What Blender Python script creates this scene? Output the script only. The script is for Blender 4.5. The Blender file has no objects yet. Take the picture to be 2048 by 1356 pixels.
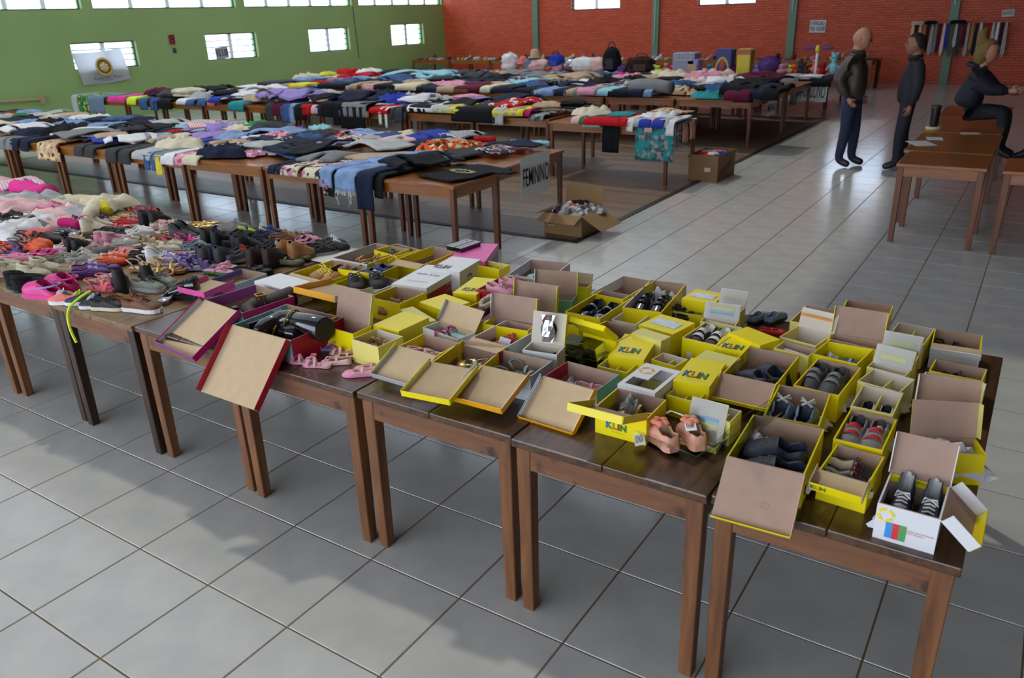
import bpy, bmesh, math, random
import numpy as np
from mathutils import Vector, Matrix
random.seed(7)
rng = np.random.default_rng(7)
PI = math.pi
SC = bpy.context.scene
COL = SC.collection
# ------------------------------------------------------------ camera, sky, sun, exposure
FPX = 1582.53
CAMLOC = np.array([2.49057, -1.91849, 2.08519])
PITCH, ROLL, YAW = 0.387386, -0.034025, -0.589831
def cam_axes():
    cy, sy, cp, sp = math.cos(YAW), math.sin(YAW), math.cos(PITCH), math.sin(PITCH)
    fw = np.array([sy*cp, cy*cp, -sp]); rt = np.array([cy, -sy, 0.0]); up_ = np.cross(rt, fw)
    cr, sr = math.cos(ROLL), math.sin(ROLL)
    return fw, cr*rt+sr*up_, -sr*rt+cr*up_
FW, RT, UP = cam_axes()
cam = bpy.data.cameras.new('camera'); camo = bpy.data.objects.new('camera', cam); COL.objects.link(camo)
cam.sensor_width = 36.0; cam.lens = FPX/2048*36.0; cam.clip_start = 0.05; cam.clip_end = 200
Mx = Matrix.Identity(4)
for i in range(3):
    Mx[i][0] = RT[i]; Mx[i][1] = UP[i]; Mx[i][2] = -FW[i]; Mx[i][3] = CAMLOC[i]
camo.matrix_world = Mx
cam.dof.use_dof = True; cam.dof.focus_distance = 3.7; cam.dof.aperture_fstop = 4.5
SC.camera = camo
wd = bpy.data.worlds.new('overcast_sky'); SC.world = wd; wd.use_nodes = True
wb = wd.node_tree.nodes['Background']; wb.inputs[0].default_value = (0.79, 0.85, 1.0, 1); wb.inputs[1].default_value = 4.8
sl = bpy.data.lights.new('sun', 'SUN'); slo = bpy.data.objects.new('sun', sl); COL.objects.link(slo)
sl.energy = 4.3; sl.angle = math.radians(2.6); sl.color = (1.0, 0.96, 0.86)
slo.rotation_euler = Vector((0.45, -0.32, -1.0)).to_track_quat('-Z', 'Y').to_euler()
SC.view_settings.view_transform = 'Standard'; SC.view_settings.look = 'None'
SC.view_settings.gamma = 1.0; SC.view_settings.use_curve_mapping = False
SC.view_settings.exposure = 0.0
# ------------------------------------------------------------ helpers
def ray(px, py):
    return FW + (px-1024)/FPX*RT - (py-678)/FPX*UP
def at(px, py, z=0.0):                       # the point of the horizontal plane z that a pixel of the photograph shows
    d = ray(px, py); return CAMLOC + (z-CAMLOC[2])/d[2]*d
def on_x(px, py, X):
    d = ray(px, py); return CAMLOC + (X-CAMLOC[0])/d[0]*d
def on_y(px, py, Y):
    d = ray(px, py); return CAMLOC + (Y-CAMLOC[1])/d[1]*d
def lin(c):
    if isinstance(c, str):
        c = c.lstrip('#'); c = [int(c[i:i+2], 16) for i in (0, 2, 4)]
    return tuple(((x/255)/12.92 if x/255 <= 0.04045 else ((x/255+0.055)/1.055)**2.4) for x in c)
MATS = {}
def mat(name, col, rough=0.6, spec=0.5, bump=0.0, bscale=60.0, var=0.0, vscale=8.0, metal=0.0, alpha=None, col2=None, sheen=0.0, pattern=None, coat=0.0):
    if name in MATS: return MATS[name]
    m = bpy.data.materials.new(name); m.use_nodes = True; nt = m.node_tree; b = nt.nodes['Principled BSDF']
    c = lin(col); b.inputs['Base Color'].default_value = (*c, 1); b.inputs['Roughness'].default_value = rough
    b.inputs['Specular IOR Level'].default_value = spec; b.inputs['Metallic'].default_value = metal
    if sheen: b.inputs['Sheen Weight'].default_value = sheen
    if coat: b.inputs['Coat Weight'].default_value = coat; b.inputs['Coat Roughness'].default_value = 0.08
    tc = None
    def coord():
        nonlocal tc
        if tc is None: tc = nt.nodes.new('ShaderNodeTexCoord')
        return tc.outputs['Object']
    if col2 is not None or var > 0:
        n = nt.nodes.new('ShaderNodeTexNoise'); n.inputs['Scale'].default_value = vscale; n.inputs['Detail'].default_value = 3
        src = n.outputs['Fac']
        nt.links.new(coord(), n.inputs['Vector'])
        mx = nt.nodes.new('ShaderNodeMix'); mx.data_type = 'RGBA'
        if pattern == 'stripe':
            w = nt.nodes.new('ShaderNodeTexWave'); w.inputs['Scale'].default_value = vscale; nt.links.new(coord(), w.inputs['Vector']); src = w.outputs['Fac']
        if pattern == 'floral':
            v = nt.nodes.new('ShaderNodeTexVoronoi'); v.inputs['Scale'].default_value = vscale; nt.links.new(coord(), v.inputs['Vector'])
            src = v.outputs['Color']
            sx = nt.nodes.new('ShaderNodeSeparateColor'); nt.links.new(src, sx.inputs[0]); src = sx.outputs[0]
        if pattern:
            r = nt.nodes.new('ShaderNodeValToRGB'); r.color_ramp.interpolation = 'CONSTANT'
            r.color_ramp.elements[0].color = (*c, 1); r.color_ramp.elements[0].position = 0
            cs = col2 if isinstance(col2, list) else [col2]
            r.color_ramp.elements[1].position = 0.5; r.color_ramp.elements[1].color = (*lin(cs[0]), 1)
            for k, cc in enumerate(cs[1:]):
                e = r.color_ramp.elements.new(0.5+0.5*(k+1)/len(cs)); e.color = (*lin(cc), 1)
            nt.links.new(src, r.inputs[0]); nt.links.new(r.outputs[0], b.inputs['Base Color'])
        else:
            c2 = lin(col2) if col2 is not None else tuple(x*(1-var) for x in c)
            mx.inputs['A'].default_value = (*c, 1); mx.inputs['B'].default_value = (*c2, 1)
            if col2 is None: mx.inputs['A'].default_value = (*[min(1, x*(1+var*0.5)) for x in c], 1)
            mr = nt.nodes.new('ShaderNodeMapRange'); mr.inputs[1].default_value = 0.35; mr.inputs[2].default_value = 0.65
            nt.links.new(src, mr.inputs[0]); nt.links.new(mr.outputs[0], mx.inputs['Factor']); nt.links.new(mx.outputs['Result'], b.inputs['Base Color'])
    if bump > 0:
        n2 = nt.nodes.new('ShaderNodeTexNoise'); n2.inputs['Scale'].default_value = bscale; n2.inputs['Detail'].default_value = 2
        nt.links.new(coord(), n2.inputs['Vector'])
        bp = nt.nodes.new('ShaderNodeBump'); bp.inputs['Strength'].default_value = bump; bp.inputs['Distance'].default_value = 0.01
        nt.links.new(n2.outputs['Fac'], bp.inputs['Height']); nt.links.new(bp.outputs[0], b.inputs['Normal'])
    MATS[name] = m
    return m
def clear_mat(name, tint, mixf=0.25, rough=0.08):
    if name in MATS: return MATS[name]
    m = bpy.data.materials.new(name); m.use_nodes = True; nt = m.node_tree; nt.nodes.clear()
    o = nt.nodes.new('ShaderNodeOutputMaterial'); t = nt.nodes.new('ShaderNodeBsdfTransparent'); g = nt.nodes.new('ShaderNodeBsdfGlossy'); x = nt.nodes.new('ShaderNodeMixShader')
    t.inputs[0].default_value = (*lin(tint), 1); g.inputs['Roughness'].default_value = rough; g.inputs[0].default_value = (0.9, 0.95, 1, 1)
    f = nt.nodes.new('ShaderNodeLayerWeight'); f.inputs[0].default_value = mixf
    nt.links.new(f.outputs['Facing' if False else 'Fresnel'], x.inputs[0]); nt.links.new(t.outputs[0], x.inputs[1]); nt.links.new(g.outputs[0], x.inputs[2]); nt.links.new(x.outputs[0], o.inputs[0])
    MATS[name] = m
    return m
class MB:
    def __init__(s): s.v = []; s.f = []; s.m = []
    def add(s, vs, fs, mi=0):
        o = len(s.v); s.v.extend(tuple(map(float, p)) for p in vs)
        for f in fs: s.f.append(tuple(i+o for i in f)); s.m.append(mi)
    def quad(s, a, b, c, d, mi=0): s.add([a, b, c, d], [(0, 1, 2, 3)], mi)
    def box(s, lo, hi, mi=0, taper=None):
        x0, y0, z0 = lo; x1, y1, z1 = hi
        vs = [(x0,y0,z0),(x1,y0,z0),(x1,y1,z0),(x0,y1,z0),(x0,y0,z1),(x1,y0,z1),(x1,y1,z1),(x0,y1,z1)]
        if taper:
            cx, cy = (x0+x1)/2, (y0+y1)/2
            for i in range(4): x, y, z = vs[i]; vs[i] = (cx+(x-cx)*taper, cy+(y-cy)*taper, z)
        s.add(vs, [(3,2,1,0),(4,5,6,7),(0,1,5,4),(1,2,6,5),(2,3,7,6),(3,0,4,7)], mi)
    def obox(s, o, U, V, W, mi=0):            # parallelepiped from corner o along U, V, W
        o, U, V, W = map(np.array, (o, U, V, W))
        vs = [o, o+U, o+U+V, o+V, o+W, o+U+W, o+U+V+W, o+V+W]
        fs = [(3,2,1,0),(4,5,6,7),(0,1,5,4),(1,2,6,5),(2,3,7,6),(3,0,4,7)]
        if np.dot(np.cross(U, V), W) < 0: fs = [f[::-1] for f in fs]
        s.add(vs, fs, mi)
    def tube(s, pts, r, n=6, mi=0, close=False):
        pts = [np.array(p, float) for p in pts]; k = len(pts)
        rr = r if hasattr(r, '__len__') else [r]*k
        vs = []; fs = []; prev = None
        for i, p in enumerate(pts):
            t = (pts[(i+1) % k]-pts[i-1]) if close else (pts[min(i+1, k-1)]-pts[max(i-1, 0)])
            t = t/(np.linalg.norm(t)+1e-9)
            if prev is None:
                a = np.array([0, 0, 1.]) if abs(t[2]) < 0.9 else np.array([1., 0, 0])
            else: a = prev
            u = a - t*np.dot(a, t); u /= np.linalg.norm(u)+1e-9; prev = u; w = np.cross(t, u)
            for j in range(n):
                th = 2*PI*j/n; vs.append(p+rr[i]*(math.cos(th)*u+math.sin(th)*w))
        for i in range(k if close else k-1):
            for j in range(n):
                a0 = i*n+j; a1 = i*n+(j+1) % n; b0 = ((i+1) % k)*n+j; b1 = ((i+1) % k)*n+(j+1) % n
                fs.append((a0, a1, b1, b0))
        if not close: fs.append(tuple(range(n))[::-1]); fs.append(tuple((k-1)*n+j for j in range(n)))
        s.add(vs, fs, mi)
    def lathe(s, prof, n=16, mi=0, c=(0, 0, 0)):
        vs = []; fs = []
        for r, z in prof:
            for j in range(n): vs.append((c[0]+r*math.cos(2*PI*j/n), c[1]+r*math.sin(2*PI*j/n), c[2]+z))
        for i in range(len(prof)-1):
            for j in range(n): fs.append((i*n+j, i*n+(j+1) % n, (i+1)*n+(j+1) % n, (i+1)*n+j))
        fs.append(tuple(range(n))[::-1]); fs.append(tuple((len(prof)-1)*n+j for j in range(n)))
        s.add(vs, fs, mi)
    def ellipsoid(s, c, r, n=12, k=8, mi=0, jit=0.0, seed=0):
        g = np.random.default_rng(seed); vs = [(c[0], c[1], c[2]-r[2])]; fs = []
        for i in range(1, k):
            ph = -PI/2+PI*i/k
            for j in range(n):
                th = 2*PI*j/n; q = 1+jit*(g.random()-0.5)
                vs.append((c[0]+r[0]*q*math.cos(ph)*math.cos(th), c[1]+r[1]*q*math.cos(ph)*math.sin(th), c[2]+r[2]*q*math.sin(ph)))
        vs.append((c[0], c[1], c[2]+r[2])); L = len(vs)-1
        for j in range(n): fs.append((0, 1+(j+1) % n, 1+j)); fs.append((L, L-n+j, L-n+(j+1) % n))
        for i in range(k-2):
            for j in range(n):
                a = 1+i*n; fs.append((a+j, a+(j+1) % n, a+n+(j+1) % n, a+n+j))
        s.add(vs, fs, mi)
    def mesh(s, name, mats, smooth=False):
        me = bpy.data.meshes.new(name); me.from_pydata(s.v, [], s.f)
        for m in (mats if isinstance(mats, (list, tuple)) else [mats]): me.materials.append(m)
        if any(s.m): me.polygons.foreach_set('material_index', s.m)
        if smooth: me.polygons.foreach_set('use_smooth', [True]*len(s.f))
        me.update(); return me
    def build(s, name, mats, parent=None, smooth=False):
        return link(name, s.mesh(name, mats, smooth), parent)
def link(name, data, parent=None):
    o = bpy.data.objects.new(name, data); COL.objects.link(o)
    if parent is not None: o.parent = parent
    return o
def tag(o, label, cat, group=None):
    o['label'] = label; o['category'] = cat
    if group: o['group'] = group
    return o
def thing(name, label, cat, loc=(0, 0, 0), rz=0.0, group=None):
    o = bpy.data.objects.new(name, None); COL.objects.link(o); o.empty_display_size = 0.1
    o.location = tuple(map(float, loc)); o.rotation_euler = (0, 0, rz)
    return tag(o, label, cat, group)
def copy_tree(o, parent=None):
    c = o.copy(); COL.objects.link(c)
    if parent is not None: c.parent = parent
    for ch in list(o.children): copy_tree(ch, c)
    return c
def struct(o): o['kind'] = 'structure'; return o
TXT = {}
def text_geo(txt, size=1.0, offset=0.0):      # flat outlines of letters, centred on the origin in the xy plane
    k = (txt, offset)
    if k not in TXT:
        cu = bpy.data.curves.new('t', 'FONT'); cu.body = txt; cu.align_x = 'CENTER'; cu.align_y = 'CENTER'; cu.offset = offset; cu.resolution_u = 3; cu.space_line = 0.85
        ob = bpy.data.objects.new('t', cu); COL.objects.link(ob)
        me = bpy.data.meshes.new_from_object(ob.evaluated_get(bpy.context.evaluated_depsgraph_get()))
        TXT[k] = ([tuple(v.co) for v in me.vertices], [tuple(p.vertices) for p in me.polygons])
        bpy.data.objects.remove(ob); bpy.data.curves.remove(cu); bpy.data.meshes.remove(me)
    v, f = TXT[k]
    return [(x*size, y*size, 0) for x, y, z in v], f
def put_text(mb, txt, o, U, V, size, mi=0, offset=0.0, lift=0.001, sx=1.0):   # o centre; U reading direction, V up
    U = np.array(U, float); V = np.array(V, float); U /= np.linalg.norm(U); V /= np.linalg.norm(V); N = np.cross(U, V)
    v, f = text_geo(txt, size, offset)
    mb.add([np.array(o)+U*x*sx+V*y+N*lift for x, y, z in v], f, mi)
# ------------------------------------------------------------ structure materials
def wood_mat(name, c1, c2, rough=0.35, scale=(1, 12, 12), bump=0.15, wear=None, coat=0.0):
    m = bpy.data.materials.new(name); m.use_nodes = True; nt = m.node_tree; b = nt.nodes['Principled BSDF']
    tc = nt.nodes.new('ShaderNodeTexCoord'); mp = nt.nodes.new('ShaderNodeMapping'); mp.inputs['Scale'].default_value = scale
    n = nt.nodes.new('ShaderNodeTexNoise'); n.inputs['Scale'].default_value = 3.0; n.inputs['Detail'].default_value = 5; n.inputs['Distortion'].default_value = 0.6
    r = nt.nodes.new('ShaderNodeValToRGB'); r.color_ramp.elements[0].position = 0.32; r.color_ramp.elements[1].position = 0.7
    r.color_ramp.elements[0].color = (*lin(c1), 1); r.color_ramp.elements[1].color = (*lin(c2), 1)
    nt.links.new(tc.outputs['Object'], mp.inputs[0]); nt.links.new(mp.outputs[0], n.inputs['Vector']); nt.links.new(n.outputs['Fac'], r.inputs[0])
    out = r.outputs[0]
    if wear:
        n3 = nt.nodes.new('ShaderNodeTexNoise'); n3.inputs['Scale'].default_value = 14; n3.inputs['Detail'].default_value = 6; nt.links.new(tc.outputs['Object'], n3.inputs['Vector'])
        r3 = nt.nodes.new('ShaderNodeValToRGB'); r3.color_ramp.elements[0].position = 0.58; r3.color_ramp.elements[1].position = 0.68
        mx = nt.nodes.new('ShaderNodeMix'); mx.data_type = 'RGBA'; mx.inputs['B'].default_value = (*lin(wear), 1)
        nt.links.new(n3.outputs['Fac'], r3.inputs[0]); nt.links.new(r3.outputs[0], mx.inputs['Factor']); nt.links.new(out, mx.inputs['A']); out = mx.outputs['Result']
    nt.links.new(out, b.inputs['Base Color']); b.inputs['Roughness'].default_value = rough
    if coat: b.inputs['Coat Weight'].default_value = coat; b.inputs['Coat Roughness'].default_value = 0.15
    bp = nt.nodes.new('ShaderNodeBump'); bp.inputs['Strength'].default_value = bump; bp.inputs['Distance'].default_value = 0.004
    nt.links.new(n.outputs['Fac'], bp.inputs['Height']); nt.links.new(bp.outputs[0], b.inputs['Normal'])
    return m
M_TILE = mat('ceramic_tile', '#bdbdb6', rough=0.17, spec=0.5, col2='#b2b3ae', vscale=5.0, bump=0.06, bscale=18)
M_GROUT = mat('grout', '#7a6a50', rough=0.9, spec=0.1)
M_LAM = None
def plank_mat():
    m = bpy.data.materials.new('laminate_boards'); m.use_nodes = True; nt = m.node_tree; b = nt.nodes['Principled BSDF']
    tc = nt.nodes.new('ShaderNodeTexCoord'); br = nt.nodes.new('ShaderNodeTexBrick')
    br.inputs['Scale'].default_value = 1.0; br.inputs['Brick Width'].default_value = 1.2; br.inputs['Row Height'].default_value = 0.09; br.inputs['Mortar Size'].default_value = 0.002
    br.inputs['Color1'].default_value = (*lin('#8f775f'), 1); br.inputs['Color2'].default_value = (*lin('#6d5947'), 1); br.inputs['Mortar'].default_value = (*lin('#453728'), 1)
    n = nt.nodes.new('ShaderNodeTexNoise'); n.inputs['Scale'].default_value = 4; mp = nt.nodes.new('ShaderNodeMapping'); mp.inputs['Scale'].default_value = (1, 14, 1)
    mx = nt.nodes.new('ShaderNodeMix'); mx.data_type = 'RGBA'; mx.blend_type = 'MULTIPLY'; mx.inputs['Factor'].default_value = 0.5
    nt.links.new(tc.outputs['Object'], br.inputs['Vector']); nt.links.new(tc.outputs['Object'], mp.inputs[0]); nt.links.new(mp.outputs[0], n.inputs['Vector'])
    nt.links.new(br.outputs[0], mx.inputs['A']); nt.links.new(n.outputs['Fac'], mx.inputs['B']); nt.links.new(mx.outputs['Result'], b.inputs['Base Color'])
    b.inputs['Roughness'].default_value = 0.42
    return m
M_LAM = plank_mat()
def brick_mat():
    m = bpy.data.materials.new('red_brick_face'); m.use_nodes = True; nt = m.node_tree; b = nt.nodes['Principled BSDF']
    tc = nt.nodes.new('ShaderNodeTexCoord'); mp = nt.nodes.new('ShaderNodeMapping'); mp.inputs['Rotation'].default_value = (PI/2, 0, 0)
    br = nt.nodes.new('ShaderNodeTexBrick'); br.inputs['Scale'].default_value = 1.0; br.inputs['Brick Width'].default_value = 0.2; br.inputs['Row Height'].default_value = 0.066
    br.inputs['Mortar Size'].default_value = 0.005; br.inputs['Color1'].default_value = (*lin('#cf5a34'), 1); br.inputs['Color2'].default_value = (*lin('#bd4c2a'), 1); br.inputs['Mortar'].default_value = (*lin('#6e2c1a'), 1)
    nt.links.new(tc.outputs['Object'], mp.inputs[0]); nt.links.new(mp.outputs[0], br.inputs['Vector']); nt.links.new(br.outputs[0], b.inputs['Base Color'])
    b.inputs['Roughness'].default_value = 0.5; b.inputs['Specular IOR Level'].default_value = 0.3
    bp = nt.nodes.new('ShaderNodeBump'); bp.invert = True; bp.inputs['Strength'].default_value = 0.6; bp.inputs['Distance'].default_value = 0.008
    nt.links.new(br.outputs['Fac'], bp.inputs['Height']); nt.links.new(bp.outputs[0], b.inputs['Normal'])
    return m
M_BRICK = brick_mat()
M_GREEN = mat('green_wall_paint', '#8ba765', rough=0.5, var=0.06, vscale=0.7)
M_PILLAR = mat('pillar_paint', '#5f7f63', rough=0.5)
M_WFRAME = mat('window_frame_paint', '#47544c', rough=0.5)
M_WREVEAL = mat('window_reveal', '#c9d4c6', rough=0.6)
M_PANE = clear_mat('window_glass', '#f4fbff', 0.1, 0.05)
M_SLAT = mat('white_reveal_slat', '#eef2f0', rough=0.5)
M_CEIL = mat('ceiling_boards', '#6a665e', rough=0.8)
M_DKTRIM = mat('dark_edge_strip', '#1c1a18', rough=0.5)
GX, RY, CEILZ = -17.2, 23.6, 5.6
XR, YB = 5.2, -9.0
T = 0.46
# ------------------------------------------------------------ floor: grout bed, tiles, laminate dance floor
fb = MB(); fb.box((GX-0.3, YB, -0.06), (XR, RY+0.3, -0.003))
FLOOR = struct(fb.build('floor', M_GROUT))
def tile_mesh():
    h = T/2-0.003; e = h-0.002; m = MB()
    m.add([(-h,-h,-0.003),(h,-h,-0.003),(h,h,-0.003),(-h,h,-0.003),(-e,-e,0),(e,-e,0),(e,e,0),(-e,e,0)], [(4,5,6,7),(0,1,5,4),(1,2,6,5),(2,3,7,6),(3,0,4,7)])
    return m
tm = tile_mesh(); tme = tm.mesh('tile', M_TILE)
LX0, LX1, LY0, LY1 = -12.6, -1.22, 4.78, 15.0
tiles = []
for i in range(-38, 18):
    for j in range(-20, 52):
        x, y = (i+0.5)*T, (j+0.5)*T
        if x < GX-0.1 or x > XR-0.3 or y > RY or y < YB+0.3: continue
        if LX0+T < x < LX1-T and LY0+T < y < LY1-T: continue
        d = np.array([x, y, 0])-CAMLOC; z = d@FW
        px, py = (1024+FPX*(d@RT)/max(z, .01), 678-FPX*(d@UP)/max(z, .01))
        vis = z > 0.3 and -150 < px < 2200 and -100 < py < 1560
        tiles.append((0 if vis else 1, np.linalg.norm(d), x, y))
tiles.sort()
rest = MB()
for k, (v, d, x, y) in enumerate(tiles):
    if k < 298 and v == 0:
        o = link('tile', tme, FLOOR); o.location = (x, y, 0)
    else: rest.add([(a+x, b+y, c) for a, b, c in tm.v], tm.f)
o = rest.build('tile_field', M_TILE, FLOOR); o['kind'] = 'stuff'
lm = MB(); lm.box((LX0, LY0, -0.003), (LX1, LY1, 0.006))
struct(lm.build('floor_boards', M_LAM))
tr = MB(); w_ = 0.07
tr.box((LX0-w_, LY0-w_, -0.003), (LX1+w_, LY0, 0.009)); tr.box((LX1, LY0, -0.003), (LX1+w_, LY1+w_, 0.009)); tr.box((LX0-w_, LY0, -0.003), (LX0, LY1+w_, 0.009)); tr.box((LX0, LY1, -0.003), (LX1, LY1+w_, 0.009))
struct(tr.build('trim_1', M_DKTRIM))
# ------------------------------------------------------------ walls with openings
def wall_with_holes(name, axis, const, thick, a0, a1, z0, z1, holes, m):
    # axis 'x': wall in plane x = const (runs along y); holes: (a0, a1, z0, z1)
    ys = sorted({a0, a1, *[h[0] for h in holes], *[h[1] for h in holes]}); zs = sorted({z0, z1, *[h[2] for h in holes], *[h[3] for h in holes]})
    b = MB()
    for i in range(len(ys)-1):
        for j in range(len(zs)-1):
            cy, cz = (ys[i]+ys[i+1])/2, (zs[j]+zs[j+1])/2
            if any(h[0] < cy < h[1] and h[2] < cz < h[3] for h in holes): continue
            if axis == 'x': b.box((const-thick, ys[i], zs[j]), (const, ys[i+1], zs[j+1]))
            else: b.box((ys[i], const, zs[j]), (ys[i+1], const+thick, zs[j+1]))
    return struct(b.build(name, m))
WN = [0]
def window(axis, const, thick, h, cols, rows, edge=0.05):
    WN[0] += 1
    a0, a1, z0, z1 = h
    root = bpy.data.objects.new('window_%d' % WN[0], None); COL.objects.link(root); struct(root)
    root.location = (const, a0, z0) if axis == 'x' else (a0, const, z0)
    W, H = a1-a0, z1-z0; dep = -thick*0.5 if axis == 'x' else thick*0.5
    def P(lo, hi, b):
        (u0, d0, v0), (u1, d1, v1) = lo, hi
        if axis == 'x': b.box((dep+d0, u0, v0), (dep+d1, u1, v1))
        else: b.box((u0, dep+d0, v0), (u1, dep+d1, v1))
    fr = MB(); e = edge; t = 0.02
    P((0, -t, 0), (e*0.6, t, H), fr); P((W-e*0.6, -t, 0), (W, t, H), fr); P((e*.6, -t, 0), (W-e*.6, t, e*0.6), fr); P((e*.6, -t, H-e*0.6), (W-e*.6, t, H), fr)
    fr.build('window_frame', M_WFRAME, root)
    cw = W/cols
    for c in range(cols):
        u0, u1 = c*cw, (c+1)*cw
        if c > 0:
            b = MB(); P((u0-0.055, -0.03, e*.6), (u0+0.055, 0.03, H-e*.6), b); b.build('mullion', M_SLAT, root)
        l = u0+(0.055 if c else e*.6); r = u1-(0.055 if c < cols-1 else e*.6); rh = (H-1.2*e)/rows
        for k in range(rows):
            v0 = e*.6+k*rh
            if k > 0:
                b = MB(); P((l, -0.012, v0-0.012), (r, 0.012, v0+0.012), b); b.build('glazing_bar', M_WFRAME, root)
            b = MB(); P((l, -0.003, v0), (r, 0.003, v0+rh), b); b.build('pane', M_PANE, root)
    return root
gh = []
for (xa, ya, xb, yb) in [(139, 84, 281, 134), (409, 66, 519, 116), (616, 56, 702, 101), (781, 47, 849, 89)]:
    p, q = on_x(xa, ya, GX), on_x(xb, yb, GX)
    gh.append((p[1], q[1], q[2]+0.02, p[2]-0.03))
zc = on_x(480, 15, GX)[2]
cl = []
for (xa, xb) in [(-160, 163), (186, 472), (490, 704), (718, 886)]:
    cl.append((on_x(xa, 15, GX)[1], min(on_x(xb, 12, GX)[1], RY-0.05), zc, zc+1.35))
wall_with_holes('wall_left', 'x', GX, 0.25, YB, RY+0.25, -0.05, CEILZ, gh+cl, M_GREEN)
for h in gh: window('x', GX, 0.25, h, 2, 4)
for h in cl: window('x', GX, 0.25, h, max(2, round((h[1]-h[0])/0.95)), 3)
rh = []
for (xa, xb, yy) in [(1143, 1239, 18), (1395, 1510, 12), (1685, 1812, 11)]:
    p, q = on_y(xa, yy, RY), on_y(xb, yy-2, RY); rh.append((p[0], q[0], 2.2, 3.2))
wall_with_holes('wall_back', 'y', RY, 0.25, GX, XR, -0.05, CEILZ, rh, M_BRICK)
for h in rh: window('y', RY, 0.25, h, 2, 3)
for k, px in enumerate((1073, 1313, 1585, 1910)):
    c = on_y(px, 50 if k < 3 else 20, RY)[0]; b = MB(); b.box((c-0.11, RY-0.1, 0), (c+0.11, RY, CEILZ)); struct(b.build('trim_%d' % (2+k), M_PILLAR))
    if k > 0:
        b = MB(); b.tube([(c-0.01, RY-0.115, 1.05 if k == 1 else 2.0), (c-0.01, RY-0.115, CEILZ)], 0.02, 6)
        tag(b.build('conduit', mat('conduit_grey', '#a9b6ad', 0.5)), ['', 'grey pipe running down the second green pillar of brick wall', 'grey pipe high on the third green pillar of brick wall', 'grey pipe on the green pillar above the hanging ties'][k], 'pipe')
b = MB(); c1 = on_x(712, 60, GX); b.tube([(GX+0.012, c1[1], 0.95), (GX+0.012, c1[1]-0.06, 2.55)], 0.012, 5)
tag(b.build('wall_cable', mat('cable_dark', '#3b4632', 0.6)), 'thin dark cable running down the green wall between two windows', 'cable')
b = MB(); b.box((XR, YB, -0.05), (XR+0.25, RY+0.25, CEILZ)); struct(b.build('wall_right', mat('unseen_dark_wall', '#4a3128', 0.7)))  # unseen wall, set near and dark to cut bounce onto the bricks
# unseen roof; broad rooflight added, its outline stepped to place the daylight
HX0, HX1, HXN, HYS, HY0, HY1 = -17.0, 0.9, -1.3, 5.4, -1.6, 22.3; HYT, HXT = 11.5, -2.6
b = MB(); z0, z1 = CEILZ, CEILZ+0.12
b.box((GX, YB, z0), (XR, HY0, z1)); b.box((GX, HY1, z0), (XR, RY, z1)); b.box((HX1, HY0, z0), (XR, HYS, z1)); b.box((HXN, HYS, z0), (XR, HYT, z1)); b.box((HXT, HYT, z0), (XR, 17.0, z1)); b.box((-6.0, 17.0, z0), (XR, HY1, z1)); b.box((GX, HY0, z0), (HX0, HY1, z1))
struct(b.build('ceiling', M_CEIL))
m = bpy.data.materials.new('daylight_dimming_sheet'); m.use_nodes = True; nt = m.node_tree; nt.nodes.clear(); o_ = nt.nodes.new('ShaderNodeOutputMaterial'); t_ = nt.nodes.new('ShaderNodeBsdfTransparent'); t_.inputs[0].default_value = (0.20, 0.20, 0.195, 1); nt.links.new(t_.outputs[0], o_.inputs[0])  # added sheet across the opening, tinted to dim sun and sky
b = MB(); b.quad((HX0, HY0, z1), (HX1, HY0, z1), (HX1, HYS, z1), (HX0, HYS, z1)); b.quad((HX0, HYS, z1), (HXN, HYS, z1), (HXN, HYT, z1), (HX0, HYT, z1)); b.quad((HX0, HYT, z1), (HXT, HYT, z1), (HXT, 17.0, z1), (HX0, 17.0, z1)); b.quad((HX0, 17.0, z1), (-6.0, 17.0, z1), (-6.0, HY1, z1), (HX0, HY1, z1)); struct(b.build('ceiling_added_rooflight', m))
# ------------------------------------------------------------ tables
M_OLD = wood_mat('old_table_top', '#2e1c10', '#583a1f', rough=0.3, scale=(14, 1, 14), bump=0.25, wear='#4a2e18', coat=0.3)
M_OLDL = wood_mat('old_table_light_top', '#5f4527', '#86683f', rough=0.38, scale=(14, 1, 14), bump=0.25, wear='#4a3420')
M_RAIL = wood_mat('old_table_rail', '#5c3a23', '#7d5233', rough=0.5, scale=(1, 9, 9), bump=0.3, wear='#3f2718')
M_LEG = wood_mat('old_table_leg', '#5a3720', '#83552f', rough=0.45, scale=(9, 9, 1), bump=0.25)
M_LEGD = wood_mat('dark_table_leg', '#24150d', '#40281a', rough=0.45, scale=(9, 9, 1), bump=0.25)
M_VT = wood_mat('varnished_table_top', '#74420f', '#985a1c', rough=0.28, scale=(1, 10, 10), bump=0.08, coat=0.2)
M_VL = wood_mat('varnished_table_leg', '#4e2a12', '#7a4520', rough=0.38, scale=(9, 9, 1), bump=0.1)
ZT = 0.736
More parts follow.
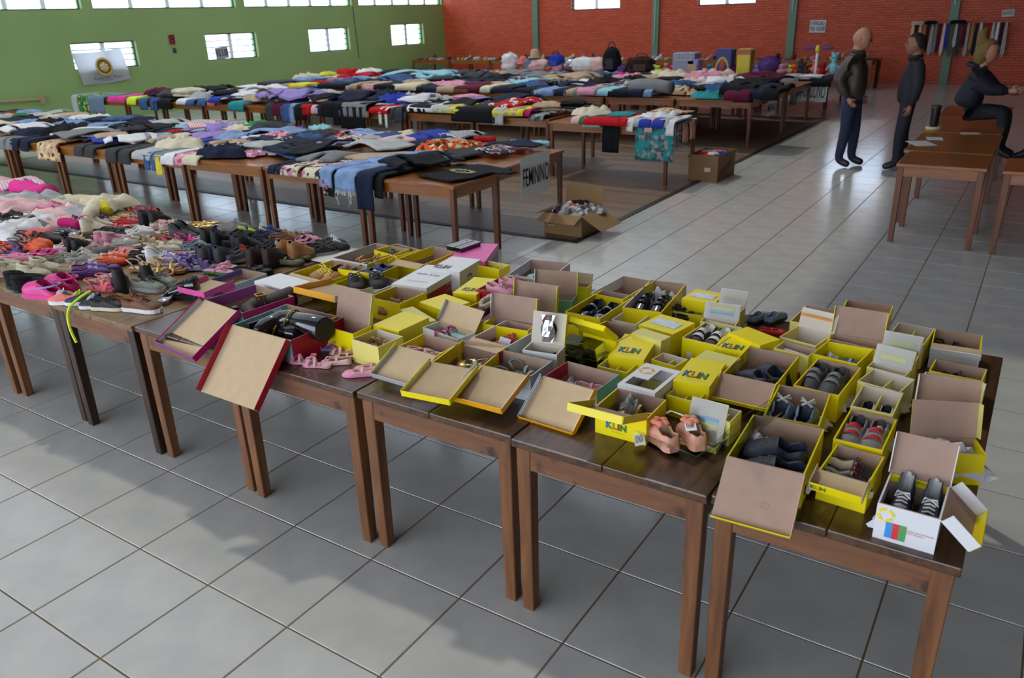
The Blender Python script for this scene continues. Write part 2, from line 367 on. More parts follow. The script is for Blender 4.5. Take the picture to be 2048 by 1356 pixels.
def table(x0, x1, y0, y1, label, group, top=None, rail=None, leg=None, legw=0.056, boards=1, axis='y', rz=0.0, nails=False, over=0.012, ah=0.085, legmats=None):
    cx, cy = (x0+x1)/2, (y0+y1)/2; W, D = (x1-x0)/2-0.004, (y1-y0)/2-0.004
    t = thing('wooden_table', label, 'table', (cx, cy, 0), rz, group)
    th = 0.03
    n = boards
    for k in range(n):
        b = MB()
        if axis == 'y':
            a0, a1 = -W+2*W*k/n+(0.0008 if k else 0), -W+2*W*(k+1)/n-(0.0008 if k < n-1 else 0); b.box((a0, -D, ZT-th), (a1, D, ZT))
        else:
            a0, a1 = -D+2*D*k/n+(0.0008 if k else 0), -D+2*D*(k+1)/n-(0.0008 if k < n-1 else 0); b.box((-W, a0, ZT-th), (W, a1, ZT))
        o = b.build('tabletop' if n == 1 else 'tabletop_board', top, t)
        bv = o.modifiers.new('edge', 'BEVEL'); bv.width = 0.004; bv.segments = 2
    l = legw; i = over
    b = MB()
    for (p, q) in [((-W+i+l, -D+i+.004), (W-i-l, -D+i+.028)), ((-W+i+l, D-i-.028), (W-i-l, D-i-.004))]:
        b.box((*p, ZT-th-ah), (*q, ZT-th))
    for (p, q) in [((-W+i+.004, -D+i+l), (-W+i+.028, D-i-l)), ((W-i-.028, -D+i+l), (W-i-.004, D-i-l))]:
        b.box((*p, ZT-th-ah), (*q, ZT-th))
    b.build('apron', rail, t)
    for k, (sx, sy) in enumerate(((-1, -1), (1, -1), (1, 1), (-1, 1))):
        b = MB(); xa = sx*(W-i)-(l if sx > 0 else 0); ya = sy*(D-i)-(l if sy > 0 else 0)
        b.box((xa, ya, 0.0), (xa+l, ya+l, ZT-th), taper=0.82); o = b.build('leg', legmats[k] if legmats else leg, t)
        bv = o.modifiers.new('edge', 'BEVEL'); bv.width = 0.003; bv.segments = 1
    return t
FX = [-6.2, -5.48, -4.75, -4.02, -3.28, -2.545, -1.80, -1.075, -0.36, 0.405, 1.14, 1.85, 2.525]
FD = ['mostly beyond the left picture edge', 'under black and pink garments at the far left', 'under the clothes at the far end of the shoe row', 'next to the children clothes, under pink shoes', 'holding furry and pink shoes', 'holding the pink clog and black boots', 'holding brown sneakers and the pink box lid', 'holding boot boxes with lids hanging over its edge', 'holding pink sandals and a small yellow box',
      'holding gold shoes and three boxes with lids open', 'holding a yellow box and a clear tray of peach shoes', 'at the aisle end, holding the white front box']
for k in range(12):
    x0, x1 = FX[k], FX[k+1]; k -= 2; lt = k < 5
    lm_ = [M_LEG]*4
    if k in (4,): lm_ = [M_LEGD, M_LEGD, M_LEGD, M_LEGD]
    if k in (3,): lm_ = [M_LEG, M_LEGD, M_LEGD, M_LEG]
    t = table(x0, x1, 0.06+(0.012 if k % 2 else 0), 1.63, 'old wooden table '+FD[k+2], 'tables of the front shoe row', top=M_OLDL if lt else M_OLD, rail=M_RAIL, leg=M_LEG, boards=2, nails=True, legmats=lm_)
# row 2 .. 6
R2 = [-13.3, -12.0, -10.7, -9.4, -8.1, -6.8, -5.45, -4.15, -2.78, -1.68]
TABLES = []
def row(xs, y0, y1, who, grp, base):
    n = len(xs)-1
    ORD = ['first', 'second', 'third', 'fourth', 'fifth', 'sixth', 'seventh', 'eighth', 'ninth', 'tenth', 'eleventh', 'twelfth']
    for k in range(n):
        q = ORD[n-1-k]
        table(xs[k]+0.01, xs[k+1]-0.01, y0, y1, '%s, %s table from the aisle' % (base, q), grp, top=M_VT, rail=M_VT, leg=M_VL, legw=0.05, axis='x')
row(R2, 3.5, 4.25, '', 'tables of the nearest clothes row', 'varnished table under the nearest clothes row, front line')
row([x-0.2 for x in R2[:-1]]+[R2[-1]-0.1], 4.29, 5.62, '', 'tables of the nearest clothes row', 'varnished table under the nearest clothes row, back line')
R3 = [-14.6, -13.4, -12.15, -10.9, -9.65, -8.4, -7.15, -5.9, -4.6, -3.3]
row(R3, 7.85, 9.3, '', 'tables of the middle clothes row', 'varnished table under the middle clothes row')
row([-3.2, -1.42], 7.62, 8.62, '', 'tables of the middle clothes row', 'varnished middle-row table of blue shirts')
R4 = [-14.0, -12.4, -11.0, -9.6, -8.2, -6.8, -5.4, -4.0, -2.7, -1.4]
row(R4, 10.9, 12.9, '', 'tables of the third clothes row', 'varnished table under the third clothes row, front line')
row(R4, 12.95, 14.6, '', 'tables of the third clothes row', 'varnished table under the third clothes row, back line')
R5 = [-10.5, -9.0, -7.5, -6.0, -4.5, -3.0, -1.5]
for a_, b_, q_ in ((14.95, 16.5, 'front'), (16.55, 18.05, 'back')): row(R5, a_, b_, '', 'tables of the toy and bag row', 'varnished table of the toys and bags, %s line' % q_)
R6 = [-16.9, -15.2, -13.5, -11.8, -10.1, -8.4, -6.7, -5.0, -3.3, -1.5]
row(R6, 21.2, 22.5, '', 'tables along the brick wall', 'wooden table along the brick wall')
# tables right of the aisle
for k, (x0, x1, y0, y1, lb) in enumerate([
        (1.42, 2.15, 6.05, 6.78, 'bare varnished table nearest in the row right of the aisle'),
        (1.36, 2.14, 6.86, 8.2, 'varnished table with the dark tumbler and papers on it'),
        (1.34, 2.12, 8.26, 9.6, 'varnished table the woman in navy sits on'),
        (1.3, 2.1, 9.66, 11.0, 'varnished table behind the seated woman'),
        (2.26, 2.98, 6.0, 6.72, 'bare varnished table cut by the picture edge beside the nearest one'),
        (2.75, 3.5, 8.3, 9.7, 'varnished table the second seated person uses at the picture edge')]):
    table(x0, x1, y0, y1, lb, 'tables right of the aisle', top=M_VT, rail=M_VT, leg=M_VL, legw=0.055, axis='x')
# ------------------------------------------------------------ shoes: x forward (toe), heel at x = 0, resting on z = 0
ip = np.interp
CC = {'black': '#17171a', 'navy': '#1c2338', 'white': '#d8d8d6', 'cream': '#cfc6a8', 'beige': '#b49a7c', 'brown': '#6b4226', 'dark brown': '#2e1c14', 'tan': '#a87845', 'pink': '#d58fa5', 'pale pink': '#dcb3b0',
      'hot pink': '#d23a86', 'magenta': '#b01e63', 'coral': '#e0706a', 'red': '#b3161c', 'orange': '#d9541c', 'yellow': '#d9c838', 'neon yellow': '#c8e830', 'gold': '#b89a56', 'grey': '#7b7d7c', 'light grey': '#a9aca9',
      'dark grey': '#3a3b3d', 'grey green': '#7d8473', 'green': '#2f7d45', 'teal': '#2c8a8c', 'turquoise': '#8cc3cc', 'blue': '#2a3c9a', 'light blue': '#7f9ac0', 'denim': '#3f5b86', 'purple': '#5a3a7a', 'lilac': '#9583bd',
      'silver': '#9a9c9e', 'grey blue': '#67788a', 'wine': '#5b1730', 'peach': '#d79c84', 'olive': '#5b5a35'}
GLOSS = {'silver': dict(metal=0.9, rough=0.25), 'gold': dict(metal=0.7, rough=0.3)}
def shoe_mat(c, kind='cloth'):
    base = CC[c]
    if c in GLOSS: return mat('shoe_'+c, base, **GLOSS[c])
    if kind == 'patent': return mat('patent_'+c, base, rough=0.12, spec=0.6, coat=0.5)
    if kind == 'rubber': return mat('rubber_'+c, base, rough=0.45, spec=0.4)
    if kind == 'fur': return mat('fur_'+c, base, rough=0.95, bump=0.9, bscale=160, var=0.2, vscale=40)
    return mat('shoe_'+c, base, rough=0.6, var=0.12, vscale=30, bump=0.25, bscale=120)
PROF = {  # opening start/end, rim height (heel, mid), instep height, toe height, sole height, width factor
    'sneaker': (.03, .50, .30, .25, .34, .20, .10, .37), 'velcro': (.03, .46, .28, .23, .33, .20, .10, .40), 'ballet': (.04, .70, .20, .15, .17, .14, .05, .36),
    'boot': (.03, .42, .62, .58, .42, .22, .11, .38), 'bootie': (.03, .48, .44, .40, .36, .23, .09, .42), 'clog': (.05, .44, .20, .30, .42, .30, .10, .44)}
def shoe_geo(style, L):
    parts = {}
    N = 15; S = np.linspace(0, 1, N)
    if style in PROF:
        o0, o1, rh, rm, ins, toe, so, wf = PROF[style]
        Wd = wf*L/2
        hw = ip(S, [0, .05, .12, .35, .72, .88, .96, 1], [.42, .66, .74, .72, 1, .88, .6, .22])*Wd
        rim = ip(S, [0, .1, o1*.6, o1, 1], [rh, rh, rm, ins*.92, toe])*L
        top = ip(S, [0, o1, .62, .85, .95, 1], [rh, ins, ins*.86, toe*1.05, toe*.85, toe*.45])*L
        zs = so*L; K = 11; vs = []; fu = []; fl = []; opn = []
        for i, s in enumerate(S):
            w = hw[i]; x = s*L; op = o0 <= s <= o1; opn.append(op)
            if op:
                h = rim[i]; zi = zs+0.012*L; lean = .80 if style in ('boot', 'bootie') else .84
                row = [(-w, zs*.6), (-w*1.04, zs+.45*(h-zs)), (-w*lean, h), (-w*(lean-.14), h-.012*L), (-w*.62, zi), (0, zi-.004*L), (w*.62, zi), (w*(lean-.14), h-.012*L), (w*lean, h), (w*1.04, zs+.45*(h-zs)), (w, zs*.6)]
            else:
                h = top[i] if s > o1 else rim[i]
                row = [(-w, zs*.6), (-w*1.04, zs+.4*(h-zs)), (-w*.88, zs+.68*(h-zs)), (-w*.66, zs+.86*(h-zs)), (-w*.34, zs+.97*(h-zs)), (0, h), (w*.34, zs+.97*(h-zs)), (w*.66, zs+.86*(h-zs)), (w*.88, zs+.68*(h-zs)), (w*1.04, zs+.4*(h-zs)), (w, zs*.6)]
            vs += [(x, y, z) for y, z in row]
        for i in range(N-1):
            for j in range(K-1):
                a = i*K+j; f = (a, a+K, a+K+1, a+1)
                (fl if (3 <= j <= 6 and opn[i] and opn[i+1]) or (2 <= j <= 7 and opn[i] != opn[i+1] and 3 <= j <= 6) else fu).append(f)
        fu.append(tuple(range(K))); fu.append(tuple((N-1)*K+j for j in range(K))[::-1])
        parts['upper'] = (vs, fu); parts['lining'] = (vs, fl)
        sv = []; sf = []
        e = 1.07 if style != 'ballet' else 1.0
        for i, s in enumerate(S):
            x = (s-.5)*1.03*L+.5*L; w = hw[i]*e
            sv += [(x, -w, 0), (x, -w, zs), (x, w, zs), (x, w, 0)]
        for i in range(N-1):
            for j in range(4):
                a = i*4+j; b = i*4+(j+1) % 4; sf.append((a, b, b+4, a+4))
        sf.append((3, 2, 1, 0)); sf.append(tuple((N-1)*4+j for j in range(4)))
        parts['sole'] = (sv, sf)
        def band(s, wd, lift=.006, frac=1.0, th=.01):
            m = MB(); q = [];
            i = np.argmin(abs(S-s)); w = hw[i]; h = max(rim[i], top[i]) if s > o1 else rim[i]
            for sx in (-1, 1):
                pts = []
                for t in np.linspace(-1, 1, 9):
                    y = t*w*frac*1.04; z = zs+(h-zs)*(1-abs(t)**2.6*.75)+lift*L
                    pts.append((s*L+sx*wd*L/2, y, z))
                q.append(pts)
            vs2 = q[0]+q[1]; fs2 = [(k, k+1, 10+k, 9+k) for k in range(8)]
            up_ = [(a, b, c+th*L) for a, b, c in vs2]; m.add(up_, fs2)
            m.add([vs2[0]]+[up_[0]], []); 
            m.add(q[0]+[(a, b, c+th*L) for a, b, c in q[0]], [(k+1, k, 9+k, 10+k) for k in range(8)]); m.add(q[1]+[(a, b, c+th*L) for a, b, c in q[1]], [(k, k+1, 10+k, 9+k) for k in range(8)])
            return m.v, m.f
        if style in ('sneaker', 'boot'):
            m = MB()
            a, bb = (o1+.02, .70) if style == 'sneaker' else (o1+.01, .66)
            for k in range(4):
                s = a+(bb-a)*k/3; i = np.argmin(abs(S-s)); h = ip(s, S, top)+.01*L; w = ip(s, S, hw)
                m.tube([(s*L, -w*.5, h-.03*L), (s*L+.012*L, 0, h+.008*L), (s*L, w*.5, h-.03*L)], .016*L, 5)
            h = ip(a, S, top)
            for sy in (-1, 1): m.tube([(a*L, 0, h+.02*L), (a*L+.05*L, sy*.09*L, h+.06*L), (a*L+.12*L, sy*.12*L, h-.0*L), (a*L+.04*L, sy*.03*L, h+.02*L)], .013*L, 5)
            parts['laces'] = (m.v, m.f)
        if style == 'velcro':
            m = MB()
            for s in (.50, .64): v_, f_ = band(s, .11, .004); m.add(v_, f_)
            parts['strap'] = (m.v, m.f)
        if style == 'ballet': parts['strap'] = band(.45, .07, .05, 1.0)
        if style == 'bootie':
            m = MB(); pts = []
            for k in range(14):
                t = 2*PI*k/14; s = .255+.225*math.cos(t); pts.append((s*L, math.sin(t)*Wd*.62, ip(s, S, rim)+.01*L))
            m.tube(pts, [.055*L*(.8+.4*((k*7) % 5)/4) for k in range(14)], 6, close=True); parts['fur_collar'] = (m.v, m.f)
        if style == 'clog':
            m = MB()
            m.tube([(.42*L, -Wd*.8, .26*L), (.18*L, -Wd*.98, .30*L), (-.02*L, -Wd*.5, .33*L), (-.05*L, 0, .33*L), (-.02*L, Wd*.5, .33*L), (.18*L, Wd*.98, .30*L), (.42*L, Wd*.8, .26*L)], .022*L, 6)
            parts['heel_strap'] = (m.v, m.f)
            m = MB()
            for (s, y) in ((.62, -.4), (.62, 0), (.62, .4), (.72, -.25), (.72, .25)):
                h = ip(s, S, top); w = ip(s, S, hw); z = h*(1-.12*abs(y)*2)
                m.lathe([(.022*L, 0.0), (.022*L, .003*L)], 8, c=(s*L, y*w, z-.002*L))
            parts['vent_hole'] = (m.v, m.f)
    else:  # sandal, flipflop
        Wd = .38*L/2; zs = .085*L if style == 'sandal' else .07*L
        hw = ip(S, [0, .05, .12, .38, .72, .9, .97, 1], [.4, .68, .76, .68, 1, .85, .6, .25])*Wd
        m = MB(); sv = []; sf = []
        for i, s in enumerate(S): sv += [(s*L, -hw[i], 0), (s*L, -hw[i], zs), (s*L, hw[i], zs), (s*L, hw[i], 0)]
        for i in range(N-1):
            for j in range(4):
                a = i*4+j; b = i*4+(j+1) % 4; sf.append((a, b, b+4, a+4))
        sf.append((3, 2, 1, 0)); sf.append(tuple((N-1)*4+j for j in range(4)))
        parts['sole'] = (sv, sf)
        iv = []; jf = []
        for i, s in enumerate(S): iv += [(.02*L+s*.96*L, -hw[i]*.9, zs+.004*L), (.02*L+s*.96*L, hw[i]*.9, zs+.004*L)]
        for i in range(N-1): jf.append((2*i, 2*i+2, 2*i+3, 2*i+1))
        parts['insole'] = (iv, jf)
        def strap(s, wd, h, skew=0):
            w = ip(s, S, hw); vs2 = []
            for off in (-1, 1):
                for t in np.linspace(-1, 1, 9): vs2.append((s*L+off*wd*L/2+skew*t*L, t*w*1.03, zs*.5+(h*L)*(1-abs(t)**2.5)))
            up2 = [(a, b*1.05, c+.014*L) for a, b, c in vs2]
            f = [(k, k+1, 10+k, 9+k) for k in range(8)]
            fs2 = [tuple(x+18 for x in q) for q in f]+[q[::-1] for q in f]+[(k+1, k, 18+k, 19+k) for k in range(8)]+[(9+k, 10+k, 28+k, 27+k) for k in range(8)]
            return vs2+up2, fs2
        if style == 'sandal':
            m = MB()
            for s, wd, h, sk in ((.74, .12, .20, .05), (.56, .09, .27, -.05)): v_, f_ = strap(s, wd, h, sk); m.add(v_, f_)
            parts['strap'] = (m.v, m.f)
            m = MB(); m.tube([(.34*L, -Wd*.72, zs), (.2*L, -Wd*.86, zs+.2*L), (0, -Wd*.5, zs+.24*L), (-.03*L, 0, zs+.24*L), (0, Wd*.5, zs+.24*L), (.2*L, Wd*.86, zs+.2*L), (.34*L, Wd*.72, zs)], .025*L, 6)
            parts['heel_strap'] = (m.v, m.f)
        else:
            m = MB()
            for sy in (-1, 1): m.tube([(.80*L, 0, zs), (.72*L, sy*Wd*.25, zs+.13*L), (.55*L, sy*Wd*.75, zs+.1*L), (.42*L, sy*Wd*.8, zs*.7)], .032*L, 6)
            parts['strap'] = (m.v, m.f)
    return parts
SHOE_ME = {}
def shoe(style, L, cols, label, group, loc, rz, cat='shoe', tilt=None, finish='cloth', name=None):
    # cols: upper, sole, lining/insole, trim
    up_, so, li, tr_ = (list(cols)+[None]*4)[:4]
    so = so or up_; li = li or 'beige'; tr_ = tr_ or up_
    key = (style, round(L, 3), up_, so, li, tr_, finish)
    if key not in SHOE_ME:
        d = {}
        for k, (v, f) in shoe_geo(style, L).items():
            b = MB(); b.add(v, f)
            c = {'upper': up_, 'sole': so, 'lining': li, 'insole': li, 'laces': tr_, 'strap': tr_ if style != 'sandal' else up_, 'fur_collar': tr_, 'heel_strap': tr_, 'vent_hole': 'dark grey'}[k]
            mt = shoe_mat(c, 'rubber' if k in ('sole',) else 'fur' if k == 'fur_collar' else finish if k in ('upper', 'strap') else 'cloth')
            d[k] = b.mesh(k, mt, smooth=(k in ('upper', 'fur_collar', 'heel_strap')))
        SHOE_ME[key] = d
    nm = name or {'boot': 'ankle_boot', 'sneaker': 'sneaker', 'velcro': 'sneaker', 'ballet': 'flat_shoe', 'bootie': 'furry_bootie', 'clog': 'clog', 'sandal': 'sandal', 'flipflop': 'flip_flop'}[style]
    t = thing(nm, label, cat, loc, rz, group)
    if tilt: t.rotation_euler = (tilt[0], tilt[1], rz)
    for k, me in SHOE_ME[key].items(): link(k, me, t)
    return t
LABELS = set()
def uniq(lab, extras=()):
    w = lab.split()
    if len(w) > 16: lab = ' '.join(w[:16])
    if lab not in LABELS: LABELS.add(lab); return lab
    if len(w) > 16: print('LONG', ' '.join(w))
    for e in extras:
        l2 = ' '.join((lab+' '+e).split()[:16])
        if l2 not in LABELS: LABELS.add(l2); return l2
    return lab
def pair(style, L, cols, desc, where, loc, rz, gap=None, skew=0.0, finish='cloth', tilt=None, group=None, stag=0.0, lie=0.0):
    gap = gap or L*.43; out = []
    for k, sd in enumerate(('left', 'right')):
        s = 1 if k == 0 else -1
        off = np.array([-math.sin(rz)*gap/2*s + math.cos(rz)*stag*s, math.cos(rz)*gap/2*s + math.sin(rz)*stag*s])
        p = (loc[0]+off[0]-math.cos(rz)*L/2, loc[1]+off[1]-math.sin(rz)*L/2, loc[2])
        out.append(shoe(style, L, cols, uniq('%s of the %s %s' % (sd, desc, where)), group or 'pairs of shoes on the front tables', p, rz+skew*s*.5, finish=finish, tilt=(lie*s, 0) if lie else tilt))
    return out
# ------------------------------------------------------------ shoe boxes
BXM = {'yellow': ('#e6d400', '#dccb10'), 'pale': ('#d8cf72', '#d8cf72'), 'white': ('#d9dadb', '#d9dadb'), 'red': ('#a8122f', '#a8122f'), 'magenta': ('#a91560', '#a91560'), 'teal': ('#7fb2ac', '#7fb2ac'), 'orange': ('#e0a012', '#e0a012'),
       'purple': ('#5b4f8f', '#5b4f8f'), 'pink': ('#dc5aa0', '#dc5aa0'), 'violet': ('#8d4a8f', '#8d4a8f'), 'lblue': ('#a5c4cd', '#a5c4cd'), 'grey': ('#a7a9ab', '#a7a9ab'), 'card': ('#ab8f77', '#ab8f77'), 'mgreen': ('#5f9b8c', '#5f9b8c'), 'olive': ('#97944a', '#97944a')}
def bmat(c):
    c = c or 'card'
    if c == 'card': return mat('grey_cardboard', '#a58b7a', rough=0.85, spec=0.2, var=0.05, vscale=20, bump=0.08, bscale=200)
    if c == 'tan': return mat('tan_cardboard', '#bda683', rough=0.85, spec=0.2, var=0.04, vscale=20, bump=0.08, bscale=200)
    if c == 'inwhite': return mat('inner_white_card', '#c9bfae', rough=0.8)
    return mat('box_'+c, BXM[c][0], rough=0.38, spec=0.45)
KL = [('K', '#2b8fd0'), ('L', '#e8c21a'), ('I', '#cf2a20'), ('N', '#2fa040')]
def klin(mb, mats, o, U, V, size, small=True, tall=1.0):
    U = np.array(U, float); V = np.array(V, float); U /= np.linalg.norm(U); V /= np.linalg.norm(V); N = np.cross(U, V)
    xs = [-1.0, -.36, .1, .62]
    for k, (ch, c) in enumerate(KL):
        for lay, (mm, off, lift) in enumerate(((mat('logo_ink', '#1c2430', 0.5), 0.05, 0.0006), (mat('logo_%s' % ch, c, 0.45), -0.005, 0.0012))):
            if mm not in mats: mats.append(mm)
            put_text(mb, ch, np.array(o)+U*xs[k]*size, U, V, size*tall, mats.index(mm), off, lift, sx=1/tall)
    if small:
        mm = mat('logo_ink', '#1c2430', 0.5)
        put_text(mb, 'o melhor amigo da crianca', np.array(o)-V*size*.62*tall, U, V, size*.14, mats.index(mm), 0, 0.0006)
BOXES = []
def shoebox(spec, label, h=0.105, cols='yellow', inner='card', lids=(), closed=False, divider=False, logo=None, zb=ZT, sides=None, shrink=0.004, group='shoe boxes on the front tables', rimcol=None, text=None, emblem=None, toplabel=None, topcol=None, hole=False, stack=0):
    zt = zb+h
    if spec[0] == 'N':   # near-left, near-right, far-left rim corners
        A, B, C = (at(*p, zt) for p in spec[1:4]); U = B-A; w = np.linalg.norm(U); U /= w; V = np.array([-U[1], U[0], 0]); d = (C-A)@V; mid = (A+B)/2+V*d/2
    elif spec[0] == 'F':  # far-left, far-right corners and depth in metres
        A, B = (at(*p, zt) for p in spec[1:3]); U = B-A; w = np.linalg.norm(U); U /= w; V = np.array([-U[1], U[0], 0]); d = spec[3]; mid = (A+B)/2-V*d/2
    rz = math.atan2(U[1], U[0]); w -= 2*shrink; d -= 2*shrink
    t = thing('shoe_box', uniq(label), 'box', (mid[0], mid[1], zb), rz, group)
    if isinstance(cols, str): cols = dict(f=cols, b=cols, l=cols, r=cols)
    mats = [bmat(inner), bmat(cols['f']), bmat(cols['r']), bmat(cols['b']), bmat(cols['l']), bmat(rimcol or inner)]
    x0, x1, y0, y1 = -w/2, w/2, -d/2, d/2; th = 0.0045
    b = MB(); O = [(x0, y0), (x1, y0), (x1, y1), (x0, y1)]; I = [(x0+th, y0+th), (x1-th, y0+th), (x1-th, y1-th), (x0+th, y1-th)]
    if closed:
        for k in range(4): p, q = O[k], O[(k+1) % 4]; b.quad((*p, 0), (*q, 0), (*q, h), (*p, h), k+1)
        b.quad(*[(*p, 0) for p in O[::-1]], 1)
        b.build('body', mats, t)
        lb = MB(); e = 0.0025; lh = h*.32; mt = [bmat(topcol or cols['f'])]
        if hole:   # die-cut window in the top
            g = 10; zl = h+.003
            def in_hole(u, v): return (.52 < u < .9 and .1 < v < .88) or (.12 < u < .9 and .1 < v < .42)
            us = [0, .12, .52, .9, 1]; vv = [0, .1, .42, .88, 1]
            for a in range(4):
                for c in range(4):
                    uc, vc = (us[a]+us[a+1])/2, (vv[c]+vv[c+1])/2
                    if in_hole(uc, vc): continue
                    lb.box((x0-e+us[a]*(w+2*e), y0-e+vv[c]*(d+2*e), zl-.004), (x0-e+us[a+1]*(w+2*e), y0-e+vv[c+1]*(d+2*e), zl))
            ib = MB(); ib.box((x0+.02, y0+.02, .01), (x1-.02, y1-.02, h*.55)); ib.build('insert', bmat('pale'), t)
        else:
            lb.box((x0-e, y0-e, h-.004), (x1+e, y1+e, h+.002))
        lb.box((x0-e, y0-e, h-lh), (x1+e, y0-.0002, h-.004)); lb.box((x0-e, y1+.0002, h-lh), (x1+e, y1+e, h-.004)); lb.box((x0-e, y0-.0002, h-lh), (x0-.0002, y1+.0002, h-.004)); lb.box((x1+.0002, y0-.0002, h-lh), (x1+e, y1+.0002, h-.004))
        lid = lb.build('lid', mt, t); zl = h+.0035; yfr = y0-e-.0005; xr = x1+e+.0005
    else:
        for k in range(4):
            p, q = O[k], O[(k+1) % 4]; pi, qi = I[k], I[(k+1) % 4]
            b.quad((*p, 0), (*q, 0), (*q, h), (*p, h), k+1)
            if k in (1, 3) and not divider: b.quad((*qi, th), (*pi, th), (*pi, h*.5), (*qi, h*.5), 0); b.quad((*qi, h*.5), (*pi, h*.5), (*pi, h), (*qi, h), k+1)
            else: b.quad((*qi, th), (*pi, th), (*pi, h), (*qi, h), 0)
            b.quad((*p, h), (*q, h), (*qi, h), (*pi, h), k+1 if k in (1, 3) else 5)
        b.quad(*[(*p, 0) for p in O[::-1]], 1); b.quad(*[(*p, th) for p in I], 0)
        b.build('body', mats, t); zl = h; yfr = y0-.0006; xr = x1+.0006; lid = None
        if divider:
            db = MB(); dm = bmat('pale' if divider is True else divider)
            db.box((-.002, y0+th, th), (.002, y1-th, h*.8)); db.build('divider', dm, t)
            if divider == 'pale': pass
    for ld in lids:
        side, far = ld[0], ld[1]; o = ld[2] if len(ld) > 2 else {}
        oc = o.get('out', cols['f']); ic = o.get('inn', inner); lips = o.get('lips', (oc, oc, oc)); lp = o.get('lp', 0.03)
        if side in 'fb':
            s = -1 if side == 'f' else 1; H = np.array([0, s*d/2, h]); Uo = np.array([0, s, 0.]); Wd = np.array([1., 0, 0]); ww = w
        else:
            s = -1 if side == 'l' else 1; H = np.array([s*w/2, 0, h]); Uo = np.array([s, 0, 0.]); Wd = np.array([0, 1., 0]); ww = d
        if isinstance(far, tuple) and len(far) == 2 and far[0] > 5:  # far-edge midpoint, a pixel: meet the plane of swing
            ca, sa = math.cos(rz), math.sin(rz); Rm = np.array([[ca, -sa, 0], [sa, ca, 0], [0, 0, 1]])
            Hw = np.array([mid[0], mid[1], zb])+Rm@H; nw = Rm@Wd; r = ray(*far); X = CAMLOC+((Hw-CAMLOC)@nw)/(r@nw)*r
            vl = Rm.T@(X-Hw); ll = np.linalg.norm(vl); v = vl/ll
        else:
            ang, ll = far; v = Uo*math.cos(ang)-np.array([0, 0, 1.])*math.sin(ang)
        if o.get('len'): ll = o['len']
        n = np.cross(Wd, v)
        az, ax = v[2], v@Uo; n = np.array([0, 0, 1.])*ax-Uo*az   # inner-face normal
        ms = [bmat(ic), bmat(oc), bmat(lips[0]), bmat(lips[1]), bmat(lips[2])]
        lb = MB(); hw = ww/2+.001; e = .0025
        lb.obox(H-Wd*hw, Wd*2*hw, v*ll, -n*e, 1); lb.quad(H-Wd*hw+n*.0004, H+Wd*hw+n*.0004, H+Wd*hw+v*ll+n*.0004, H-Wd*hw+v*ll+n*.0004, 0)
        p = lb.build('lid', ms, t); p['label'] = 'box lid flap swung open'
        g = o.get('gap', .004)
        for kk, (q0, dirv) in enumerate(((H-Wd*hw+v*g, v), (H+Wd*hw+v*g, v))):
            if lips[kk] is None: continue
            f = MB(); sg = -1 if kk == 0 else 1; f.obox(q0, dirv*(ll-g), n*lp, Wd*sg*.0025, 0)
            # dust-flap return of the folded lip
            f.build('lid_lip', [ms[2+kk]], p)
            if o.get('ret', True):
                f = MB(); f.obox(q0-Wd*sg*.0035+v*.01, dirv*(ll-g-.02), n*lp*.85, Wd*sg*.0022, 0); f.build('lid_lip_lining', [bmat(o.get('retc', 'grey' if oc != 'yellow' else 'pale'))], p)
        if lips[2] is not None:
            f = MB(); f.obox(H-Wd*hw+v*ll, Wd*2*hw, n*lp, v*.0025, 0); f.build('lid_lip', [ms[4]], p)
            if o.get('frontlogo'):
                km = []; kb = MB(); klin(kb, km, H+v*(ll+.0026)+n*lp*.5-Wd*hw*.62, Wd if v[1] > 0 else -Wd if False else Wd, n, lp*.62, False); kb.build('lettering', km, p)
        if o.get('stamp'):
            kb = MB(); c0 = H+v*ll*.62+Wd*ww*.12+n*.001; r_ = .013
            for q in range(4):
                a0 = PI/4+q*PI/2+.3; a1 = a0+PI/2; P0 = c0+(Wd*math.cos(a0)+v*math.sin(a0))*r_; P1 = c0+(Wd*math.cos(a1)+v*math.sin(a1))*r_; P2 = c0+(Wd*math.cos(a1)+v*math.sin(a1))*r_*.93; P3 = c0+(Wd*math.cos(a0)+v*math.sin(a0))*r_*.93
                kb.quad(P0, P1, P2, P3)
            kb.build('stamp', [mat('stamp_ink', '#6b5348', 0.8)], p)
    if logo:
        km = []; kb = MB(); par = lid or t
        for lg in ([logo] if isinstance(logo, tuple) else logo):
            wh, u, v_, sz = lg[:4]
            if wh == 'top': klin(kb, km, (x0+u*w, y0+v_*d, zl), (1, 0, 0), (0, 1, 0), sz*.92, True, 1.75)
            if wh == 'front': klin(kb, km, (x0+u*w, yfr, v_*h), (1, 0, 0), (0, 0, 1), sz)
            if wh == 'right': klin(kb, km, (xr, y0+u*d, v_*h), (0, 1, 0), (0, 0, 1), sz, False)
        kb.build('lettering', km, t)
    if text:
        for (wh, s, u, v_, sz, c, off) in text:
            kb = MB(); mm = [mat('ink_'+c, c, 0.6)]
            if wh == 'top': put_text(kb, s, (x0+u*w, y0+v_*d, zl), (1, 0, 0), (0, 1, 0), sz, 0, off)
            if wh == 'front': put_text(kb, s, (x0+u*w, yfr, v_*h), (1, 0, 0), (0, 0, 1), sz, 0, off)
            if wh == 'right': put_text(kb, s, (xr, y0+u*d, v_*h), (0, 1, 0), (0, 0, 1), sz, 0, off)
            if wh == 'backin': put_text(kb, s, (x0+u*w, y1-th-.0006, v_*h), (1, 0, 0), (0, 0, 1), sz, 0, off)
            kb.build('lettering', mm, t)
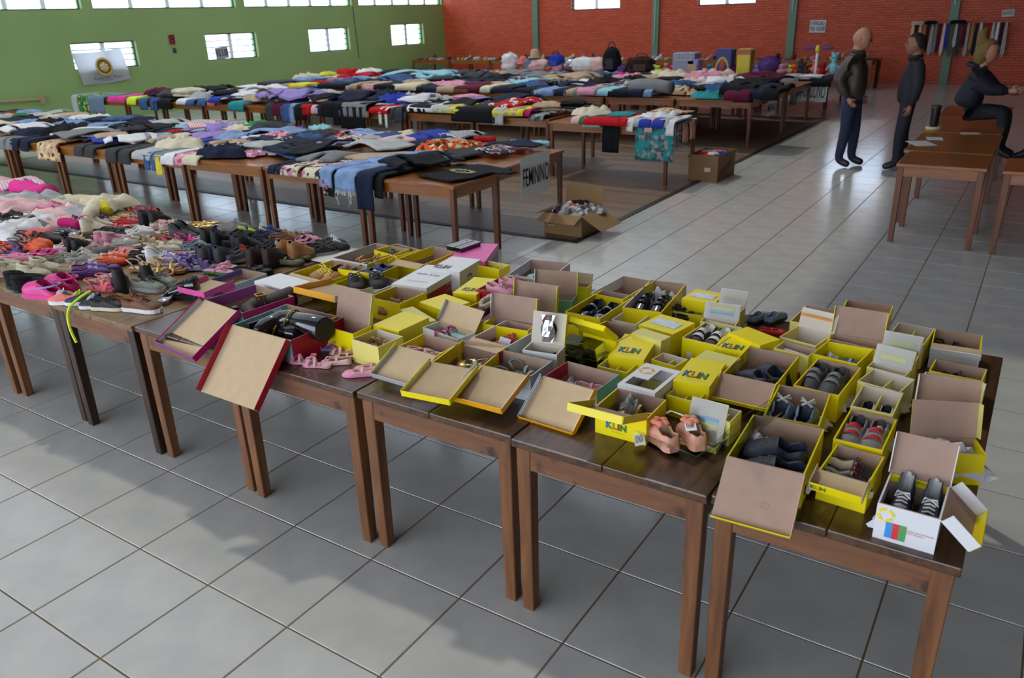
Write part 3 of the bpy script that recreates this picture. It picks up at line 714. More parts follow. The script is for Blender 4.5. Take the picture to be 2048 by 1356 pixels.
    if emblem:
        for (wh, u, v_, r_, cs) in emblem:   # ring of coloured segments with a plain disc
            kb = MB(); mm = [bmat('white')]+[mat('ink_'+c, c, 0.5) for c in cs]
            o_, U_, V_ = {'top': ((x0+u*w, y0+v_*d, zl+.0006), (1, 0, 0), (0, 1, 0)), 'front': ((x0+u*w, yfr-.0006, v_*h), (1, 0, 0), (0, 0, 1)), 'right': ((xr+.0006, y0+u*d, v_*h), (0, 1, 0), (0, 0, 1))}[wh]
            o_, U_, V_ = map(lambda q: np.array(q, float), (o_, U_, V_))
            for k in range(16):
                a0, a1 = 2*PI*k/16, 2*PI*(k+1)/16; pp = [o_+(U_*math.cos(a)+V_*math.sin(a))*rr for a, rr in ((a0, r_), (a1, r_), (a1, r_*.62), (a0, r_*.62))]
                if not (k % 4 == 3 and len(cs) > 1): kb.add(pp, [(0, 1, 2, 3) if np.dot(np.cross(U_, V_), np.cross(pp[1]-pp[0], pp[2]-pp[1])) > 0 else (3, 2, 1, 0)], 1+(k*len(cs)//16))
            kb.build('emblem', mm, t)
    if toplabel:
        kb = MB(); c1, c2, c3 = toplabel
        kb.box((x0+.12*w, y0+.3*d, zl), (x0+.85*w, y0+.72*d, zl+.0006)); kb.build('label_sticker', [mat('sticker_'+c1, c1, 0.4, col2=c2, vscale=25)], t)
    BOXES.append((label, mid[0], mid[1], w, d, rz, zb, zb+h))
    t['_w'] = w; t['_d'] = d; t['_h'] = h
    return t
def in_box(t, u, v, z=0.004):    # point on the floor of a box, u across and v back, in fractions
    w, d = t['_w'], t['_d']; c, s = math.cos(t.rotation_euler[2]), math.sin(t.rotation_euler[2]); x, y = (u-.5)*w, (v-.5)*d
    return (t.location[0]+c*x-s*y, t.location[1]+s*x+c*y, t.location[2]+z)
def tissue(t, u, v, w, d, h, where, seed=0, col='#c9c8cf'):
    g = np.random.default_rng(seed); n = 9; b = MB(); ph = g.random(6)*6
    P = []
    for i in range(n):
        for j in range(n):
            x, y = (i/(n-1)-.5), (j/(n-1)-.5); e = max(abs(x), abs(y))*2
            z = h*(1-e**2)*(.6+.4*g.random())+h*.35*abs(math.sin(9*x+ph[0]+3*y))*(1-.3*e)
            P.append((x*w*(1+.08*g.standard_normal()), y*d*(1+.08*g.standard_normal()), max(z, .002)))
    b.add(P, [(i*n+j, (i+1)*n+j, (i+1)*n+j+1, i*n+j+1) for i in range(n-1) for j in range(n-1)])
    o = b.build('tissue_paper', mat('tissue_'+col, col, 0.7, bump=0.3, bscale=40)); o.location = in_box(t, u, v, .006); o.rotation_euler = (0, 0, t.rotation_euler[2])
    tag(o, uniq('crumpled white tissue paper '+where), 'paper', 'tissue paper in the shoe boxes')
    return o
def shoes_in(t, style, L, cols, desc, where, ang=PI/2, u=.5, v=.5, lie=0.0, finish='cloth', gap=None, z=.005, stag=0.0, skew=0.0):
    w, d = t['_w'], t['_d']; a = abs(math.sin(ang)) > .7
    L = max(L, min(.21, (.88*d if a else .6*w))); gap = (.45*w if a else max(gap or 0, .4*d)); gap = min(gap, L*.66)
    sy = max(1.0, min(1.35, .92*gap/(.38*L))); out = pair(style, L, cols, desc, where, in_box(t, u, v, z), t.rotation_euler[2]+ang, gap=gap, finish=finish, group='pairs of shoes in the boxes', stag=stag, skew=skew, lie=lie)
    for o in out: o.scale = (1, sy, 1.4 if style not in ('boot', 'bootie') else 1.15)
    return out
# ------------------------------------------------------------ the boxes, corner by corner, on the table plane
def crop(ox, oy, s): return lambda x, y: (ox+x/s, oy+y/s)
k1, k2, k3, k4, k5, k6 = crop(560, 460, 3.767), crop(1000, 480, 3.767), crop(1460, 560, 3.531), crop(1280, 760, 2.667), crop(740, 640, 3.303), crop(300, 480, 3.767)
H = PI/2
# --- right-hand group
b = shoebox(('N', k4(455, 408), k4(885, 510), k4(565, 172)), 'open yellow box of navy touch-strap shoes, card lid hanging over the table corner', h=0.115,
            lids=[('f', k4(585, 785), dict(out='yellow', lips=(None, 'tan', 'yellow'), lp=.02, ret=False, stamp=True))])
w_ = 'in the box hanging its lid over the table'
shoes_in(b, 'velcro', .2, ('navy', 'black', 'navy', 'dark grey'), 'navy touch-strap shoe', w_, PI+.15, .5, .34, gap=.095, z=.03)
tissue(b, .26, .78, .14, .1, .07, 'behind the navy touch-strap shoes', 1); tissue(b, .86, .5, .09, .16, .06, 'right of the navy touch-strap shoes', 2)
b = shoebox(('N', k4(650, 190), k4(962, 250), k4(722, 18)), 'open yellow box of two blue-grey sneakers on white tissue', inner='card')
shoes_in(b, 'sneaker', .125, ('grey blue', 'light grey', 'navy', 'light grey'), 'blue-grey sneaker', 'on white tissue', H, .45, .42, gap=.085, z=.02); tissue(b, .55, .7, .2, .07, .05, 'behind the blue-grey sneakers', 3); tissue(b, .82, .4, .06, .12, .04, 'beside the blue-grey sneakers', 4)
b = shoebox(('N', k3(437, 742), k3(778, 822), k3(530, 532)), 'open yellow box of grey and green sneakers in white tissue')
shoes_in(b, 'velcro', .15, ('dark grey', 'green', 'dark grey', 'grey'), 'grey sneaker with green sole', 'in white tissue', -H, .4, .55, gap=.1, z=.02); tissue(b, .8, .5, .09, .15, .05, 'right of the grey and green sneakers', 5); tissue(b, .5, .8, .08, .06, .06, 'between the grey and green sneakers', 6)
b = shoebox(('N', k3(-62, 660), k3(335, 745), k3(75, 455)), 'open yellow box of navy strap shoes, its pinkish card lid leaning forward',
            lids=[('f', k2(1795, 1245), dict(out='yellow', inn='card', lips=('yellow', 'yellow', 'yellow'), lp=.02, ret=False))])
shoes_in(b, 'velcro', .16, ('navy', 'navy', 'navy', 'navy'), 'dark navy strap shoe', 'in the box with the pinkish lid', PI-.5, .55, .45, gap=.09, z=.03, lie=.3); tissue(b, .15, .4, .08, .12, .05, 'left of the dark navy strap shoes', 7)
b = shoebox(('N', k3(570, 520), k3(905, 600), k3(632, 395)), 'open yellow box of glossy blue sandals half wrapped in tissue')
shoes_in(b, 'ballet', .13, ('navy', 'black', 'light blue', 'light blue'), 'glossy blue sandal', 'half wrapped in tissue', PI, .6, .45, finish='patent', gap=.075, z=.03); tissue(b, .22, .6, .09, .09, .06, 'left of the glossy blue sandals', 8)
b = shoebox(('F', k3(715, 370), k3(1090, 432), .11), 'yellow box with a tan lid standing open in front of brown shoes', lids=[('b', (-1.35, .115), dict(inn='card', out='yellow', lips=('yellow', 'yellow', None), lp=.015, ret=False))])
b = shoebox(('N', k3(760, 250), k3(1120, 300), k3(846, 138)), 'open yellow box of brown and navy shoes at the back edge')
shoes_in(b, 'ballet', .12, ('tan', 'brown', 'navy', 'brown'), 'brown shoe', 'in the yellow box at the back edge', H, .5, .5, gap=.11, z=.03)
b = shoebox(('N', k3(415, 290), k3(690, 340), k3(500, 170)), 'narrow pale yellow box of beige sandals', cols='pale')
shoes_in(b, 'sandal', .12, ('beige', 'beige', 'beige'), 'beige sandal', 'in the narrow pale yellow box', PI, .5, .55, gap=.06, z=.02)
b = shoebox(('N', k3(340, 400), k3(610, 470), k3(415, 300)), 'pale box with a small orange label on its clear lid', cols='pale', inner='inwhite', lids=[('b', (-1.25, .08), dict(inn='inwhite', out='pale', lips=(None, None, None)))])
lb = MB(); lb.box((-.07, -.0015, .05), (.06, 0, .058)); o = lb.build('label_strip', mat('ink_orange', '#e08a1e', .5), b); o.location = (0, b['_d']/2-.006, .105)
b = shoebox(('N', k3(225, 478), k3(495, 570), k3(235, 430)), 'flat white box lid on end beside yellow boxes', cols='white', closed=True, h=.08)
b = shoebox(('N', k3(300, 480), k3(560, 545), k3(370, 425)), 'small pale box with red flats behind the white one', cols='pale')
shoes_in(b, 'ballet', .1, ('red', 'red', 'beige'), 'little red flat', 'in the small pale box', PI/2, .5, .5, gap=.07)
b = shoebox(('N', k3(1095, 408), k3(1378, 462), k3(1168, 292)), 'white divided box with a green tag inside', cols='pale', inner='inwhite', divider=True)
lb = MB(); lb.box((-.03, 0, 0), (.03, .002, .05)); o = lb.build('price_tag', mat('tag_green', '#3f9a3c', .5)); o.location = in_box(b, .72, .3, .05); o.rotation_euler = (-.5, 0, b.rotation_euler[2]); tag(o, 'green paper tag standing in the white divided box', 'tag')
def lidded(spec, label, strip, h=.105, ll=.07):   # pale box with an upright clear lid and its printed strip
    b = shoebox(spec, label, cols='pale', inner='inwhite', h=h, lids=[('b', (-1.2, ll), dict(inn='inwhite', out='pale', lips=(None, None, None)))])
    lb = MB(); c, s = math.cos(1.2), math.sin(1.2); w = b['_w']
    for k, cc in enumerate(strip):
        q = MB(); q.obox((-w*.33, c*(ll*.3+k*.009), s*(ll*.3+k*.009)), (w*.66, 0, 0), (0, c*.009, s*.009), (0, -.0012, .0004)); o = q.build('label_strip', mat('strip_'+cc, cc, .5), b); o.location = (0, b['_d']/2-.003, h)
    q = MB(); q.obox((-w/2+.004, c*.002-.007, s*.002), (w-.008, 0, 0), (0, c*(ll-.004), s*(ll-.004)), (0, -.001, 0)); o = q.build('clear_cover', M_CLEAR, b); o.location = (0, b['_d']/2-.003, h)
    return b
M_CLEAR = clear_mat('clear_plastic', '#f0f2f0', 0.25, 0.1)
YB_ = ('#d9cf30', '#d9cf30'); RB_ = ('#6f8fd0', '#7fb8b0', '#c9cf60', '#d9b830')
lidded(('F', k3(1065, 475), k3(1350, 530), .07), 'pale box with a yellow strip on its clear lid behind another alike', YB_)
lidded(('F', k3(1005, 570), k3(1290, 640), .07), 'pale box with yellow strip on clear lid just behind the divided boxes', YB_)
b = shoebox(('N', k3(890, 712), k3(1205, 800), k3(938, 600)), 'pale yellow divided box of white paper behind the black-toed shoes', cols='pale', inner='inwhite', divider=True); tissue(b, .5, .5, .18, .08, .06, 'in the divided box', 9, '#d8d2a0')
b = shoebox(('N', k3(840, 890), k3(1160, 960), k3(890, 725)), 'pale yellow divided box of two white shoes with black tops', cols='pale', inner='inwhite', divider=True)
shoes_in(b, 'ballet', .1, ('cream', 'white', 'black', 'cream'), 'white shoe with black top', 'in the divided box', -H, .5, .35, gap=.11, z=.02)
b = shoebox(('N', k3(718, 1120), k3(1088, 1210), k3(795, 895)), 'open yellow box of grey sneakers with red straps')
shoes_in(b, 'velcro', .14, ('grey', 'light grey', 'dark grey', 'red'), 'grey sneaker with red straps', 'in the yellow box', -H, .48, .5, gap=.12, z=.02); tissue(b, .75, .8, .1, .05, .08, 'behind the red-strap sneakers', 10)
b = shoebox(('N', k4(945, 478), k4(1228, 560), k4(1003, 325)), 'open yellow box of cream-lined navy shoes, lid flap out front', h=.1, lids=[('f', k4(1040, 620), dict(inn='tan', out='yellow', lips=('tan', 'tan', 'yellow'), lp=.03, ret=False, frontlogo=True))])
shoes_in(b, 'sneaker', .14, ('navy', 'cream', 'cream', 'wine'), 'navy shoe with cream lining', 'in the yellow box with lid flap out front', .1, .5, .45, gap=.075, z=.03, lie=.25)
b = shoebox(('N', k4(1258, 655), k4(1612, 752), k4(1355, 490)), 'white front box of black and white sneakers, lids open behind and right', cols=dict(f='white', l='white', r='white', b='yellow'), h=.11, rimcol='card',
            lids=[('b', (-1.3, .12), dict(inn='card', out='white', lips=('white', 'white', None), lp=.02, ret=False)), ('r', k4(1775, 815), dict(inn='card', out='white', lips=('white', 'white', 'yellow'), lp=.035, ret=False))],
            text=[('front', 'Linha confortavel para criancas\nfeito com carinho', .6, .42, .0085, '#b06a5a', 0), ('backin', 'LINHA INFANTIL', .45, .9, .012, '#4a4412', 0)], emblem=[('front', .16, .72, .022, ('#e6d400', '#e6d400'))])
sb = MB(); w = b['_w']; d = b['_d']
for k, c in enumerate(('#2f8fd8', '#d03038', '#3fa050')):
    q = MB(); q.box((-w/2+.028+k*.017, -d/2-.0014, .012), (-w/2+.045+k*.017, -d/2-.0004, .06)); q.build('printed_stripe', mat('stripe_'+c, c, .5), b)
q = MB(); q.box((-w/2+.004, d/2-.0046, .085), (w/2-.004, d/2-.0034, .108)); q.build('printed_band', bmat('yellow'), b)
shoes_in(b, 'boot', .13, ('navy', 'white', 'light grey', 'white'), 'black and white high sneaker', 'in the white front box', -H, .55, .5, gap=.1, z=.02); tissue(b, .3, .18, .12, .05, .08, 'at the front of the white box', 11)
b = shoebox(('F', k3(1262, 1083), k3(1742, 1115), .11), 'yellow box holding only white tissue, lid standing up', lids=[('b', (-1.3, .11), dict(inn='card', out='yellow', lips=(None, 'pale', None), lp=.03, ret=False))]); tissue(b, .5, .4, .24, .09, .11, 'filling the box with the upright lid', 12)
b = shoebox(('F', k3(1290, 915), k3(1745, 985), .06), 'yellow box with a broad card lid standing upright near the table end', lids=[('b', (-1.35, .125), dict(inn='card', out='white', lips=('white', 'pale', None), lp=.035, ret=False))])
b = shoebox(('N', k3(1325, 735), k3(1790, 830), k3(1360, 640)), 'white box with a low card lid and small black shoes', cols='white', inner='tan')
shoes_in(b, 'ballet', .09, ('black', 'white', 'white', 'black'), 'small black shoe', 'in the low white box', PI, .55, .5, gap=.06, z=.03)
b = shoebox(('N', k3(1395, 640), k3(1790, 720), k3(1450, 556)), 'yellow box of black shoes with red soles')
shoes_in(b, 'sneaker', .11, ('black', 'red', 'black', 'dark grey'), 'black shoe with red sole', 'in the yellow box', 0.1, .5, .5, gap=.05, z=.035, lie=.3)
b = shoebox(('N', k3(1415, 445), k3(1785, 500), k3(1452, 340)), 'yellow box of brown strap sandals at the far corner', cols=dict(f='white', l='yellow', r='yellow', b='yellow'), lids=[('f', (.55, .05), dict(inn='tan', out='white', lips=(None, None, 'white'), lp=.035))])
shoes_in(b, 'sandal', .13, ('dark brown', 'brown', 'beige'), 'brown strap sandal', 'at the far corner of the table', .2, .5, .5, gap=.07, z=.02)
# --- middle group
b = shoebox(('N', k5(1478, 572), k5(1832, 662), k5(1650, 450)), 'yellow front box of gold sandals, its lid laid flat ahead', h=.1, lids=[('f', k5(1480, 640), dict(inn='card', out='yellow', lips=('yellow', 'yellow', 'yellow'), lp=.024, ret=False))], logo=('front', .45, .42, .034))
shoes_in(b, 'sandal', .13, ('gold', 'cream', 'gold'), 'gold sandal', 'in the yellow front box', PI-.4, .55, .5, gap=.08, z=.02); tissue(b, .4, .75, .09, .07, .09, 'in clear plastic behind the gold sandals', 13, '#8f9096')
b = shoebox(('N', k5(1137, 372), k5(1500, 472), k5(1306, 268)), 'red and teal box of pink shoes with its card lid lying forward', cols=dict(f='white', l='red', r='mgreen', b='teal'), lids=[('f', k5(1165, 710), dict(inn='tan', out='lblue', lips=('lblue', 'orange', 'orange'), lp=.024, retc='white'))])
shoes_in(b, 'ballet', .13, ('pink', 'pale pink', 'pale pink', 'pink'), 'pink shoe', 'in the red and teal box', .3, .72, .4, gap=.08, z=.03); tissue(b, .3, .5, .1, .08, .07, 'left of the pink shoes', 14, '#bdb8c6')
b = shoebox(('N', k5(712, 295), k5(1062, 378), k5(886, 196)), 'red and blue box of clear jelly sandals, card lid forward', cols=dict(f='white', l='red', r='lblue', b='teal'), lids=[('f', k5(695, 572), dict(inn='tan', out='white', lips=('lblue', 'orange', 'orange'), lp=.024, retc='white'))])
shoes_in(b, 'sandal', .14, ('grey green', 'grey green', 'light grey'), 'translucent jelly sandal', 'in the red and blue box', -.2, .55, .45, gap=.09, z=.02, finish='patent')
b = shoebox(('N', k5(400, 280), k5(715, 335), k5(566, 122)), 'yellow box of gold bow shoes, its yellow-lipped lid forward', lids=[('f', k5(368, 530), dict(inn='tan', out='yellow', lips=('yellow', 'yellow', 'yellow'), lp=.024))])
shoes_in(b, 'ballet', .15, ('gold', 'gold', 'grey', 'gold'), 'shiny gold bow shoe', 'in the yellow box', PI+.3, .5, .5, gap=.1, z=.02)
b = shoebox(('N', k5(180, 172), k5(440, 240), k5(335, 82)), 'yellow box of pink booties with a grey-lipped lid forward', lids=[('f', k5(142, 412), dict(inn='tan', out='pale', lips=('yellow', None, 'grey'), lp=.024))])
shoes_in(b, 'bootie', .13, ('pale pink', 'pale pink', 'cream', 'pale pink'), 'pale pink bootie', 'in the yellow box', H, .45, .5, gap=.1, z=.02)
b = shoebox(('N', k1(528, 822), k1(738, 888), k1(690, 728)), 'small pale yellow box of tan sandals beside pink sandals', cols='pale', inner='inwhite')
shoes_in(b, 'sandal', .1, ('tan', 'cream', 'cream'), 'tiny tan sandal', 'in the small pale yellow box', H, .5, .5, gap=.07, z=.04)
b = shoebox(('N', k1(697, 716), k1(895, 768), k1(755, 572)), 'plain bright yellow closed box behind the small pale one', closed=True, h=.105)
b = shoebox(('N', k1(893, 600), k1(1075, 712), k1(920, 525)), 'pale yellow closed box printed on front and side', cols='pale', closed=True, h=.08, logo=('front', .5, .5, .03), emblem=[('right', .4, .5, .018, ('#4a4a4a', '#8a8a8a'))], shrink=.008)
b = shoebox(('N', k1(1045, 545), k1(1235, 614), k1(1090, 430)), 'plain bright yellow closed box behind the printed pale one', closed=True, h=.09)
b = shoebox(('F', k1(425, 650), k1(700, 722), .12), 'box behind the boots, its tan lid with rounded corner standing up', lids=[('b', (-1.3, .14), dict(inn='card', out='white', lips=(None, 'pale', None), lp=.02))])
b = shoebox(('N', k1(660, 505), k1(900, 560), k1(846, 418)), 'yellow box of tan flats beside the white boxes')
shoes_in(b, 'ballet', .15, ('tan', 'brown', 'beige', 'brown'), 'tan flat', 'in the yellow box by the white boxes', .3, .55, .4, gap=.09, z=.03)
b = shoebox(('N', k1(1290, 622), k1(1540, 695), k1(1445, 458)), 'yellow box of plum booties with white fleece collars', rimcol='card')
shoes_in(b, 'bootie', .13, ('wine', 'wine', 'cream', 'cream'), 'plum bootie with white fleece collar', 'in the yellow box', -H, .5, .5, gap=.11, z=.02)
b = shoebox(('F', k1(1205, 680), k1(1480, 770), .11), 'white-edged box of teal flip-flops, tan lid leaning back', cols='white', inner='tan', h=.09, lids=[('b', (-.9, .1), dict(inn='tan', out='grey', lips=('grey', None, None), lp=.02))])
shoes_in(b, 'flipflop', .12, ('turquoise', 'turquoise', 'turquoise', 'magenta'), 'turquoise flip-flop with magenta strap', 'in the white-edged box', PI, .5, .4, gap=.07, z=.05)
b = shoebox(('N', k1(1440, 808), k1(1720, 880), k1(1602, 646)), 'white box of red shoes with price tags', cols='white', inner='card', lids=[('f', (.3, .055), dict(inn='tan', out='white', lips=(None, None, None)))])
shoes_in(b, 'velcro', .14, ('red', 'red', 'light grey', 'red'), 'bright red shoe', 'in the white box', PI, .5, .5, gap=.11, z=.02)
pb = MB(); pb.box((-.025, -.001, 0), (.025, .001, .03)); o = pb.build('price_tag', mat('tag_white', '#d8d8dc', .5)); o.location = in_box(b, .62, .25, .075); o.rotation_euler = (-.7, .2, .2); tag(o, 'white price tag on the bright red shoes', 'tag')
b = shoebox(('F', k2(232, 762), k2(500, 800), .1), 'box of dark furry slippers, pale lid with a dark window standing', cols='white', inner='inwhite', lids=[('b', (-1.3, .13), dict(inn='inwhite', out='white', lips=(None, 'yellow', None), lp=.02, ret=False))])
shoes_in(b, 'bootie', .12, ('dark brown', 'dark brown', 'dark brown', 'dark brown'), 'dark brown furry slipper', 'in front of the pale lid', PI, .35, .5, finish='fur', gap=.08)
q = MB(); q.lathe([(.036, 0), (.036, .002)], 14); o = q.build('lid_window', mat('dark_window', '#241c1c', .3), b); o.location = (0, b['_d']/2+.012, .165); o.rotation_euler = (1.3, 0, 0)
q = MB(); rr = np.random.default_rng(5)
P = [(x*.05+.01*rr.random(), y*.11, .012*rr.random()) for y in np.linspace(-.5, .5, 6) for x in np.linspace(-.5, .5, 5)]
q.add(P, [(i*5+j, i*5+j+1, i*5+j+6, i*5+j+5) for i in range(5) for j in range(4)]); o = q.build('foil_wrap', mat('foil', '#d0d2d8', .15, metal=.9), b); o.location = (.0, b['_d']/2-.004, .175); o.rotation_euler = (1.3, 0, .1); o['label'] = 'crinkled silver plastic on the lid'
b = shoebox(('N', k2(615, 690), k2(880, 768), k2(770, 596)), 'yellow box of dark slippers with its lid swung forward', lids=[('f', k2(650, 648), dict(inn='yellow', out='yellow', lips=('yellow', 'yellow', 'yellow'), lp=.02, ret=False))], text=[('front', 'feito com carinho', .6, .45, .02, '#3a3a10', 0)])
shoes_in(b, 'ballet', .13, ('wine', 'black', 'pale pink', 'black'), 'dark slipper with pale lining', 'in the box with the forward lid', H, .55, .5, gap=.13, z=.04)
b = shoebox(('N', k2(812, 876), k2(1085, 912), k2(882, 700)), 'yellow printed closed box behind the white window box', closed=True, h=.1, logo=[('top', .5, .3, .04), ('right', .5, .3, .025)])
b = shoebox(('N', k2(985, 700), k2(1215, 770), k2(1000, 642)), 'plain pale yellow closed box behind the printed yellow one', cols='pale', closed=True, h=.12, shrink=.006)
b = shoebox(('N', k2(1040, 642), k2(1305, 716), k2(1070, 522)), 'yellow closed box with a white cloud label on top', closed=True, h=.11, toplabel=('#d5dde6', '#b9c6da', ''))
b = shoebox(('N', k2(480, 540), k2(755, 595), k2(590, 342)), 'yellow box of navy shoes and crumpled paper')
shoes_in(b, 'ballet', .14, ('navy', 'black', 'navy', 'grey blue'), 'shiny navy shoe', 'in the yellow box with paper', -H, .42, .5, gap=.1, z=.03, finish='patent'); tissue(b, .8, .65, .09, .12, .05, 'beside the shiny navy shoes', 15)
b = shoebox(('N', k2(675, 400), k2(930, 450), k2(737, 234)), 'white-walled yellow box of white tissue only', cols=dict(f='yellow', l='white', r='yellow', b='yellow')); tissue(b, .6, .4, .16, .1, .06, 'in the white-walled box', 16)
b = shoebox(('N', k2(915, 508), k2(1222, 548), k2(1015, 285)), 'white-walled yellow box of big black patent shoes', cols=dict(f='yellow', l='white', r='yellow', b='yellow'))
shoes_in(b, 'velcro', .17, ('black', 'black', 'black', 'black'), 'big black patent shoe', 'in the white-walled box', -H, .48, .42, gap=.125, z=.01, finish='patent'); tissue(b, .35, .85, .1, .06, .08, 'behind the left black patent shoe', 17); tissue(b, .75, .85, .1, .06, .06, 'behind the right black patent shoe', 18)
b = shoebox(('N', k2(1238, 528), k2(1530, 575), k2(1300, 455)), 'low yellow box of glossy black shoes', h=.07)
shoes_in(b, 'ballet', .15, ('black', 'black', 'dark grey', 'black'), 'glossy black shoe', 'in the low yellow box', .5, .45, .5, gap=.09, z=.03, finish='patent')
b = shoebox(('N', k2(1352, 445), k2(1612, 492), k2(1376, 350)), 'yellow closed box with white label at the back edge', closed=True, toplabel=('#dcdfe8', '#c0c8da', ''), shrink=.01)
lidded(('F', k2(1645, 470), k2(1860, 505), .08), 'pale box with orange strip on clear lid at the back edge', ('#d88a20', '#d9b040'))
lidded(('F', k2(1530, 575), k2(1805, 612), .07), 'pale box with rainbow strip on clear lid near the back edge', RB_)
b = shoebox(('N', k2(1362, 735), k2(1640, 800), k2(1462, 578)), 'yellow divided box of two brown and white baby shoes', inner='inwhite', divider='yellow')
shoes_in(b, 'velcro', .1, ('dark brown', 'white', 'white', 'white'), 'brown and white baby shoe', 'in the yellow divided box', -H, .45, .45, gap=.12, z=.02)
b = shoebox(('N', k2(1715, 700), k2(1960, 800), k2(1742, 606)), 'plain bright yellow closed box beside the navy shoes', closed=True, h=.115)
b = shoebox(('N', k2(1590, 815), k2(1862, 860), k2(1628, 692)), 'yellow printed closed box left of the navy shoes', closed=True, h=.1, logo=('top', .58, .2, .038), shrink=.012)
b = shoebox(('N', k2(1465, 890), k2(1730, 960), k2(1492, 812)), 'plain pale yellow closed box between two printed yellow ones', cols='pale', closed=True, h=.1)
b = shoebox(('N', k2(1300, 1060), k2(1580, 1112), k2(1352, 872)), 'yellow printed closed box nearest the white window box', closed=True, h=.11, logo=('top', .5, .32, .042))
b = shoebox(('N', k2(880, 1090), k2(1168, 1165), k2(1010, 908)), 'white box with a curved window cut in its lid', cols='white', closed=True, h=.11, topcol='white', hole=True, emblem=[('top', .24, .72, .03, ('#e39a1c', '#e3b41c'))], logo=('right', .5, .4, .03))
b = shoebox(('N', k2(722, 950), k2(960, 1005), k2(835, 876)), 'small open yellow divided box left of the white window box', inner='inwhite', divider='yellow', h=.08)
b = shoebox(('N', k2(1112, 900), k2(1330, 965), k2(1225, 835)), 'open yellow box wedged between two printed closed boxes', inner='inwhite', divider='yellow', h=.08, shrink=.01)
b = shoebox(('N', k2(1240, 1165), k2(1480, 1230), k2(1320, 1080)), 'open yellow divided box behind the clear tray', inner='inwhite', divider='yellow', h=.08)
b = shoebox(('N', k2(1560, 1330), k2(1740, 1380), k2(1660, 1240)), 'pale yellow divided box behind the rainbow label lid', cols='pale', inner='inwhite', divider=True, h=.09)
# far back-left
b = shoebox(('N', k1(385, 210), k1(655, 262), k1(537, 64)), 'grey-edged box of brown sandals at the back edge', cols=dict(f='white', l='grey', r='yellow', b='card'))
shoes_in(b, 'sandal', .17, ('tan', 'brown', 'beige'), 'tan strap sandal', 'in the grey-edged box', PI-.4, .5, .5, gap=.11, z=.02)
b = shoebox(('N', k1(700, 150), k1(880, 200), k1(775, 72)), 'small yellow box of grey sandals at the back edge')
shoes_in(b, 'sandal', .12, ('grey blue', 'beige', 'tan'), 'grey-blue sandal', 'in the small yellow box at the back', .4, .5, .5, gap=.08, z=.03)
b = shoebox(('N', k1(868, 220), k1(1085, 262), k1(1000, 92)), 'empty yellow box with a tan front lid beside the white boxes', lids=[('f', (.2, .06), dict(inn='tan', out='yellow', lips=('yellow', None, None), lp=.02, ret=False))])
b = shoebox(('N', k1(1120, 296), k1(1352, 322), k1(1120, 182)), 'white printed closed box with an emblem on its side', cols='white', closed=True, topcol='white', h=.12, logo=('top', .3, .22, .042), emblem=[('right', .45, .5, .026, ('#2a2a20', '#b89a20'))])
b = shoebox(('N', k1(836, 408), k1(1105, 442), k1(876, 236)), 'white lidded box with red sides and pink lettering', cols=dict(f='white', l='red', r='red', b='red'), closed=True, topcol='white', text=[('top', 'Hello Kitty', .5, .55, .032, '#26262a', 0), ('top', 'worldcolors', .5, .22, .026, '#d88a92', 0.004), ('right', 'We', .62, .6, .03, '#e0a0a0', 0), ('right', 'LOVE', .6, .3, .024, '#e0a0a0', 0)])
b = shoebox(('N', k1(1298, 476), k1(1480, 494), k1(1316, 342)), 'small yellow printed closed box beside the red-sided one', closed=True, h=.09, logo=('top', .55, .25, .036))
b = shoebox(('N', k1(1262, 235), k1(1545, 242), k1(1275, 98)), 'hot pink closed box with a violet side under the wallet', cols=dict(f='pink', l='pink', r='purple', b='pink'), closed=True, h=.11, topcol='pink', text=[('right', '3 8', .5, .5, .03, '#a9a0c8', 0)])
wl = MB(); wl.box((-.055, -.085, 0), (.055, .085, .016)); wl.box((-.06, -.09, .016), (.06, .09, .024)); o = wl.build('wallet', shoe_mat('black', 'patent')); p = at(*k1(1385, 130), ZT+.115); o.location = (p[0], p[1], ZT+.1125); o.rotation_euler = (0, 0, -.1); tag(o, 'black leather wallet with silver zip lying on the pink box', 'wallet')
q = MB(); q.box((-.004, -.088, .0242), (.004, .088, .026)); q.build('zip', mat('zip', '#b8babd', .3, metal=.8), o); q = MB(); q.lathe([(.006, 0), (.004, .004)], 8, c=(-.04, .07, .024)); q.build('button', mat('brass', '#c9b060', .3, metal=.8), o)
b = shoebox(('N', k1(1458, 262), k1(1650, 300), k1(1562, 228)), 'open yellow divided box beside the pink one', inner='pale', divider='yellow', h=.1)
b = shoebox(('N', k2(45, 264), k2(372, 300), k2(117, 132)), 'white box of pale turquoise shoes at the back edge', cols='white')
shoes_in(b, 'ballet', .17, ('turquoise', 'turquoise', 'navy', 'turquoise'), 'pale turquoise shoe', 'in the white box', PI+.1, .5, .4, gap=.07, z=.02, lie=.5)
b = shoebox(('N', k1(1472, 448), k1(1775, 500), k1(1630, 330)), 'red-edged box of pink glitter sneakers', cols=dict(f='red', l='red', r='teal', b='card'))
shoes_in(b, 'sneaker', .17, ('pink', 'pale pink', 'pale pink', 'pale pink'), 'pink glitter sneaker', 'in the red-edged box', -.1, .45, .5, gap=.09, z=.05)
shoebox(('F', k2(265, 385), k2(590, 412), .1), 'teal-sided box with its tan lid upright at the back', cols='mgreen', lids=[('b', (-1.4, .11), dict(inn='card', out='mgreen', lips=('white', 'yellow', None), lp=.02, ret=False))])
shoebox(('F', k2(425, 300), k2(700, 330), .07), 'empty tan-lined yellow box at the back edge', lids=[('b', (-1.2, .05), dict(inn='tan', out='yellow', lips=(None, None, None)))])
shoebox(('F', k2(112, 492), k2(438, 545), .1), 'yellow box with tan lid upright, in front of the teal-sided one', lids=[('b', (-1.4, .12), dict(inn='card', out='white', lips=('yellow', 'yellow', None), lp=.02, ret=False))])
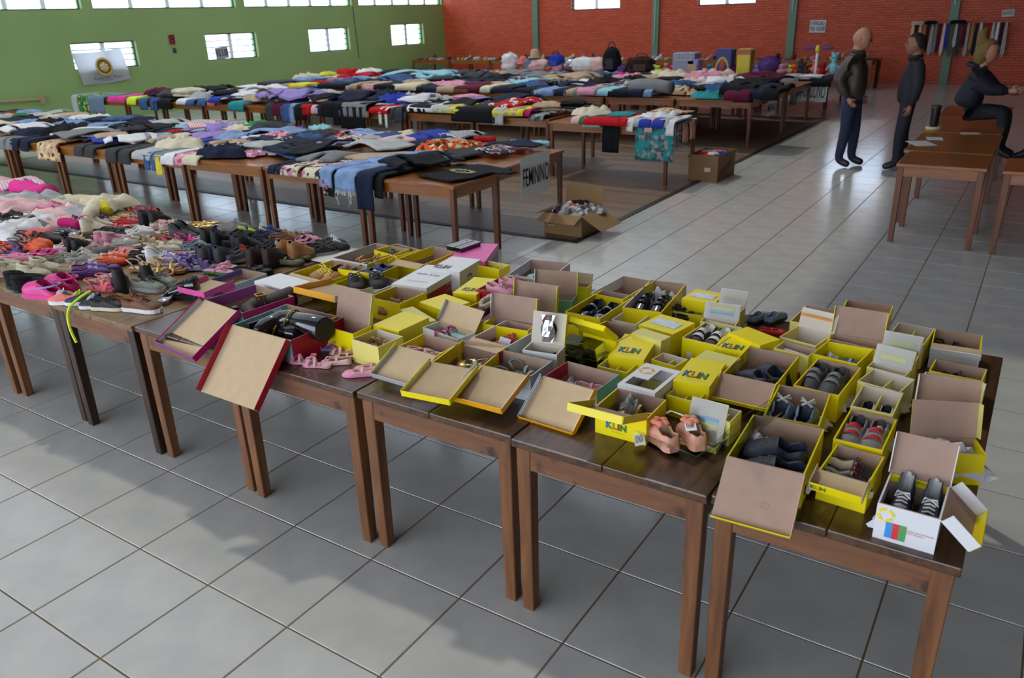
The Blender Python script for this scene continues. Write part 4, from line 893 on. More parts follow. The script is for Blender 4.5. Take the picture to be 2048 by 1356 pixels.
shoebox(('F', k1(1600, 652), k1(1945, 705), .1), 'yellow box with tan lid upright, behind the red shoes', lids=[('b', (-1.4, .11), dict(inn='card', out='white', lips=('white', 'yellow', None), lp=.02, ret=False))])
shoebox(('N', k1(1640, 540), k1(1760, 580), k1(1690, 500)), 'little yellow box corner behind the plum booties', h=.08)
shoebox(('N', k2(320, 620), k2(600, 650), k2(440, 545)), 'open yellow divided box behind the furry slippers', inner='card', divider='yellow', h=.09)
shoebox(('N', k2(830, 600), k2(1030, 640), k2(890, 505)), 'tan-lined white box behind the cloud-label box', cols='white', inner='tan', h=.08)
# left: boot boxes and pink lid
b = shoebox(('N', k6(612, 640), k6(1060, 762), k6(1037, 480)), 'big red and teal box of tall black boots, lid hanging over the edge', h=.11, cols=dict(f='lblue', l='teal', r='red', b='red'), lids=[('f', k6(595, 1215), dict(inn='tan', out='red', lips=('red', 'red', None), lp=.03, ret=False))], text=[('right', 'Pampili', .72, .5, .045, '#d0506a', 0)])
BB1 = b
b = shoebox(('N', k6(385, 452), k6(690, 560), k6(785, 322)), 'big magenta box of a dark brown boot, lid hanging over the edge', h=.11, cols=dict(f='teal', l='violet', r='magenta', b='card'), lids=[('f', k6(205, 852), dict(inn='tan', out='magenta', lips=('magenta', 'magenta', 'violet'), lp=.03, retc='grey'))], shrink=.012)
BB2 = b
b = shoebox(('N', k6(782, 312), k6(1015, 380), k6(850, 216)), 'plain white closed box leaning beside the brown boot', cols='white', closed=True, text=[('right', 'CM', .5, .5, .03, '#2a3a90', .01)], h=.1)
b = shoebox(('N', k6(1055, 248), k6(1330, 318), k6(1242, 118)), 'yellow box of brown lace-up shoes beside tan boots', lids=[('f', (.35, .05), dict(inn='tan', out='yellow', lips=(None, None, None)))])
shoes_in(b, 'sneaker', .18, ('tan', 'brown', 'brown', 'yellow'), 'brown lace-up shoe with yellow laces', 'in the yellow box', -H-.3, .5, .5, gap=.12, z=.02, lie=.3)
b = shoebox(('N', k6(1370, 330), k6(1680, 400), k6(1480, 215)), 'orange-lidded box of black canvas sneakers, lid flat ahead', cols=dict(f='yellow', l='yellow', r='white', b='white'), h=.09, lids=[('f', k6(1235, 430), dict(inn='tan', out='orange', lips=('orange', 'white', 'orange'), lp=.03, ret=False))])
shoes_in(b, 'sneaker', .19, ('black', 'white', 'white', 'dark grey'), 'black canvas sneaker with white heel tab', 'in the orange-lidded box', -.7, .45, .5, gap=.11, z=.045)
b = shoebox(('N', k6(1480, 225), k6(1715, 262), k6(1580, 150)), 'grey and yellow box with blue shoes behind the canvas sneakers', cols=dict(f='yellow', l='grey', r='yellow', b='grey'), h=.1, lids=[('f', (.05, .07), dict(inn='tan', out='yellow', lips=('white', None, 'yellow'), lp=.03))])
shoes_in(b, 'velcro', .14, ('blue', 'navy', 'black', 'navy'), 'royal blue shoe', 'behind the canvas sneakers', PI, .6, .5, gap=.09, z=.05)
b = shoebox(('N', k6(440, 300), k6(640, 340), k6(690, 214)), 'pink-lidded box of black patent boots, lid tray lying forward', h=.06, cols=dict(f='pink', l='purple', r='lblue', b='card'), lids=[('f', (.05, .2), dict(inn='tan', out='pink', lips=('pink', 'pink', 'pink'), lp=.03, ret=False))])
# tall boots: foot and shaft in one skin
def tall_boot(label, c, loc, rz, roll, L=.18, SH=.27, buckle=True, finish='patent', shape='side'):
    t = thing('tall_boot', uniq(label), 'boot', loc, rz, 'tall boots in the boxes')
    b = MB(); pts = []; rr = []
    # lying on its side: foot along +x, shaft along +y
    b.tube([(L*.98, .0, .028), (L*.9, 0, .034), (L*.7, 0, .04), (L*.45, 0, .045), (L*.22, .01, .05), (L*.1, .045, .053), (L*.09, .09, .052), (L*.1, .14, .055), (L*.1, SH, .06), (L*.1, SH+.002, .06)], [.012, .024, .036, .038, .042, .045, .043, .047, .056, .050], 14)
    m_ = shoe_mat(c, finish); b.build('upper', m_, t, True)
    b = MB(); b.lathe([(.049, 0), (.049, .002)], 14); o = b.build('lining', shoe_mat('black'), t); o.location = (L*.1, SH+.004, .06); o.rotation_euler = (-PI/2, 0, 0)
    b = MB(); b.box((L*.1, -.05, .012), (L*.98, -.036, .062)); b.box((-.01, -.062, .02), (L*.2, -.036, .075)); b.build('sole', shoe_mat('black', 'rubber'), t)
    b = MB(); pp = [(L*.1+.052*math.cos(q), .075+.01*math.sin(q*2), .052+.05*math.sin(q)) for q in np.linspace(0, 2*PI, 15)[:-1]]
    b.tube(pp, .0045, 6, close=True); b.build('chain' if not buckle else 'ankle_strap', mat('brass_chain', '#b89a4a', .25, metal=.9) if not buckle else m_, t)
    if buckle:
        b = MB(); b.tube([(L*.1-.02, .06, .107), (L*.1+.02, .06, .107), (L*.1+.02, .1, .107), (L*.1-.02, .1, .107)], .006, 6, close=True); b.build('buckle', mat('brass_chain', '#b89a4a', .25, metal=.9), t)
    return t
p = in_box(BB1, .36, .62, .06); tall_boot('black tall boot with brass chain lying across the red box', 'black', p, BB1.rotation_euler[2]-H-.1, 0, buckle=False, SH=.3)
p = in_box(BB1, .2, .45, .006); tall_boot('second black boot under the first in the red box', 'black', p, BB1.rotation_euler[2]-H+.1, 0, L=.17, SH=.2, buckle=False)
p = in_box(BB2, .55, .35, .02); tall_boot('dark brown tall boot with square brass buckle', 'dark brown', p, BB2.rotation_euler[2]-.25, 0, L=.14, SH=.24, finish='cloth')
# clear plastic trays
def clam(loc, rz, w, d, h, label, lidang, tint='#dfe3df'):
    t = thing('clear_tray', uniq(label), 'tray', loc, rz); m_ = clear_mat('tray_'+tint, tint, 0.12, 0.12); z0 = .002; s = .012
    O = [(-w/2+s, -d/2+s, z0), (w/2-s, -d/2+s, z0), (w/2-s, d/2-s, z0), (-w/2+s, d/2-s, z0), (-w/2, -d/2, h*.5), (w/2, -d/2, h*.5), (w/2, d/2, h*.5), (-w/2, d/2, h*.5), (-w/2-.008, -d/2-.008, h*.5), (w/2+.008, -d/2-.008, h*.5), (w/2+.008, d/2+.008, h*.5), (-w/2-.008, d/2+.008, h*.5)]
    F = [(0, 1, 2, 3)]+[(i, (i+1) % 4, 4+(i+1) % 4, 4+i) for i in range(4)]+[(4+i, 4+(i+1) % 4, 8+(i+1) % 4, 8+i) for i in range(4)]
    b = MB(); b.add(O, F); b.build('base', m_, t)
    c, sn = math.cos(lidang), math.sin(lidang); hx = w/2+.009      # the lid swings about the right edge
    def RB(p): x, z = hx-p[0], p[2]-h*.5; return (hx-(x*c-z*sn), p[1], h*.5+x*sn+z*c)
    b = MB(); b.add([RB((x, y, h-zz)) for x, y, zz in O], F); b.build('lid', m_, t)
    return t
p = at(*k2(620, 860), ZT+.03); t = clam((p[0], p[1], ZT), .05, .19, .13, .09, 'closed smoky clear plastic tray in front of the yellow boxes', 0.0, '#c4c8b4')
b = MB()
for k in range(12):
    b.ellipsoid((rng.uniform(-.07, .07), rng.uniform(-.045, .045), .015+.012*rng.random()), (.02, .014, .011), 7, 4)
o = b.build('olive_slippers', mat('olive_fluff', '#4a4e2c', .9, bump=.6)); o.location = (p[0], p[1], ZT+.004); tag(o, 'dark olive slippers squashed inside the smoky tray', 'slippers'); o['kind'] = 'stuff'
p = at(*k4(225, 350), ZT); CT = clam((p[0], p[1]-.0, ZT), -.25, .24, .19, .1, 'open clear plastic tray of peach shoes at the table edge', 2.2)
for k, (dx, dy, rz) in enumerate(((-.06, -.03, 2.5), (.02, .03, 2.3))):
    q = (p[0]+dx, p[1]+dy, ZT+.012); SH_ = shoe('velcro', .15, ('peach', 'peach', 'beige', 'coral'), uniq(['nearer', 'farther'][k]+' peach shoe with coral bow in the clear tray'), 'peach shoes', (q[0]-math.cos(rz)*.075, q[1]-math.sin(rz)*.075, q[2]), rz); SH_.scale = (1, 1.25, 1.4)
    bw = MB(); c_ = np.array([q[0]-.01, q[1]+.0, q[2]+.075])
    for a in np.linspace(0, 2*PI, 6)[:-1]: bw.ellipsoid((c_[0]+.018*math.cos(a), c_[1]+.018*math.sin(a), c_[2]), (.016, .012, .009), 7, 4)
    o = bw.build('bow', mat('coral_bow', '#e08a70', .7)); tag(o, uniq('coral fabric bow on the %s peach shoe' % ['nearer', 'farther'][k]), 'bow')
    tg = MB(); tg.box((-.018, -.028, 0), (.018, .028, .0015)); o = tg.build('barcode_tag', mat('tag_white', '#d8d8dc', .5)); o.location = (q[0]+(-.06 if k == 0 else .0), q[1]-.05+.03*k, ZT+.03+.05*k); o.rotation_euler = (.3, -.3+.2*k, .5); tag(o, uniq('white barcode tag hanging on the %s peach shoe' % ['nearer', 'farther'][k]), 'tag')
    q2 = MB()
    for z in range(6): q2.box((-.013+z*.0045, -.016, .0016), (-.013+z*.0045+.002, .016, .0019))
    q2.build('barcode', mat('logo_ink', '#1c2430', .5), o)
bx_ = lidded(('F', k4(238, 282), k4(440, 338), .05), 'pale box with a rainbow strip on its clear lid behind the tray', RB_[::-1], h=.02, ll=.13)
# ------------------------------------------------------------ loose shoes on the front row
kA, kB, kC, kD, kE = crop(0, 400, 8.475), crop(200, 420, 8.475), crop(420, 430, 6.827), crop(40, 540, 5.689), crop(0, 360, 8.533)
PILE = []
def P2(xy, z=0.0): p = at(xy[0], xy[1], ZT+z*.5); return (p[0], p[1], ZT+.002+z)
def one(style, L, cols, lab, xy, deg, z=0.0, finish='cloth', tilt=None, grp='loose shoes on the front tables', cat='shoe'):
    p = P2(xy, z); r = math.radians(deg); PILE.append((p[0], p[1]))
    return shoe(style, L, cols, uniq(lab), grp, (p[0]-math.cos(r)*L/2, p[1]-math.sin(r)*L/2, p[2]), r, finish=finish, tilt=tilt, cat=cat)
def two(style, L, cols, desc, xy, deg, where, z=0.0, gap=None, stag=0.0, finish='cloth', lie=0.0):
    p = P2(xy, z); PILE.append((p[0], p[1]))
    return pair(style, L, cols, desc, where, p, math.radians(deg), gap=gap, stag=stag, finish=finish, group='pairs of loose shoes on the front tables', lie=lie)
one('clog', .25, ('hot pink', 'hot pink', 'magenta', 'lilac'), 'hot pink clog with lilac heel strap at the table edge', kD(270, 310), 190, finish='rubber')
one('clog', .24, ('hot pink', 'hot pink', 'magenta', 'hot pink'), 'hot pink clog behind the one with the lilac strap', kD(490, 215), 185, finish='rubber')
one('sneaker', .2, ('coral', 'white', 'light grey', 'white'), 'coral sneaker with white laces between clog and neon laces', kD(540, 380), 205)
one('sneaker', .19, ('navy', 'white', 'grey', 'neon yellow'), 'navy sneaker with neon yellow laces over the table edge', kD(725, 385), 215)
m = MB(); p = at(*kD(690, 415), ZT); 
q = np.array([(p[0]+.03, p[1]+.06, ZT+.075), (p[0]+.02, p[1]+.01, ZT+.06), (p[0]+.004, .05, ZT+.018), (p[0], .036, ZT-.03), (p[0]+.002, .03, ZT-.09), (p[0]+.014, .032, ZT-.14), (p[0]+.03, .034, ZT-.175)])
tt = np.linspace(0, 6, 25); m.tube([[ip(x, range(7), q[:, k])*.6+.2*ip(max(0, x-.5), range(7), q[:, k])+.2*ip(min(6, x+.5), range(7), q[:, k]) for k in range(3)] for x in tt], .0075, 6)
tag(m.build('shoelace', mat('neon_lace', CC['neon yellow'], .7)), 'neon yellow shoelace dangling over the table edge', 'shoelace')
one('sneaker', .18, ('black', 'white', 'dark grey', 'white'), 'black and white sneaker left of its twin', kD(880, 425), 215)
one('sneaker', .19, ('black', 'cream', 'dark grey', 'black'), 'black sneaker with white heel beside the brown ones', kD(1020, 450), 25)
one('sneaker', .22, ('brown', 'white', 'tan', 'brown'), 'brown sneaker with thick white sole at the table edge', kD(1400, 470), 18)
one('sneaker', .22, ('brown', 'white', 'tan', 'brown'), 'brown sneaker behind the edge one, heel showing', kD(1290, 420), 22)
one('ballet', .2, ('silver', 'silver', 'grey', 'silver'), 'silver flat shoe right of the brown sneakers', kD(1700, 340), -60, finish='patent')
one('boot', .2, ('black', 'black', 'black', 'black'), 'shiny black shoe beside the silver flat', kD(1870, 320), 200, finish='patent')
two('sneaker', .21, ('grey green', 'light grey', 'light grey', 'grey'), 'grey-green sneaker', kD(1540, 205), 15, 'beside the black boots', gap=.1)
two('boot', .24, ('black', 'black', 'black', 'black'), 'tall black lace boot', kD(1310, 190), 150, 'behind the brown sneakers', gap=.14)
two('sandal', .19, ('coral', 'coral', 'hot pink'), 'neon pink sandal', kD(1010, 205), 20, 'behind the black and white sneakers', gap=.09)
two('flipflop', .19, ('pale pink', 'pale pink', 'beige', 'white'), 'pale pink flip-flop', kD(1000, 120), 15, 'left of the black boots', gap=.08)
two('velcro', .2, ('purple', 'purple', 'wine', 'lilac'), 'purple sandal-shoe', kD(820, 50), 60, 'behind the pink clogs', gap=.11)
two('bootie', .2, ('cream', 'pale pink', 'cream', 'cream'), 'cream furry bootie', kA(150, 1230), 75, 'at the table edge', gap=.13, finish='fur')
two('bootie', .2, ('black', 'black', 'black', 'black'), 'black furry bootie', kD(120, 190), 80, 'left of the clogs', gap=.12, finish='fur')
two('bootie', .19, ('cream', 'light grey', 'cream', 'cream'), 'cream fleece slipper', kA(720, 1270), 30, 'behind the black furry booties', gap=.12, finish='fur')
LP = [  # style, L, colours, words, pixel, heading, standing by
    ('velcro', .17, ('pink', 'pale pink', 'pink', 'hot pink'), 'pink shoe', kA(330, 1060), 60, 'behind the cream booties'), ('clog', .17, ('hot pink', 'pink', 'magenta', 'pink'), 'rosy clog', kA(850, 1010), 100, 'near the orange shoe'),
    ('ballet', .18, ('coral', 'pink', 'coral', 'coral'), 'coral flat', kA(700, 1130), 20, 'above the fleece slippers'), ('sneaker', .2, ('grey green', 'light grey', 'beige', 'light grey'), 'grey-green trainer', kA(1150, 1080), 80, 'between pink and purple shoes'),
    ('sneaker', .2, ('light grey', 'cream', 'grey', 'cream'), 'pale grey trainer', kA(1420, 1050), 80, 'beside the grey-green trainers'), ('clog', .18, ('orange', 'orange', 'dark grey', 'orange'), 'bright orange clog', kA(660, 850), 20, 'among dark shoes'),
    ('ballet', .18, ('orange', 'orange', 'orange', 'orange'), 'orange flat', kA(60, 860), 10, 'at the far left of the pile'), ('sandal', .18, ('purple', 'navy', 'purple'), 'purple sandal', kA(320, 890), 45, 'left of the orange clogs'),
    ('velcro', .17, ('white', 'coral', 'pale pink', 'coral'), 'white and coral baby shoe', kA(1200, 860), 100, 'right of the orange clogs'), ('boot', .18, ('black', 'black', 'black', 'black'), 'black ankle boot', kA(1430, 880), 95, 'beside white and coral shoes'),
    ('sneaker', .18, ('grey', 'dark grey', 'pale pink', 'pale pink'), 'grey sneaker with pink lining', kA(1700, 920), 95, 'in the middle of the pile'), ('velcro', .17, ('pink', 'pale pink', 'pale pink', 'pink'), 'pink fluffy shoe', kA(1860, 700), 100, 'behind the grey sneakers with pink lining'),
    ('ballet', .19, ('black', 'black', 'dark grey', 'black'), 'black flat', kA(1690, 660), 70, 'left of the pink fluffy shoes'), ('boot', .19, ('cream', 'tan', 'beige', 'cream'), 'cream boot', kA(1680, 540), 60, 'beside the pale yellow cloth'),
    ('velcro', .18, ('black', 'black', 'black', 'dark grey'), 'black strap shoe', kA(1900, 590), 80, 'in front of the cream boots'), ('ballet', .2, ('beige', 'beige', 'beige', 'beige'), 'beige flat', kA(1390, 720), 30, 'behind the black ankle boots'),
    ('ballet', .2, ('dark brown', 'dark grey', 'grey', 'black'), 'dark brown flat', kA(940, 620), 160, 'near the white garments'), ('ballet', .2, ('silver', 'grey', 'grey', 'silver'), 'silver flat', kA(1190, 590), 30, 'near the magenta roll'),
    ('velcro', .19, ('white', 'white', 'cream', 'white'), 'white shoe', kB(700, 440), 90, 'in the middle of the cream shoes'), ('velcro', .17, ('pale pink', 'cream', 'beige', 'pale pink'), 'pale pink shoe', kB(1120, 310), 95, 'along the back edge'),
    ('ballet', .18, ('pale pink', 'pink', 'beige', 'pink'), 'dusty pink flat', kB(1430, 320), 95, 'along the back edge'), ('ballet', .19, ('gold', 'gold', 'tan', 'gold'), 'gold flat', kB(1760, 310), 60, 'along the back edge'),
    ('boot', .2, ('black', 'black', 'black', 'black'), 'black ankle boot', kB(950, 250), 110, 'standing at the back edge'), ('sandal', .2, ('red', 'red', 'wine'), 'dark red sandal', kB(800, 110), 30, 'at the back edge by the yellow cloth'),
    ('ballet', .2, ('gold', 'gold', 'cream', 'gold'), 'pale gold flat', kB(450, 195), 20, 'left of the red sandals'), ('ballet', .18, ('coral', 'red', 'red', 'coral'), 'red-lined coral flat', kB(330, 310), 30, 'in front of the pale gold flats'),
    ('velcro', .19, ('red', 'white', 'red', 'grey'), 'small red shoe', kB(560, 260), 60, 'beside the coral flats'), ('ballet', .2, ('black', 'black', 'dark grey', 'black'), 'plain black flat', kB(430, 420), 30, 'in front of the coral flats'),
    ('boot', .19, ('dark grey', 'black', 'black', 'dark grey'), 'dark grey boot', kB(1500, 490), 40, 'in front of the dusty pink flats'), ('ballet', .18, ('tan', 'brown', 'tan', 'tan'), 'caramel flat', kB(1150, 480), 90, 'right of the white shoes'),
    ('bootie', .17, ('pink', 'pink', 'pale pink', 'pale pink'), 'pink furry bootie', kB(210, 540), 95, 'left of the white shoes'), ('velcro', .19, ('light grey', 'white', 'cream', 'white'), 'off-white shoe', kB(480, 620), 80, 'below the white shoes'),
    ('sandal', .19, ('beige', 'beige', 'cream'), 'cream sandal', kB(760, 600), 70, 'below the white shoes'), ('sneaker', .19, ('cream', 'cream', 'beige', 'beige'), 'cream sneaker', kB(1200, 690), 40, 'in the middle of the cream shoes'),
    ('sandal', .19, ('hot pink', 'coral', 'hot pink'), 'hot pink sandal', kB(1430, 610), 20, 'right of the cream sneakers'), ('flipflop', .2, ('coral', 'coral', 'pale pink', 'coral'), 'coral flip-flop', kB(1790, 500), 50, 'left of the dark boots'),
    ('sneaker', .2, ('grey blue', 'grey', 'grey', 'light grey'), 'grey-blue sneaker', kB(1690, 690), 80, 'below the coral flip-flops'), ('ballet', .19, ('light grey', 'red', 'red', 'grey'), 'grey shoe with red lining', kB(1560, 800), 60, 'above the lilac sandals'),
    ('velcro', .18, ('black', 'black', 'navy', 'white'), 'black and white baby shoe', kB(780, 830), 70, 'left of the white high shoes'), ('velcro', .17, ('pale pink', 'yellow', 'coral', 'coral'), 'pink shoe with yellow edge', kB(440, 800), 95, 'left of the black and white baby shoes'),
    ('boot', .18, ('white', 'white', 'cream', 'light grey'), 'white high shoe', kB(1080, 900), 50, 'above the ochre sandals'), ('sandal', .2, ('lilac', 'purple', 'lilac'), 'lilac sandal', kB(1400, 950), 30, 'above the pink lid'),
    ('sandal', .2, ('purple', 'lilac', 'grey'), 'violet sandal', kB(1680, 980), 35, 'above the pink lid'), ('sandal', .2, ('gold', 'tan', 'tan'), 'ochre sandal', kB(1120, 1090), 10, 'left of the pink lid'),
    ('velcro', .18, ('orange', 'red', 'orange', 'coral'), 'red-orange shoe', kB(270, 910), 60, 'above the purple sandal-shoes'), ('ballet', .19, ('purple', 'wine', 'purple', 'purple'), 'deep purple flat', kB(120, 980), 40, 'beside the red-orange shoes'),
    ('sandal', .19, ('beige', 'tan', 'cream'), 'beige sandal', kB(820, 1010), 20, 'left of the ochre sandals'), ('ballet', .18, ('cream', 'cream', 'cream', 'cream'), 'cream baby flat', kB(100, 860), 60, 'near the red-orange shoes'),
    ('boot', .21, ('black', 'black', 'black', 'black'), 'black work boot', kC(130, 420), 100, 'in the dark cluster'), ('boot', .19, ('navy', 'yellow', 'black', 'navy'), 'navy boot with yellow sole', kC(40, 620), 110, 'in the dark cluster'),
    ('boot', .2, ('dark grey', 'black', 'black', 'black'), 'charcoal boot', kC(170, 650), 100, 'in front of the black work boots'), ('sneaker', .21, ('black', 'black', 'black', 'neon yellow'), 'black trainer with neon trim', kC(480, 340), 80, 'at the back of the dark cluster'),
    ('boot', .21, ('black', 'dark grey', 'black', 'dark grey'), 'black hiking boot', kC(560, 500), 80, 'in the dark cluster'), ('sneaker', .21, ('black', 'black', 'dark grey', 'black'), 'all-black trainer', kC(760, 480), 70, 'left of the turquoise laces'),
    ('boot', .21, ('tan', 'brown', 'dark brown', 'tan'), 'tan leather boot', kC(1200, 590), 85, 'behind the yellow box of brown shoes'), ('sneaker', .2, ('black', 'black', 'black', 'turquoise'), 'black trainer with turquoise laces', kC(960, 560), 80, 'left of the tan boots'),
    ('boot', .21, ('dark brown', 'black', 'black', 'dark brown'), 'dark brown ankle boot', kC(820, 680), 95, 'above the plain white box'), ('sneaker', .2, ('navy', 'black', 'navy', 'blue'), 'navy trainer', kC(810, 320), 50, 'near the white sheet'),
    ('sneaker', .2, ('brown', 'dark brown', 'brown', 'tan'), 'brown trainer', kC(1050, 380), 60, 'right of the navy trainers'), ('ballet', .2, ('brown', 'brown', 'cream', 'dark brown'), 'brown loafer', kC(1190, 330), 50, 'at the back near the white sheet'),
    ('velcro', .18, ('pink', 'black', 'dark grey', 'pink'), 'pink and black trainer', kC(1370, 410), 80, 'behind the tan boots'), ('sneaker', .2, ('black', 'grey', 'black', 'dark grey'), 'black sneaker', kC(1540, 520), 60, 'right of the tan boots'),
    ('sneaker', .2, ('dark grey', 'black', 'olive', 'white'), 'dark olive sneaker', kC(1680, 470), 60, 'beside the grey-edged box'), ('sneaker', .2, ('grey', 'light grey', 'beige', 'grey'), 'grey sneaker', kC(330, 235), 60, 'at the back of the dark cluster'),
    ('ballet', .2, ('black', 'black', 'black', 'white'), 'black flat with white bow', kC(190, 215), 120, 'at the back edge'), ('sneaker', .2, ('dark grey', 'grey', 'dark grey', 'red'), 'charcoal trainer with red laces', kC(440, 610), 70, 'in the dark cluster'),
    ('flipflop', .2, ('pink', 'green', 'pink', 'pink'), 'pink flip-flop', kC(150, 770), 20, 'behind the violet box edge'), ('ballet', .2, ('olive', 'dark grey', 'olive', 'olive'), 'olive flat', kC(1120, 650), 30, 'in front of the tan boots'),
    ('ballet', .19, ('black', 'black', 'black', 'black'), 'glossy black flat', kC(600, 800), 60, 'above the violet box edge'), ('sneaker', .2, ('navy', 'black', 'black', 'grey'), 'dark navy sneaker', kC(300, 420), 60, 'beside the black work boots'),
    ('sneaker', .2, ('black', 'grey', 'grey', 'white'), 'black sneaker with white laces', kC(690, 300), 60, 'in front of the white sheet'), ('ballet', .18, ('cream', 'beige', 'cream', 'cream'), 'cream flat', kA(1780, 1030), 60, 'below the grey sneakers with pink lining'),
    ('ballet', .18, ('beige', 'beige', 'beige', 'beige'), 'sand flat', kA(1290, 1190), 40, 'above the purple sandal-shoes'), ('sandal', .18, ('grey', 'black', 'grey'), 'grey sandal', kA(430, 820), 45, 'among dark shoes'),
    ('velcro', .18, ('black', 'black', 'dark grey', 'black'), 'matt black shoe', kA(860, 730), 60, 'behind the orange clogs'), ('sandal', .19, ('dark brown', 'black', 'brown'), 'dark brown sandal', kA(560, 700), 30, 'near the white garments')]
for st, L, co, desc, xy, dg, wh in LP:
    two(st, L, co, desc, xy, dg+rng.uniform(-8, 8), wh, gap=L*.46, stag=rng.uniform(-.02, .02), z=rng.uniform(0, .012))
# loose pink sandals beside the boot box
for k, (st, L, co, lab, xy, dg) in enumerate([
        ('sandal', .13, ('pink', 'pink', 'cream'), 'pink strap sandal nearest the boot box', k6(1150, 930), 195), ('sandal', .13, ('pink', 'pink', 'cream'), 'pink strap sandal in front of its twin', k6(1260, 955), 200),
        ('ballet', .13, ('pale pink', 'pale pink', 'tan', 'pale pink'), 'pale pink jelly shoe between sandals and clogs', k6(1400, 935), 215), ('ballet', .13, ('pale pink', 'pale pink', 'tan', 'pale pink'), 'pale pink jelly shoe behind the other jelly shoe', k6(1480, 900), 215),
        ('ballet', .15, ('pink', 'pink', 'pale pink', 'pale pink'), 'glossy pink bow shoe at the table edge', k6(1590, 1020), 215), ('ballet', .14, ('pink', 'pink', 'pale pink', 'pink'), 'glossy pink bow shoe behind the edge one', k6(1660, 985), 215),
        ('flipflop', .13, ('hot pink', 'hot pink', 'pink', 'hot pink'), 'hot pink flip-flop under the red box text', k6(1420, 830), 200), ('sandal', .13, ('pink', 'magenta', 'pale pink'), 'rose sandal leaning by the small yellow box', k6(1490, 800), 200),
        ('sandal', .13, ('lilac', 'lilac', 'turquoise'), 'lilac jelly sandal by the red box wall', k6(1300, 830), 205), ('sandal', .12, ('pale pink', 'beige', 'pale pink'), 'beige pink sandal behind the jelly shoes', k6(1450, 870), 200)]):
    one(st, L, co, lab, xy, dg, grp='small pink shoes beside the boot box', finish='rubber')
one('velcro', .15, ('grey blue', 'navy', 'grey blue', 'light grey'), 'blue-grey baby shoe wrapped in plastic, left one, back edge', k3(210, 290), 70, grp='loose shoes on the front tables')
one('velcro', .15, ('grey blue', 'navy', 'grey blue', 'light grey'), 'blue-grey baby shoe wrapped in plastic, right one, back edge', k3(320, 290), 75, grp='loose shoes on the front tables')
one('ballet', .12, ('red', 'red', 'red', 'red'), 'red flat shoe behind the bright yellow closed box', k3(300, 380), 20, grp='loose shoes on the front tables')
# white sheet under the dark shoes along the back edge
b = MB(); xs = np.linspace(-3.0, -.95, 14); P = []
for i, x in enumerate(xs):
    for j, y in enumerate(np.linspace(1.28, 1.66, 5)): P.append((x, y+.012*math.sin(5*x), ZT+.003+.004*abs(math.sin(7*x+3*j))-(.02 if j == 4 else 0)))
b.add(P, [(i*5+j, (i+1)*5+j, (i+1)*5+j+1, i*5+j+1) for i in range(13) for j in range(4)])
tag(b.build('paper_sheet', mat('sheet_white', '#cfcdc4', .7)), 'white paper sheet under the dark shoes along the back edge', 'sheet')
# ------------------------------------------------------------ garments
FAB = {}
def fab(c, pat=None):
    k = (c, pat)
    if k in FAB: return FAB[k]
    nm = 'fabric_%s_%s' % (c, pat or 'plain')
    if pat == 'floral': m = mat(nm, CC[c], .85, .2, pattern='floral', vscale=22, col2=FLO.get(c, ['#d8d2c4', '#b04a5a']))
    elif pat == 'stripe': m = mat(nm, CC[c], .85, .2, pattern='stripe', vscale=10, col2=['#d2d2d0'])
    elif c in ('denim', 'light blue') : m = mat(nm, CC[c], .9, .15, var=.28, vscale=7, bump=.3, bscale=200)
    else: m = mat(nm, CC[c], .88, .18, var=.12, vscale=6, bump=.3, bscale=90)
    FAB[k] = m; return m
FLO = {'cream': ['#3a2c38', '#b88494'], 'navy': ['#b8b0a8', '#7a4a5a'], 'red': ['#d8cfc8', '#a01018'], 'orange': ['#d2c39a', '#3c3420'], 'pink': ['#d8ccc8', '#b8506a'], 'black': ['#8a8478', '#3c3a38'], 'beige': ['#7a3420', '#d0c090'], 'yellow': ['#8a8260', '#c8bc50'], 'grey': ['#c8c4bc', '#44424a'], 'green': ['#c8b860', '#2e5030'], 'teal': ['#9a8f88', '#4a5a60']}
def outline(kind, u, v):   # u across -1..1, v 0 (back / collar) .. 1 (hem)
    if kind == 'tee': return (abs(u) < .62 and not (v < .05 and abs(u) < .18)) or (v < .34-.12*(abs(u)-.62)/.38 and v > .02+.10*(abs(u)-.2))
    if kind == 'sweater': return (abs(u) < .55 and not (v < .05 and abs(u) < .18)) or (abs(u) >= .55 and v > .05+.25*(abs(u)-.55) and v < .3+1.0*(abs(u)-.55)) or (abs(u) > .74 and v < .95)
    if kind == 'trousers': return v < .34 or abs(u) > .10
    if kind == 'shorts': return v < .5 or abs(u) > .12
    if kind == 'skirt': return abs(u) < .55+.45*v
    if kind == 'dress': return abs(u) < (.5 if v < .35 else .5+.5*(v-.35)/.65)
    return True
